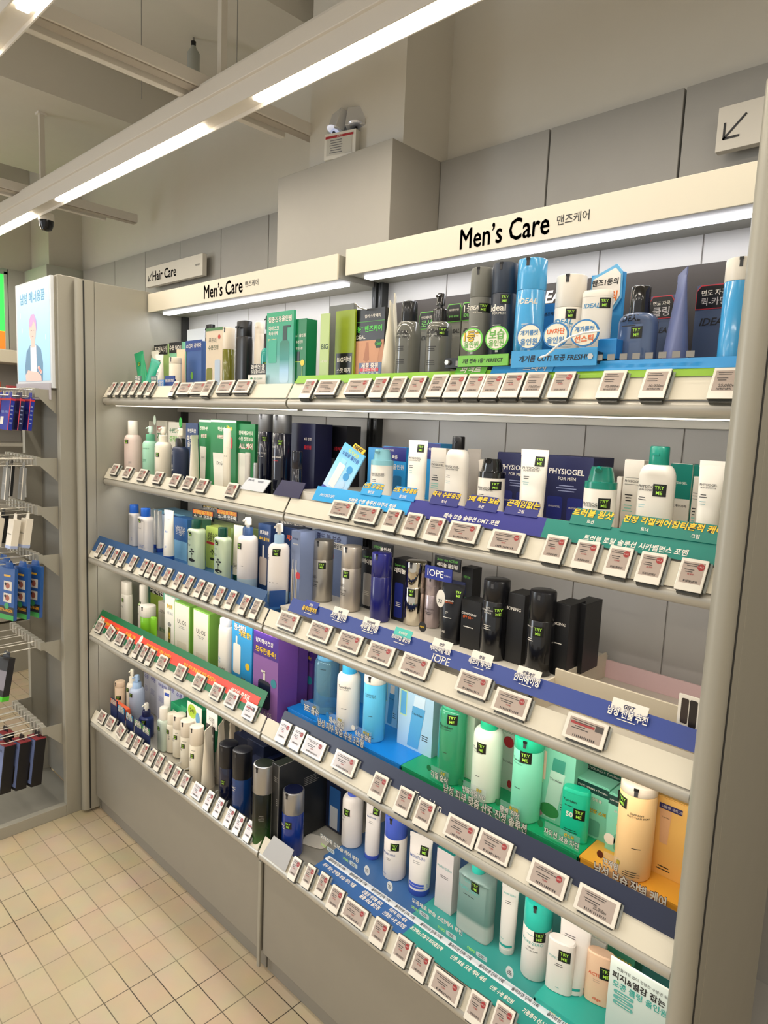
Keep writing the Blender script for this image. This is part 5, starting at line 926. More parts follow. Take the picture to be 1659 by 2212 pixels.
def pu(b, w, H):
    b.patch(-w*.5, w*.5, .72*H, H, M('#4a2d8c', .4), lambda a, z: 0, .0004); b.text('남자헤어건강', -.05*w, .90*H, WHITE, w=.7*w, bold=.04, eps=.0008); b.text('모두한통속!', 0, .79*H, YEL, w=.82*w, bold=.07, eps=.0008, out=NAV)
    b.face([(a, -.0007, z) for a, z in rnd_rect(-.28*w, .22*w, .1*H, .44*H, .014)], M('#161e38', .3)); b.patch(-.07*w, .0*w, .44*H, .54*H, WHITE, lambda a, z: 0, .0008); b.patch(-.16*w, .0, .53*H, .555*H, WHITE, lambda a, z: 0, .0008); b.text('UL·OS', -.03*w, .28*H, WHITE, w=.3*w, eps=.0012); b.disc(.34*w, .45*H, .014, .014, -.0008, M('#2f8fa0', .4)); b.text('UL·OS', .1*w, .05*H, WHITE, w=.35*w)
bx('purple shampoo carton with pump bottle picture, front one', 'J', 1322, 1520, 478, '4L', M('#8f62a8', .4), y=-.02, d=.075, fn=pu, ms={'r': M('#6f4596', .4)}, yr=560)
bx('purple shampoo carton with pump bottle picture, one behind to the right', 'L', 70, 215, -60, '4L', M('#7d529c', .4), y=.06, d=.05, fn=pu, ms={'r': M('#6f4596', .4)}, yr=-30)
bx('purple shampoo carton beside the clear blue bottle', 'L', 215, 350, -70, '4L', M('#6c4590', .4), y=.12, d=.05, fn=pu, ms={'r': M('#5f3f86', .4)}, yr=-40)
# ================= SHELF 4, near bay =================
AQ = M('#8fcbe6', .04, tr=.7, coat=.6); TR = lambda v=.7, u=-.1, w=1.1: [('Torriden', u, v, w, INK, .03), ('DIVE IN FOR MEN', u, v-.04, w*.8, INK), ('=', u+.1, v-.33, .5, INK, 1)]
bt('screw', 'clear sky blue toner bottle, leftmost on the bright blue deck', 'L', (450, 45), 195, '4R', AQ, M('#5fa3cc', .2), b=(445, 480), bf=.93, cr=.8, tx=[('=', .3, .8, .5, INK, 1)])
bt('screw', 'white lotion bottle with blue cap on the bright blue deck', 'L', (640, 118), 182, '4R', WHITE, M('#3fb3e8', .25), b=(615, 612), bf=.86, cr=.62, tx=TR(.68, .1))
bt('air', 'light blue bottle with white cap on the bright blue deck', 'L', (835, 195), 175, '4R', M('#5fbfe8', .25), WHITE, b=(815, 700), bf=.87, tx=[('TORRIDEN', .05, .72, 1.0, INK), ('DIVE IN MEN', .1, .69, 1.0, INK), ('=', .2, .4, .4, INK, 1), ('=', .0, .1, 1.1, INK, 3)])
def tb(m1, m2, t='Torriden'):
    def fn(b, w, H):
        b.face([(x*w, -.0006, z*H) for x, z in ((-.2, .04), (.12, .04), (.28, .72), (-.08, .72))], m1); b.face([(x*w, -.0007, z*H) for x, z in ((-.06, .72), (.25, .72), (.27, .9), (-.03, .9))], m2); b.text(t, .06*w, .6*H, INK, w=.3*w, eps=.001, bold=.02)
        b.lines(.3*w, .3*H, .2*w, 3, .006, INK); b.patch(-.45*w, -.25*w, .5*H, .95*H, M('#cfe8a8', .4), lambda a, z: 0, .0006); b.patch(-.43*w, -.27*w, .52*H, .9*H, m1, lambda a, z: 0, .0009)
    return fn
LBL = M('#8fcdee', .4)
bx('pale blue carton behind the white capped light blue bottle', 'L', 905, 1015, 230, '4R', LBL, y=.15, d=.05, fn=tb(M('#3f93c8', .4), WHITE), yr=265)
bx('large pale blue carton with bottle picture in the middle of the blue deck', 'L', 1022, 1290, 270, '4R', M('#b9dcf2', .4), y=.09, d=.05, fn=tb(M('#5fb0e0', .4), M('#d9ecf8', .4)), yr=400)
bx('pale blue carton at the back of the bright blue deck', 'L', 700, 905, 120, '4R', M('#5fb0dc', .4), y=.20, d=.05, yr=210)
bx('slim blue carton left of the clear green bottle', 'L', 1262, 1320, 420, '4R', M('#4a9bd0', .4), y=.14, d=.05, yr=445)
GQ = M('#58cf9c', .04, tr=.6, coat=.6)
bt('screw', 'clear green toner bottle with tester sticker on the green deck', 'N', (268, 95), 165, '4R', GQ, M('#3fa880', .2), b=(248, 540), bf=.94, cr=.8, tx=TR(.74, -.2), st=(.3, .84), ss=.012)
bx('slim white carton right of the clear green bottle', 'N', 345, 392, 170, '4R', M('#e3ecd8', .4), y=.08, d=.03)
bt('screw', 'creamy white bottle with green cap and tester sticker', 'N', (470, 185), 172, '4R', M('#e2ecd8', .3), M('#1fb486', .25), b=(448, 640), bf=.88, cr=.6, tx=TR(.65, -.35, .9), st=(-.1, .68), ss=.012)
def wbx(b, w, H): b.disc(0, .85*H, .014, .014, -.0006, RED); b.text('Torriden', 0, .5*H, INK, w=.6*w, bold=.02); b.disc(.2*w, .12*H, .006, .01, -.0006, RED)
bx('pale carton with red dots behind the mint bottle', 'N', 545, 640, 262, '4R', M('#cfd8c8', .4), y=.11, d=.05, fn=wbx, ms={'t': M('#1f9060', .4)})
bt('air', 'mint green bottle with green cap and tester sticker', 'N', (710, 290), 172, '4R', M('#7fd8b4', .3), M('#22c091', .25), b=(676, 755), bf=.86, tx=TR(.74, -.45, .9), st=(.1, .80), ss=.013)
MTC = M('#86d3b4', .4)
def mc(b, w, H): tb(M('#bfe0cc', .4), M('#3f9f88', .4))(b, w, H); b.patch(-.48*w, -.2*w, .55*H, .95*H, M('#f0c8b0', .4), lambda a, z: 0, .0012); b.patch(-.44*w, -.26*w, .6*H, .75*H, YEL, lambda a, z: 0, .0016); b.face([(x*w, -.0008, z*H) for x, z in ((-.5, .3), (-.35, .28), (-.2, .05), (-.3, 0), (-.5, 0))], M('#d88f9f', .4)); b.disc(-.05*w, .15*H, .024, .016, -.0010, M('#3a8a4a', .4))
bx('large mint carton with bottle picture right of the mint bottle', 'N', 745, 975, 335, '4R', MTC, y=.07, d=.06, fn=mc, yr=440)
bx('dark green sleeve carton behind the large mint carton', 'N', 985, 1250, 420, '4R', M('#1f5a48', .4), y=.16, d=.06, tx=[('OLIVE YOUNG × Torriden', 0, .92, .85, WHITE, .03), ('피지 원팟볼', 0, .72, .6, WHITE, .04)], yr=520)
def mk(b, w, H): b.patch(-w*.5, w*.5, .82*H, .98*H, M('#153f38', .4), lambda a, z: 0, .0004); b.text('OLIVE YOUNG × Torriden', 0, .9*H, WHITE, w=.9*w, eps=.0008, bold=.03); b.text('피지 컨트롤', .05*w, .72*H, WHITE, w=.5*w, bold=.05, out=DG); b.text('산뜻 스틱', .2*w, .5*H, YEL, w=.5*w, bold=.07, out=INK); b.face([(a, -.0007, z) for a, z in rnd_rect(-.1*w, .3*w, .04*H, .34*H, .006)], M('#5fa890', .4)); b.disc(-.3*w, .2*H, .012, .012, -.0007, WHITE)
bx('mint carton with dark header behind the green sun stick', 'N', 982, 1170, 530, '4R', MTC, y=.085, d=.05, fn=mk, yr=612)
bx('mint carton with dark header left of the peach bottle', 'N', 1168, 1290, 622, '4R', MTC, y=.07, d=.05, fn=mk, yr=672)
bt('stick', 'green sun stick with tester sticker on the green deck', 'N', (978, 592), 160, '4R', M('#17bb92', .3), b=(958, 885), bf=.93, tx=[('Torriden', -.35, .78, 1.0, INK, .03), ('=', -.4, .68, .9, INK, 1), ('50', -.3, .52, .5, WHITE, .05), ('=', -.2, .22, 1.2, INK, 2)], st=(.38, .56), ss=.012)
bt('air', 'peach bottle with cream cap on the yellow deck', 'N', (1325, 545), 205, '4R', M('#f0c88e', .3), M('#dccdb8', .35), b=(1295, 1075), bf=.90, tx=[('DEEP DIVE', .15, .72, .7, INK, .03), ('INTO YOUR SKIN', .2, .69, 1.1, INK, .03), ('=', .25, .36, .6, INK, 1), ('=', .1, .1, 1.0, INK, 3)], st=(-.75, .8), ss=.011)
o = None
def yb_(b, w, H): b.face([(x*w, -.0007, z*H) for x, z in ((-.28, .42), (-.05, .42), (.0, .85), (-.35, .85))], M('#e3b384', .4)); b.patch(-.38*w, .3*w, .86*H, .93*H, M('#2a2860', .4), lambda a, z: 0, .0008); b.text('대용량 세트 20', 0, .895*H, WHITE, w=.6*w, eps=.0012); b.text('Torriden', -.16*w, .76*H, INK, w=.22*w, eps=.001); b.lines(-.1*w, .12*H, .5*w, 2, .006, INK)
bx('yellow carton with tube picture beside the end post', 'N', 1440, 1640, 632, '4R', M('#f2c068', .4), y=.07, d=.05, fn=yb_, yr=690)
bx('dark green slim carton between the peach bottle and yellow carton', 'N', 1405, 1442, 622, '4R', M('#1c5a40', .4), y=.10, d=.05)
# ================= SHELF 5, far bay =================
bt('air', 'peach bottle nearest the end panel on the lowest shelf', 'K', (255, 188), 80, '5L', M('#e9cfb2', .4), y=.02, bf=.85, tx=[('Lindely', -.3, .55, .6, INK), ('=', -.2, .45, .5, INK, 2)], st=(.5, .58))
bt('pump', 'cream pump bottle second from the end panel on the lowest shelf', 'K', (352, 95), 88, '5L', CREAM, CREAM, y=.05, bf=.74, st=(-.1, .62))
bt('pump', 'pale blue pump bottle on the lowest shelf', 'K', (390, 140), 118, '5L', M('#b9c6dc', .35), M('#a9c6e8', .35), y=.05, bf=.74, st=(.0, .62))
bt('pump', 'navy and white pump bottle on the lowest shelf', 'K', (465, 365), 115, '5L', M('#1d2f6c', .35), NAV, y=.02, bf=.62, c3=WHITE, tx=[('de:rel', -.2, .42, .7, WHITE, .03)], st=(.45, .5))
for i, (xl, xr, yt, yy, t) in enumerate(((385, 490, 60, .15, '='), (492, 548, 112, .14, 'LOTION'), (548, 640, 150, .12, '올인원'), (640, 695, 190, .13, 'UAL'), (695, 760, 235, .13, 'U'))):
    bx(['tall white carton with blue top at the back of the lowest shelf', 'white and yellow carton with small bottle picture, lowest shelf', 'white carton with violet Korean print, lowest shelf', 'slim white carton with blue print, lowest shelf', 'small white carton with blue header, lowest shelf'][i], 'K', xl, xr, yt, '5L', M('#c9cad6', .45), y=yy, d=.05, ms={'t': M('#2b3f8c', .4)}, tx=[('피부올인원' if i == 2 else '수분', 0, .85, .7, M('#4a4a9c', .4), .04), ('=', -.1, .6, .6, M('#4a5a9c', .4), 6), ('|', 0, .95, .9, M('#2b3f8c', .4))], yr=yt+18)
bt('tube', 'white tube with blue diagonal top, lowest shelf', 'K', (632, 262), 75, '5L', WHITE, y=.07, st=(0, .55), cat='tube', tx=[('|', 0, .93, 1.4, M('#2448a8', .4)), ('|', 0, .9, 1.4, M('#2448a8', .4))])
for i, (u, v, m, t) in enumerate(((205, 385, M('#e8642c', .4), '약산성 피지타파'), (265, 445, M('#5fb3d8', .4), '진정 올인원'), (330, 505, M('#3f9fc0', .4), '쿨링 올인원'), (400, 560, M('#5fb04a', .4), '보습 올인원'), (462, 610, M('#4aa04a', .4), '수분 올인원'))):
    q = on('K', u, v, 1, -.045); o = thing('name_stand', ['orange', 'pale blue', 'turquoise', 'green', 'dark green'][i]+' lettered navy name stand at the front of the lowest shelf', 'sign', (q.x, -.045, .418)); h = q.z-.418+.028
    MB().box(-.03, .03, 0, .003, 0, h, M('#1d2c5c', .4)).patch(-.028, .028, h-.022, h-.002, m, lambda a, z: 0, .0006).text(t[:3], 0, h-.007, WHITE, w=.04, eps=.0012, bold=.06, out=INK).text(t[-4:], 0, h-.017, WHITE, w=.05, eps=.0012, bold=.06, out=INK).build('printed_plate', o, smooth=False)
    MB().box(-.03, .03, .003, .03, 0, .003, M('#1d2c5c', .4)).build('stand_foot', o, smooth=False)
bx('orange red display tray behind the orange name stand', 'K', 195, 300, 345, '5L', M('#e8643c', .4), y=-.035, d=.02, yb=430, name='display_stand', cat='display stand')
for i, (xl, xr, yt) in enumerate(((660, 740, 352), (738, 850, 378))): bx(['green lying carton, left one on the lowest shelf', 'green lying carton, right one on the lowest shelf'][i], 'K', xl, xr, yt, '5L', M('#1f8f5f', .4), y=.06, d=.12, tx=[('SELF', 0, .8, .6, WHITE)], yr=yt+35)
def leafc(b, w, H): b.disc(-.15*w, .6*H, .3*w, .35*H, -.0006, M('#a9c83a', .4)); b.text('2+1', -.15*w, .65*H, INK, w=.3*w, bold=.05, eps=.001); b.disc(.25*w, .4*H, .15*w, .3*H, -.0008, M('#5f9fc8', .4))
bx('white hanging offer tag with lime circle on the lowest shelf', 'K', 792, 905, 345, '5L', WHITE, y=.03, d=.002, fn=leafc, yb=500, name='offer_tag', cat='tag')
bx('black lettered card below the lime offer tag', 'K', 780, 895, 430, '5L', BLK, y=.035, d=.003, tx=[('모공케어', 0, .7, .8, WHITE, .06), ('올인원', 0, .3, .7, WHITE, .06)], name='header_card', cat='card')
bx('crumpled white tag hanging before the cream tubes', 'K', 945, 1030, 412, '5L', WHITE, y=.02, d=.002, tx=[('리필', 0, .5, .5, INK)], yb=540, name='offer_tag', cat='tag')
CRW = M('#e6dcc8', .35)
bt('screw', 'pale green bottle with white cap on the lowest shelf', 'K', (608, 395), 112, '5L', M('#c2cfc0', .2, coat=.3), WHITE, y=.02, bf=.72, cr=.68, flat=.8, st=(-.1, .52))
bt('screw', 'cream flat bottle with narrow cap beside the pale green bottle', 'K', (672, 440), 90, '5L', CREAM, y=.035, bf=.72, cr=.85, st=(-.1, .55), tx=[('=', .2, .45, .4, INK, 4)])
for i, (u, v, y) in enumerate(((735, 452, .04), (795, 498, .015), (868, 545, -.01))):
    bt('air', ['first', 'second', 'third'][i]+' of three cream airless bottles from the left, lowest shelf', 'K', (u, v), 112, '5L', CREAM, PK, y=y, bf=.68, st=(.1, .5), tx=[('=', .3, .6, .7, INK, 1), ('=', -.3, .45, .6, INK, 3)], grp='cream airless bottles on the lowest shelf')
bt('tube', 'ivory tube seen from its edge on the lowest shelf', 'K', (960, 560), 130, '5L', CRW, y=-.02, rz=-1.0, cat='tube', W=.028)
bt('tube', 'ivory tube behind the edge-on one, lowest shelf', 'K', (1062, 520), 120, '5L', CRW, y=.05, rz=-.9, cat='tube', W=.028)
bt('tube', 'ivory tube at the back, left of the dark blue cartons', 'K', (1150, 500), 110, '5L', M('#d9cdb8', .35), y=.10, rz=-.9, cat='tube', W=.028)
bt('tube', 'ivory tube at the back, right of the other ivory tubes', 'K', (1230, 520), 100, '5L', M('#d3c6b0', .35), y=.12, rz=-.9, cat='tube', W=.028)
bx('black stand sign with white letters between the ivory tubes', 'K', 940, 1005, 522, '5L', BLK, y=.01, d=.003, tx=[('오일티엔', 0, .85, .8, WHITE, .06), ('리얼 청', 0, .73, .8, WHITE, .06), ('NEW', 0, .6, .7, WHITE, .06)], name='header_card', cat='card')
AH = lambda v=.42: [('AHC', -.3, v, .8, WHITE, .02), ('=', -.3, v-.04, .5, WHITE, 1)]
bt('air', 'dark navy bottle with flat black top on the lowest shelf', 'K', (1122, 680), 150, '5L', M('#0c1230', .15, coat=.6), M('#0c0e18', .3), y=-.01, bf=.64, tx=[('C', -.7, .5, .2, WHITE)], st=(.2, .42))
bt('air', 'blue bottle with flat black top on the lowest shelf', 'K', (1232, 728), 155, '5L', M('#11356e', .15, coat=.6), M('#11131c', .3), y=-.03, bf=.62, tx=AH(.5))
DB = M('#10182e', .35)
bx('dark blue lying gift box behind the navy bottles, left one', 'K', 1165, 1270, 598, '5L', DB, y=.08, d=.09, ms={'t': M('#142040', .3)}, yr=655)
bx('dark blue lying gift box behind the navy bottles, right one', 'K', 1270, 1400, 640, '5L', DB, y=.06, d=.12, ms={'t': M('#111a34', .3)}, yr=710)
bx('navy gift box with bottle pictures left of the green bottle', 'K', 1235, 1330, 808, '5L', M('#1c2a4e', .4), y=.01, d=.16, ms={'t': M('#141c38', .3), 'r': M('#0e1222', .3)}, fn=nbx(2, 0), yr=868)
GRB = grad([(0, '#2f6a22'), (.35, '#1c3c18'), (.75, '#0b120b')], 2, 0, .13, .2); SLV = M('#b0b0b2', .3, me=.85)
def capped(lab, top, base, w, body, ins, row, tx=(), st=None, yy=None):
    o = bt('air', lab, 'O', top, w, row, body, SLV, y=yy, b=base, bf=.66, tx=tx, st=st, ss=.011); R = o['R']
    H = on('O', top[0], top[1], 1, o.location.y).z-o.location.z
    MB().loft([(H-.0004, R*.86, R*.86, 2), (H+.0012, R*.84, R*.84, 2)], ins, 32).build('cap_inlay', o); return o
capped('black and green bottle with silver cap beside the black gift boxes', (452, 305), None, 160, GRB, M('#101a12', .3), '5L', [('=', .5, .4, .5, GREY, 4)], yy=-.05)
capped('blue bottle with silver cap standing alone at the bay joint', (670, 498), (660, 965), 162, M('#0f2f80', .15, coat=.5), M('#0e1430', .3), '5F', [('AHC', -.45, .48, .75, WHITE, .02), ('=', -.3, .44, .6, WHITE, 1), ('=', -.3, .08, .6, WHITE, 1)], (.2, .51))
BX2 = M('#16181a', .4)
def edge(b, w, H):
    for x in (-.48, .48): b.patch(x*w-.0006, x*w+.0006, 0, H, GREY, lambda a, z: 0, .0004, 2)
    b.lines(.1*w, .85*H, .5*w, 3, .006, GREY); b.lines(.3*w, .6*H, .2*w, 4, .006, GREY)
ob_ = bx('large black gift box lying lengthwise right of the green bottle', 'O', 512, 562, 300, '5L', BX2, y=-.045, d=.27, fn=edge, ms={'t': M('#1c221e', .3)}, yr=340)
H_ = on('O', 512, 300, 1, -.045).z-.418; W_ = on('O', 562, 320, 1, -.045).x-ob_.location.x; sd = MB()
for yy, zz, dy, dz in ((.001, 0, .0012, H_), (.268, 0, .0012, H_), (0, H_-.002, .27, .0012)): sd.box(W_, W_+.0004, yy, yy+dy, zz, zz+dz, GREY)
for i in range(5): sd.box(W_, W_+.0004, .10, .16-.006*(i % 3), H_*.72-i*.006, H_*.72-i*.006+.0014, GREY)
sd.build('side_print', ob_, smooth=False)
bx('black gift box behind the bay joint on the lowest shelf', 'O', 800, 868, 400, '5L', BX2, y=.19, d=.12, fn=edge, yr=440)
# acrylic goods stops
for i, (u, v) in enumerate(((655, 740), (720, 790), (785, 850), (855, 900), (960, 960), (1060, 1080), (1160, 1140))):
    q = on('K', u, v, 1, -.055); o = MB().tube([(0, .09, .03), (0, .03, .03), (0, .0, .022), (0, -.006, .0)], .0013, M('#cfd2d0', .1, coat=.5), 6).build('goods_stop', loc=(q.x, -.055, .416)); tag(o, 'clear looped goods stop on the lowest far shelf', 'shelf divider', 'clear looped goods stops on the lowest far shelf')
# ================= SHELF 5, near bay =================
ob = lambda t, v=.62, m=M('#3f5f9c', .4), w=1.2: [(t, -.1, v, w, m, .02), ('=', 0, v+.06, .6, GREY, 1), ('=', -.1, v-.07, .7, GREY, 2), ('obge', -.45, .08, .35, m)]
PBC = M('#4a62c8', .3); TLC = M('#2fc7b4', .3); OB = M('#ece4dc', .35)
bt('screw', 'white bottle with blue cap at the left of the blue deck', 'Q', (345, 60), 150, '5R', OB, PBC, b=(330, 465), bf=.86, cr=.55, tx=[('MOISTURE', -.5, .52, .7, INK), ('=', -.5, .46, .4, INK, 1)], st=(-.05, .62), ss=.011)
bt('tube', 'slim white tube with blue foot on the blue deck', 'Q', (495, 168), 122, '5R', OB, PBC, b=(475, 560), tx=ob('MOISTURE', .72), st=(.45, .84), cat='tube', bf=.07, ss=.011)
bt('air', 'white bottle with tall violet blue cap on the blue deck', 'Q', (660, 255), 165, '5R', OB, PBC, b=(635, 690), bf=.66, tx=ob('MOISTURE', .42), st=(.4, .55), ss=.011)
bt('tube', 'wide white tube with two blue rings on the blue deck', 'Q', (835, 415), 178, '5R', OB, M('#3a56b4', .3), b=(812, 805), tx=ob('MOISTURE', .64, w=1.4)+[('|', 0, .155, 1.7, PBC), ('|', 0, .20, 1.7, PBC)], st=(.42, .78), cat='tube', ss=.012)
bx('white pink carton left of the frosted grey green bottle', 'Q', 945, 1065, 495, '5R', M('#ddd2cf', .4), y=.09, d=.03, ms={'l': M('#1f8f86', .4), 't': M('#1f8f86', .4)}, tx=[('PORE·ZERO', 0, .72, .85, M('#4a9f98', .4), .01), ('=', 0, .58, .5, INK, 2)], yr=555)
bt('screw', 'frosted grey green rectangular bottle with turquoise cap', 'Q', (1230, 585), 280, '5R', grad([(0, '#c9c9c2'), (.24, '#bcc2ba'), (.3, '#6f9088'), (1, '#8aa29c')], 2, 0, .17, .3), TLC, b=(1210, 1110), bf=.86, cr=.34, flat=.42, e=5, tx=[('PORE·ZERO', -.2, .62, 1.3, M('#62b8b0', .4), .01), ('=', -.3, .74, .6, M('#62b8b0', .4), 2), ('=', -.2, .54, .8, INK, 1)], st=(.15, .70), ss=.012)
bt('tube', 'slim white tube with teal ring on the teal deck', 'Q', (1480, 770), 125, '5R', OB, b=(1440, 1235), tx=[('PORE·ZERO', 0, .86, 1.4, M('#4ab0a8', .4), .01), ('=', -.1, .76, .8, INK, 2), ('|', 0, .13, 1.5, M('#2fa89c', .4)), ('obge', -.4, .22, .4, M('#2fa89c', .4))], cat='tube', bf=.08)
bt('air', 'white bottle with tall turquoise cap and tester sticker', 'R', (590, 250), 195, '5R', OB, TLC, b=(555, 760), bf=.66, tx=[('PORE·ZERO', -.05, .50, 1.5, M('#4ab0a8', .4), .01), ('=', -.1, .6, .8, M('#4ab0a8', .4), 1), ('CREAM', -.1, .44, .5, INK), ('ALL IN ONE', -.05, .4, .9, INK)], st=(.42, .60), ss=.012)
bt('tube', 'white tube with teal rings behind the white stick', 'R', (850, 400), 210, '5R', OB, M('#2fa89c', .3), y=.085, tx=[('=', -.3, .8, .8, INK, 2), ('|', 0, .23, 1.7, M('#2fa89c', .4)), ('|', 0, .15, 1.7, M('#2fa89c', .4))], cat='tube')
tray('turquoise riser block under the white stick', on('R', 560, 800, 1, .0).x, 2.262, .003, .12, .452, .482, M('#2fb3a4', .35), 'display_riser', fn=lambda b, cx, zb: b.text('뽀송 노세범', .0, .013, M('#e9e2a8', .4), w=.09, y=.003, bold=.05))
tray('orange riser block under the peach stick', 2.263, 2.392, .003, .12, .452, .482, M('#ea4a12', .35), 'display_riser', fn=lambda b, cx, zb: b.text('vs 땀 강력', .0, .013, M('#e9e2e8', .4), w=.09, y=.003, bold=.05))
FZ['5T'] = .4825
bt('stick', 'white sun stick with tester sticker on the turquoise riser', 'R', (742, 530), 185, '5T', OB, b=(722, 880), bf=.97, tx=[('PORE·ZERO', -.2, .68, 1.2, M('#7fb8b4', .4), .01), ('=', 0, .58, .7, INK, 2), ('=', 0, .12, .3, M('#7fb8b4', .4), 1)], st=(.35, .76), ss=.013)
bt('stick', 'peach sun stick reading ACTIVE on the orange riser', 'R', (1015, 622), 185, '5T', M('#eec6a4', .35), b=(990, 960), bf=.97, tx=[('ACTIVE', -.15, .60, 1.2, M('#e0603c', .4), .05), ('obge', 0, .12, .6, M('#e0603c', .4), .04), ('=', -.1, .5, .6, M('#c9a890', .4), 2)], st=(.55, .68), ss=.014)
def pst(b, w, H):
    b.patch(-w*.5, w*.5, 0, H, grad([(0, '#b4d0cc'), (1, '#e4ece4')], 2, 0, .2, .4), lambda a, z: 0, .0003); b.text('번들거림 없이 청량한 수분만 쏙', .05*w, .9*H, INK, w=.85*w, eps=.0008); b.text('피지&열감 잡는', .0, .80*H, INK, w=.9*w, bold=.06, eps=.0008); b.text('모공 쿨링 올인원', .03*w, .69*H, M('#2fa89c', .4), w=.92*w, bold=.05, eps=.0008)
    for i in range(3): b.face([(a, -.0008, z) for a, z in rnd_rect(-.4*w, -.05*w, (.57-.07*i)*H, (.62-.07*i)*H, .004)], M('#5fb0a8', .4)); b.lines(-.22*w, (.595-.07*i)*H, .25*w, 1, .004, WHITE, eps=.0012)
    b.face([(a, -.0008, z) for a, z in rnd_rect(.05*w, .42*w, .02*H, .38*H, .01)], M('#3fb0a4', .3))
o = bx('white poster card about pore cooling beside the end post', 'R', 1085, 1500, 655, '5T', WHITE, y=-.012, d=.004, fn=pst, yr=830, name='poster_card', cat='card', yb=1190)
bx('blue tube picture panel at the left end of the blue deck', 'Q', 110, 262, -20, '5F', M('#1a2038', .4), y=.15, d=.05, fn=lambda b, w, H: (b.patch(-.05*w, .45*w, .05*H, .9*H, M('#2f5f9c', .3), lambda a, z: 0, .0005), b.patch(.0*w, .35*w, .05*H, .5*H, M('#c9ccd0', .3), lambda a, z: 0, .0008)), yr=60, name='display_board', cat='display board')
bx('mint carton with round mark at the right end of the lowest shelf', 'R', 1045, 1250, 560, '5R', M('#3f8a6c', .4), y=.15, d=.05, tx=[('모공 스킨케어 팩', 0, .85, .8, YEL, .03)], yr=680)
bx('white carton with teal circles behind the peach stick', 'R', 940, 1050, 520, '5R', WHITE, y=.14, d=.04, fn=lambda b, w, H: (b.disc(0, .8*H, .014, .01, -.0006, M('#2fa87c', .4)), b.text('ZONE', 0, .65*H, DG, w=.5*w)), yr=575)
o = MB().prism(rnd_rect(-.04, .04, -.03, .03, .015), -.001, .001, WHITE).build('blank_card', smooth=False); q = on('Q', 75, 450, 2, .421); o.location = (q.x, q.y, .4185); o.rotation_euler = (math.radians(88), 0, .4); tag(o, 'blank white rounded card lying left of the blue deck', 'card')
# ================= LABEL STRIPS ON THE SHELF EDGES =================
def banner(row, x0, x1, s0, s1, m, lab, txts=(), extra=None, off=.0035):
    cx = (x0+x1)/2; b = MB().prism([(x0-cx, s0), (x1-cx, s0), (x1-cx, s1), (x0-cx, s1)], 0, .0012, m)
    for t in txts:
        s, c, ua, va, ub, vb, mm = t[:7]; A, sa = on_front(row, c, ua, va, off); B, sb = on_front(row, c, ub, vb, off); kw = t[7] if len(t) > 7 else {}
        b.text(s, (A+B)/2-cx, (sa+sb)/2, mm, w=abs(B-A), y=-.0002, bold=kw.get('bold', .05), shear=kw.get('shear', .1), out=kw.get('out'))
    if extra: extra(b, cx)
    o = b.build('shelf_edge_strip', smooth=False); o.matrix_world = front_mat(row, off, cx, 0); tag(o, lab, 'sign'); return o
x_g = on_front(1, 'B', 1445, 850)[0]
banner(1, 1.212, x_g, .045, .070, M('#7fb52c', .35), 'lime green edge strip on the near top shelf')
banner(1, x_g, 2.392, .060, .082, M('#2a93d6', .35), 'sky blue edge strip on the near top shelf', off=.0045)
banner(1, x_g, 2.392, .045, .060, M('#84b31c', .35), 'thin lime edge strip below the sky blue one on the near top shelf')
def tab(row, c, xa, ya, xb, yb, m, t1, mm1, lab, t2=None, cat='sign', off=.006, name='name_tab', sh=.1, out=None, lean=.0):
    A, sa = on_front(row, c, xa, ya, off); B, sb = on_front(row, c, xb, yb, off); w = abs(B-A); s0 = min(sa, sb); 
    cx = (A+B)/2; h = abs(sb-sa) if abs(sb-sa) > .012 else .03
    b = MB().prism([(-w/2, 0), (w/2, 0), (w/2, h*.7), (w*.42, h), (-w*.42, h), (-w/2, h*.7)] if lean == 0 else [(-w/2, 0), (w/2, 0), (w/2, h), (-w/2, h)], 0, .001, m)
    b.text(t1, 0, h*(.72 if t2 else .5), mm1, w=w*.86, h=h*(.5 if t2 else .7), y=0, eps=.0007, bold=.06, shear=sh, out=out)
    if t2: b.text(t2, 0, h*.28, WHITE, h=h*.22, y=0, eps=.0007, bold=.03)
    o = b.build(name, smooth=False); o.matrix_world = front_mat(row, off, cx, s0); tag(o, lab, cat); return o
def tabh(row, c, x, y, w, h, m, t1, mm1, lab, t2=None, **k):
    A, sa = on_front(row, c, x, y, k.get('off', .006)); 
    cx = A; b = MB()
    if m: b.prism([(-w/2, 0), (w/2, 0), (w/2, h*.7), (w*.42, h), (-w*.42, h), (-w/2, h*.7)] if not k.get('rect') else [(-w/2, 0), (w/2, 0), (w/2, h), (-w/2, h)], 0, .001, m)
    b.text(t1, 0, h*(.74 if t2 else .5), mm1, w=w*k.get('tw', .9), h=h*(.5 if t2 else k.get('th', .75)), y=0, eps=.0007, bold=.06, shear=k.get('sh', .1), out=k.get('out'))
    if t2: b.text(t2, 0, h*.26, k.get('m2', WHITE), h=h*.22, y=0, eps=.0007, bold=.03)
    o = b.build(k.get('name', 'name_tab'), smooth=False); o.matrix_world = front_mat(row, k.get('off', .006), cx, sa); tag(o, lab, 'sign'); return o
tabh(1, 'B', 1280, 872, .085, .026, M('#62b53c', .4), '퍼펙트', WHITE, 'green tab reading 퍼펙트 on the near top shelf edge', rect=1)
tabh(1, 'C', 155, 785, .085, .026, M('#3a9fe0', .4), '프레시', WHITE, 'blue tab reading 프레시 on the near top shelf edge', rect=1)
X1 = on_front(2, 'E', 800, 690)[0]; X2 = on_front(2, 'F', 365, 720)[0]; X0_ = on_front(2, 'E', 75, 590)[0]
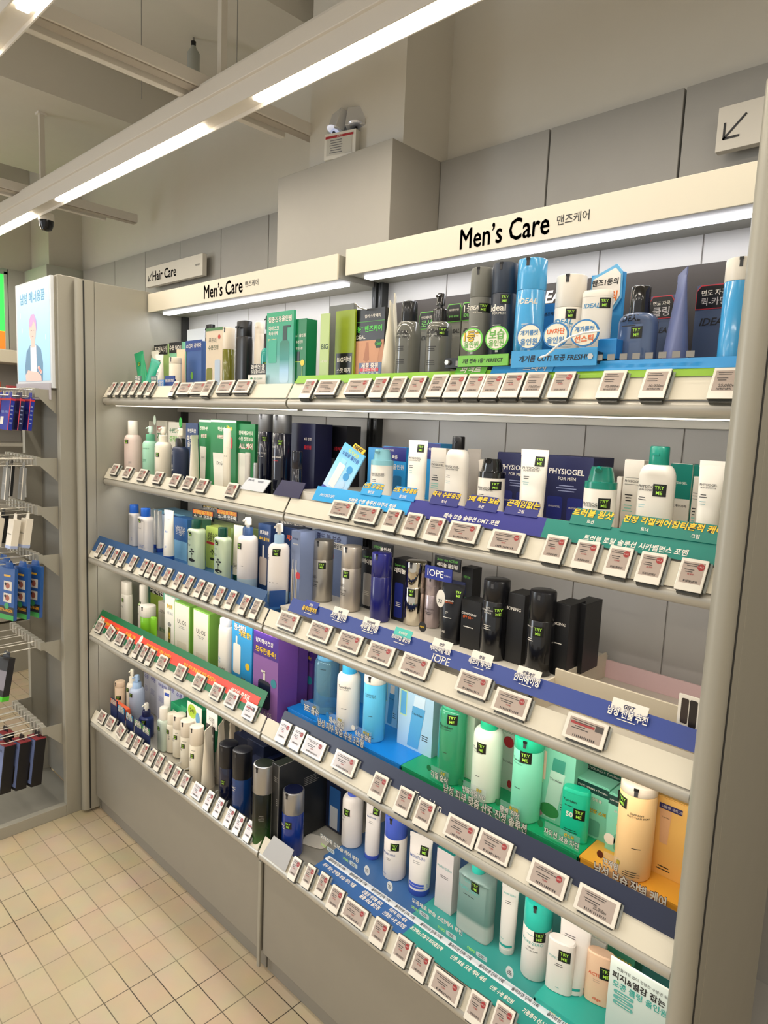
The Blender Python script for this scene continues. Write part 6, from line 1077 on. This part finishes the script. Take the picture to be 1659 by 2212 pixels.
banner(2, X0_, X1, .050, .094, M('#19a0e0', .35), 'light blue edge strip with white Korean lettering, near second shelf', [('가벼운 수분 솔루션 아쿠아 포맨', 'E', 325, 635, 690, 685, WHITE), ('PHYSIOGEL', 'E', 110, 600, 228, 608, WHITE, dict(bold=.0, shear=.2))])
banner(2, X1, X2, .050, .094, M('#2b2e86', .35), 'indigo edge strip with white Korean lettering, near second shelf', [('쾌속 보습 솔루션 DMT 포맨', 'E', 1052, 760, 1480, 805, WHITE)])
banner(2, X2, 2.392, .050, .094, M('#0c7f72', .35), 'dark teal edge strip with white Korean lettering, near second shelf', [('트러블 토탈 솔루션 시카밸런스 포맨', 'F', 640, 775, 1365, 870, WHITE)])
for c, x, y, m, t1, t2, lab, w in (('E', 490, 600, M('#1c9ad8', .4), '산뜻 오일컷', '올인원', 'light blue tab with yellow lettering below the pale blue capped jar', .075), ('E', 732, 635, M('#1c8ad0', .4), '산뜻 수분쿨링', '올크림', 'light blue tab with yellow lettering below the white tube', .08), ('E', 1045, 675, M('#232a78', .4), '즉각 수분충전', '토너', 'indigo tab with yellow lettering below the black capped toner', .085), ('E', 1328, 715, M('#232a78', .4), '3배 빠른 보습', '로션', 'indigo tab with yellow lettering below the black capped jar', .088), ('F', 200, 618, M('#232a78', .4), '끈적임없는', '크림', 'indigo tab with yellow lettering below the tall white tube', .083), ('F', 678, 690, M('#0a7a6c', .4), '트러블 원샷', '로션', 'teal tab with yellow lettering below the green capped jar', .088), ('F', 1050, 745, M('#0a7a6c', .4), '진정 각질케어', '토너', 'teal tab with yellow lettering below the green capped toner', .092), ('F', 1400, 795, M('#0a7a6c', .4), '잡티흔적 케어', '크림', 'teal tab with yellow lettering beside the end post', .092)):
    tabh(2, c, x, y, w, .036, m, t1, YEL, lab, t2, sh=.15, out=INK, tw=.98)
banner(3, .012, 1.165, .028, .094, M('#26507f', .4), 'long plain steel blue edge card on the third shelf, far bay')
o = MB().prism([(-.0, -.02), (.05, -.02), (.05, .05), (.0, .05)], -.001, .001, M('#1d4a8c', .4)).build('folded_card_end', smooth=False); o.location = (1.166, -.04, 1.16); o.rotation_euler = (0, 0, 1.2); tag(o, 'folded end of the steel blue edge card', 'card')
RB = M('#2c4494', .35)
X3 = on_front(3, 'H', 165, 540)[0]
banner(3, X3, 2.392, .060, .0985, RB, 'long royal blue edge strip on the third shelf, near bay', [('IOPE', 'H', 1130, 925, 1250, 960, WHITE, dict(bold=.0, shear=0))])
for i, (c, x, y, m, t1, t2) in enumerate((('H', 285, 590, M('#2b3f9c', .4), '올데이퍼펙트', None), ('H', 485, 640, WHITE, '스킨 올인원', None), ('H', 695, 715, WHITE, '세럼올인원', None), ('H', 915, 790, M('#4fc6b8', .4), '프리미엄 올인원', None), ('H', 1185, 870, WHITE, '백탁끈적임 제로', None), ('H', 1460, 960, WHITE, '애프터 쉐이브', None), ('I', 410, 730, WHITE, '안티에이징', None), ('I', 1055, 955, WHITE, '남성 선물 추천', None))):
    o = tabh(3, c, x, y, .055 if i < 7 else .068, .022, m, ['안심', '촉촉', '피부탄력', '프리미엄', '산뜻', '정성', '주름개선', 'GIFT'][i], NAV if m is WHITE else WHITE, ['blue tab with yellow lettering below the brushed silver bottle', 'white tab below the satin silver bottle', 'white tab below the royal blue bottle', 'turquoise tab below the chrome bottle', 'white tab below the black tube', 'white tab below the left black bottle', 'white tab below the right black bottle', 'white tab reading GIFT at the right end of the blue strip'][i], None, rect=1, tw=.5, off=.007, th=.35)
    X_, s_ = on_front(3, c, x, y, .0085); b = MB().text(t1, 0, -.002, WHITE if i else YEL, w=.06 if i < 7 else .075, y=0, bold=.08, zs=1.35, out=M('#22388c', .4) if i else INK).lines(0, -.014, .04, 1, .004, WHITE, y=0)
    p = b.build('cutout_lettering', smooth=False); p.matrix_world = front_mat(3, .0085, X_, s_); p.parent = o; p.matrix_parent_inverse = o.matrix_world.inverted()
q = on('H', 1060, 715, 1, -.035); o = MB().disc(0, 0, .011, .0125, 0, INK, th=.0015).text('NEW', 0, 0, YEL, w=.014, y=-.0002, bold=.05, shear=.1).build('round_badge', loc=(q.x, -.035, q.z), smooth=False); tag(o, 'small round NEW badge on the shelf edge beside the chrome bottle', 'badge')
def grb(b, cx):
    b.prism([(-.56, .052), (.555, .052), (.555, .088), (-.56, .088)], -.001, 0, M('#e8442c', .4))
    for x, t, w in ((-.46, '남자의 완벽관리 시작은 올인원', .16), (-.28, '트리플 기획', .08), (-.06, '끝까지-물건너온 그루밍 수분케어', .18), (.22, '향과 끝의 조화로움 최대 증정행사', .20), (.46, '쉐이빙 증정품', .10)): b.text(t, x, .070, YEL if x < .4 else WHITE, w=w, y=-.0011, bold=.05)
    b.disc(-.2, .076, .011, .016, -.0015, WHITE); b.disc(-.55, .07, .012, .013, -.0015, WHITE); b.disc(-.525, .07, .012, .013, -.0016, WHITE)
banner(4, .015, 1.165, .030, .112, M('#0f6a3c', .4), 'long green edge card with red stripe on the fourth shelf, far bay', extra=grb)
NVB = M('#16203c', .35)
def nvt(b, cx): A = on_front(4, 'L', 1115, 1085)[0]; B = on_front(4, 'L', 1400, 1260)[0]; b.text('Torriden', (A+B)/2-cx, .053, WHITE, w=(B-A)*.75, y=-.0002, bold=.0)
banner(4, on_front(4, 'L', 120, 520)[0], 2.392, .045, .088, NVB, 'long dark navy edge strip on the fourth shelf, near bay', extra=nvt)
# lettering cut-outs standing on the printed decks
def cut(c, ua, va, ub, vb, z, t, m, out, lab, bold=.08, up=.0):
    y = -.006
    A = on(c, ua, va, 1, y); B = on(c, ub, vb, 1, y); w = B.x-A.x
    b = MB().text(t, 0, 0, m, w=w, y=0, bold=bold, out=out, outw=.04, eps=.0012, zs=1.45); b.box(-w/2, w/2, .0, .001, -.012, .010, M('#dfe8ee', .1, tr=.0, al=.1))
    o = b.build('standing_lettering', loc=((A.x+B.x)/2, y, (A.z+B.z)/2+.007), smooth=False); tag(o, lab, 'sign'); return o
DOU = M('#123a70', .4); DGR = M('#0a3f28', .4); DBR = M('#5a2410', .4)
cut('L', 385, 590, 745, 765, .85, '남성 피부 맞춤 수분 3관왕', WHITE, DOU, 'white outlined Korean lettering at the front of the blue deck')
cut('N', 210, 610, 690, 850, .85, '남성 피부 맞춤 산뜻 진정 솔루션', WHITE, DGR, 'white outlined Korean lettering at the front of the green deck')
cut('N', 1078, 1075, 1495, 1275, .85, '남성 보습 장벽 케어', WHITE, DBR, 'white outlined Korean lettering at the front of the yellow deck')
def mini(c, u, v, w, t1, t2, m1, lab, disc):
    y = .006; q = on(c, u, v, 1, y); q2 = on(c, u+w, v, 1, y); ww = q2.x-q.x
    b = MB().text(t2, 0, 0, WHITE, w=ww, y=0, bold=.08, out=INK, outw=.03, eps=.001, zs=1.3).text(t1, ww*.2, .0125, m1, w=ww*.8, h=.008, y=0, bold=.05, out=DG, eps=.001); b.disc(-ww*.62, .010, .007, .008, -.0005, disc).box(-ww*.5, ww*.5, 0, .001, -.012, .02, M('#dfe8ee', .1, al=.1))
    o = b.build('product_caption', loc=(q.x, y, q.z), smooth=False); tag(o, lab, 'sign')
mini('L', 335, 480, 120, '스킨', '3초 흡수', YEL, 'small caption before the clear sky blue bottle', SBL)
mini('L', 530, 580, 120, '로션', '쾌속 쿨링', YEL, 'small caption before the white lotion bottle', SBL)
mini('L', 735, 685, 130, '올인원', '속보습 완결', YEL, 'small caption before the light blue bottle', WHITE)
mini('N', 185, 530, 105, '스킨', '각질 순삭', YEL, 'small caption before the clear green bottle', DG)
mini('N', 385, 625, 140, '로션', '번들거림 NO', YEL, 'small caption before the creamy white bottle', DG)
mini('N', 590, 735, 120, '올인원', '쿨링 진정', YEL, 'small caption before the mint bottle', DG)
mini('N', 890, 885, 220, '선스틱', '자외선 보송 차단', YEL, 'small caption before the green sun stick', DG)
mini('N', 1205, 1050, 165, '올인원', '끈적임 NO', YEL, 'small caption before the peach bottle', M('#6a3018', .4))
# slanted printed front of the lowest deck
def slope(x0, x1, m, txts, lab):
    cx = (x0+x1)/2; w = x1-x0; b = MB().prism([(-w/2, 0), (w/2, 0), (w/2, .070), (-w/2, .070)], -.0006, .0006, m).prism([(-w/2, .054), (w/2, .054), (w/2, .072), (-w/2, .072)], -.0012, -.0005, M('#dfe3e8', .4))
    for t, x, z, ww in txts: b.text(t, x-cx, z+.008, WHITE, w=ww, y=-.0008, bold=.05, zs=1.5)
    k = 7 if w > .4 else 4
    for i in range(k): b.text('올리브영 단독 기획', -w/2+w*(i+.5)/k, .063, INK, w=w/k*.75, y=-.0013, bold=.03, zs=1.3)
    o = b.build('slanted_price_strip', smooth=False); o.rotation_euler = (-math.radians(86), 0, 0); o.location = (cx, -.0665, .4640); tag(o, lab, 'sign')
def sx(u, v): return on_front(5, 'Q', u, v)[0]
XB = sx(715, 1060)
slope(sx(60, 600), XB, M('#34609c', .35), [('자꾸 찾는 단백질 보습 케어 제품', sx(215, 640), .030, .13), ('순필광 생정률 증대', sx(455, 790), .034, .07), ('골들 보습 올인원', sx(455, 830), .018, .07), ('피라틱 맛는 세포', sx(630, 930), .036, .06), ('산뜻된 수분 선크림', sx(625, 965), .018, .075)], 'slanted blue strip with white captions along the front of the lowest deck')
slope(XB, 2.392, M('#2c9088', .35), [('초강력노즈질각 피지흡입팩', sx(840, 1100), .030, .10), ('산뜻 보송 모공 케어 세트', sx(1140, 1320), .030, .10), ('산뜻 수분 올인원', sx(1385, 1510), .026, .06), ('기름종이 선스틱', sx(1385, 1510)+.085, .026, .06)], 'slanted teal strip with white captions along the front of the lowest deck')
for i, (c, u, v, t) in enumerate((('Q', 240, 500, '모이스춰 고보습 케어 루틴'), ('Q', 940, 990, '모공제로 뽀송 스킨케어 루틴'))):
    q = on(c, u, v, 1, -.0); o = MB().text(t, 0, 0, WHITE, w=.16, y=0, bold=.05, out=M('#4f7f9c', .4), eps=.001).build('clear_caption', loc=(q.x, 0, q.z), smooth=False); tag(o, ['clear caption line above the blue slanted strip', 'clear caption line above the teal slanted strip'][i], 'sign')
for i, (c, u, v, t) in enumerate((('Q', 150, 500, 'STEP1'), ('Q', 310, 600, 'STEP2'), ('Q', 810, 955, 'STEP1'), ('Q', 1000, 1100, 'STEP2'), ('Q', 1215, 1250, 'STEP3'))):
    q = on(c, u, v, 1, -.008); b = MB().text(t, -.012, 0, LIME, w=.022, y=0, bold=.06); b.face([(a, 0, z) for a, z in rnd_rect(.003, .034, -.006, .006, .003)], M('#c9d6d8', .4)); b.lines(.018, .002, .022, 2, .004, INK, y=0)
    o = b.build('step_caption', loc=(q.x, -.008, q.z), smooth=False); tag(o, ['lime STEP1 caption at the left of the blue deck', 'lime STEP2 caption on the blue deck', 'lime STEP1 caption at the left of the teal deck', 'lime STEP2 caption on the teal deck', 'lime STEP3 caption on the teal deck'][i], 'sign')
for i, (c, u, v) in enumerate((('Q', 440, 665), ('Q', 603, 780), ('Q', 1462, 1395))):
    q = on(c, u, v, 1, -.006); o = MB().disc(0, 0, .010, .014, 0, M('#dfe3e4', .4), th=.001).lines(0, .004, .013, 3, .004, INK, y=-.0004).build('round_caption', loc=(q.x, -.006, q.z), smooth=False); tag(o, ['left', 'right', 'pale teal'][i]+' round caption disc at the front of the lowest deck', 'badge')
# ================= ELECTRONIC PRICE TAGS =================
FRM = M('#e9e3d6', .22, coat=.5); SIDE = M('#4a4b47', .45); SCR = M('#b3a398', .16, coat=.7); SRED = M('#9c2f2f', .35); SINK = M('#3c3634', .4)
TY = {'W': (.082, .047, .068, .036), 'N': (.046, .060, .037, .040), 'n': (.033, .060, .026, .040), 'S': (.056, .048, .044, .036)}
PROTO = {}
def proto(t, v):
    if (t, v) in PROTO: return PROTO[(t, v)]
    w, h, sw, sh = TY[t]; dz = .004 if t in 'Nn' else 0
    b = MB().box(-w/2, w/2, -.0120, -.0095, -h/2, h/2, FRM).box(-w/2+.0006, w/2-.0006, -.0095, -.0, -h/2+.0006, h/2-.0006, SIDE)
    s = MB(); f = lambda a, z: -.0121
    s.patch(-sw/2, sw/2, -sh/2+dz, sh/2+dz, SCR, f, 0)
    r = random.Random(v*7+len(t)); top = sh/2+dz
    s.lines(-sw*.08, top-.004, sw*.75, 2, .0035, SINK, y=-.0121, rnd=r); s.lines(-sw*.15, top-.015, sw*.5, 2, .004, SINK, y=-.0121, rnd=r)
    if v < 3:
        s.disc(sw*.34, top-.008, .0062, .0062, -.0125, SRED); s.text('SALE', sw*.34, top-.008, M('#d9b8b0', .4), w=.009, y=-.0127)
        s.text(('19,900', '25,200', '13,900')[v], -sw*.05, top-.0235, SRED, h=.0035, y=-.0125, bold=.04)
    elif v == 3:
        s.patch(-sw*.45, sw*.25, top-.012, top-.007, SRED, f, .0003); s.patch(sw*.27, sw*.5, top-.014, top-.003, M('#4a4440', .4), f, .0003)
    else: s.text('25,000w' if v == 4 else '10,000w', sw*.12, -.006, SINK, h=.0065, y=-.0125, bold=.02)
    for i in range(12): s.patch(-sw*.3+i*sw*.055, -sw*.3+i*sw*.055+sw*(.02+.02*r.random()), -sh/2+dz+.002, -sh/2+dz+.006, SINK, f, .0003, 1)
    c = MB().box(-w*.42, w*.42, -.006, .002, -h/2-.004, -h/2+.0004, M('#3f403d', .3)).box(w/2, w/2+.004, -.004, .0, -h/2+.004, h/2-.002, M('#bfc4c0', .12, al=.55))
    e = thing('price_tag', 'proto', 'price tag'); parts = [b.build('casing', e, smooth=False, bev=.0009), s.build('screen', e, smooth=False), c.build('clip', e, smooth=False)]
    PROTO[(t, v)] = [e, parts, False]; return PROTO[(t, v)]
ORD = ['first', 'second', 'third', 'fourth', 'fifth', 'sixth', 'seventh', 'eighth', 'ninth', 'tenth', 'eleventh', 'twelfth', 'thirteenth', 'fourteenth', 'fifteenth', 'sixteenth', 'seventeenth', 'eighteenth', 'nineteenth', 'twentieth']
KIND = {'W': 'wide', 'N': 'upright', 'n': 'narrow upright', 'S': 'nearly square'}
ROWN = {1: 'top', 2: 'second', 3: 'third', 4: 'fourth', 5: 'lowest'}
def tags(row, bayn, lst):
    for i, q in enumerate(lst):
        t, c, x, y = q[:4]; v = q[4] if len(q) > 4 else i % 3; dx, s = on_front(row, c, x, y, .012)
        h = TY[t][1]; s = max(s, h/2+.001) if abs(s-h/2) > .02 else s
        lab = KIND[t]+' price tag, '+ORD[i]+' from the left on the '+ROWN[row]+' shelf of the '+bayn+' bay'
        P = proto(t, v)
        if not P[2]: e = P[0]; P[2] = True
        else:
            e = P[0].copy(); COL.objects.link(e)
            for p in P[1]: k = p.copy(); COL.objects.link(k); k.parent = e
        e.matrix_world = front_mat(row, .002, dx, s) @ Matrix.Rotation(q[5] if len(q) > 5 else 0, 4, 'Y')
        e['label'] = lab; e['category'] = 'price tag'; e['group'] = 'electronic price tags on the shelf edges'
tags(1, 'far', [('n', 'A', 80, 905), ('n', 'A', 143, 903), ('n', 'A', 203, 900), ('n', 'A', 265, 900), ('n', 'A', 330, 900), ('n', 'A', 395, 903), ('n', 'A', 585, 905), ('W', 'A', 675, 902), ('W', 'A', 785, 898), ('N', 'A', 862, 898, 5), ('W', 'A', 1005, 888), ('W', 'A', 1150, 885)])
tags(1, 'near', [('N', 'B', 148, 975), ('W', 'B', 282, 965, 5), ('W', 'B', 495, 960), ('N', 'B', 645, 965), ('N', 'B', 768, 965, 5), ('N', 'B', 905, 962), ('N', 'B', 1055, 955, 5), ('N', 'B', 1180, 957), ('N', 'B', 1312, 955), ('N', 'B', 1440, 955), ('N', 'B', 1580, 950), ('N', 'C', 158, 865, 5), ('N', 'C', 335, 865), ('N', 'C', 655, 862, 5), ('N', 'C', 935, 858, 5), ('N', 'C', 1385, 855, 4)])
tags(2, 'far', [('S', 'D', 100, 555), ('S', 'D', 198, 578), ('S', 'D', 312, 598), ('S', 'D', 435, 618), ('S', 'D', 568, 638), ('S', 'D', 672, 658), ('S', 'D', 778, 680), ('S', 'D', 1008, 715)])
tags(2, 'near', [('W', 'E', 272, 705), ('W', 'E', 462, 745), ('N', 'E', 655, 790), ('N', 'E', 812, 822), ('N', 'E', 980, 858), ('W', 'E', 1200, 880), ('W', 'E', 1530, 950), ('N', 'F', 435, 850), ('N', 'F', 652, 890), ('N', 'F', 878, 935), ('N', 'F', 1102, 980), ('N', 'F', 1385, 1030)])
tags(3, 'far', [('n', 'G', 82, 450, 0), ('n', 'G', 150, 475), ('n', 'G', 203, 500), ('n', 'G', 260, 520), ('n', 'G', 338, 552), ('n', 'G', 425, 582), ('n', 'G', 472, 602), ('n', 'G', 524, 622), ('n', 'G', 600, 652), ('n', 'G', 682, 688), ('n', 'G', 766, 715), ('n', 'G', 848, 745), ('n', 'G', 912, 770, 5), ('n', 'G', 1000, 800), ('n', 'G', 1088, 832), ('n', 'G', 1190, 870), ('n', 'G', 1275, 900, 5)])
tags(3, 'near', [('W', 'H', 132, 675), ('W', 'H', 352, 748), ('W', 'H', 558, 820), ('W', 'H', 770, 898), ('W', 'H', 1008, 982), ('W', 'H', 1410, 1110), ('W', 'I', 308, 888), ('W', 'I', 782, 1062, 3)])
tags(4, 'far', [('S', 'J', 88, 455), ('S', 'J', 178, 500, 0, .22), ('S', 'J', 252, 550), ('n', 'J', 318, 608), ('n', 'J', 388, 640), ('n', 'J', 442, 668), ('n', 'J', 494, 700), ('S', 'J', 590, 738), ('S', 'J', 735, 815), ('S', 'J', 882, 892), ('S', 'J', 1022, 972), ('S', 'J', 1142, 1035), ('S', 'J', 1288, 1130, 3)])
tags(4, 'near', [('N', 'L', 115, 655), ('N', 'L', 222, 708), ('W', 'L', 352, 775), ('W', 'L', 592, 895), ('N', 'L', 855, 1080), ('N', 'L', 1055, 1195), ('N', 'L', 1212, 1290), ('W', 'N', 308, 842), ('W', 'N', 500, 935), ('W', 'N', 810, 1120), ('W', 'N', 1095, 1272, 4)])
tags(5, 'far', [('S', 'K', 110, 475), ('S', 'K', 180, 520), ('S', 'K', 260, 585, 1, .2), ('n', 'K', 330, 655), ('n', 'K', 385, 695), ('n', 'K', 445, 752), ('n', 'K', 510, 795), ('n', 'K', 565, 838), ('n', 'K', 635, 900), ('n', 'K', 700, 945), ('n', 'K', 768, 1000), ('S', 'K', 872, 1065), ('n', 'K', 962, 1140), ('n', 'K', 1040, 1198), ('n', 'O', 192, 708), ('n', 'O', 260, 762), ('n', 'O', 338, 815, 3)])
tags(5, 'near', [('n', 'O', 678, 1095), ('n', 'O', 782, 1152), ('n', 'O', 882, 1215), ('N', 'Q', 212, 872), ('W', 'Q', 352, 972), ('N', 'Q', 528, 1110), ('N', 'Q', 688, 1240), ('N', 'Q', 820, 1345), ('W', 'Q', 1005, 1495), ('N', 'Q', 1225, 1660), ('N', 'R', 335, 1100)])
# plain end card at the left of the lowest near shelf
o = MB().prism([(-.06, .0), (.05, .0), (.05, .062), (-.045, .062)], -.001, .001, M('#aaa9a8', .35)).build('blank_card', smooth=False); X_, s_ = on_front(5, 'O', 560, 1010); o.matrix_world = front_mat(5, .006, X_, .003); tag(o, 'plain grey card at the left end of the near lowest shelf edge', 'card')
for o in [x for x in SC.objects if x.get('label') == 'proto']: bpy.data.objects.remove(o)
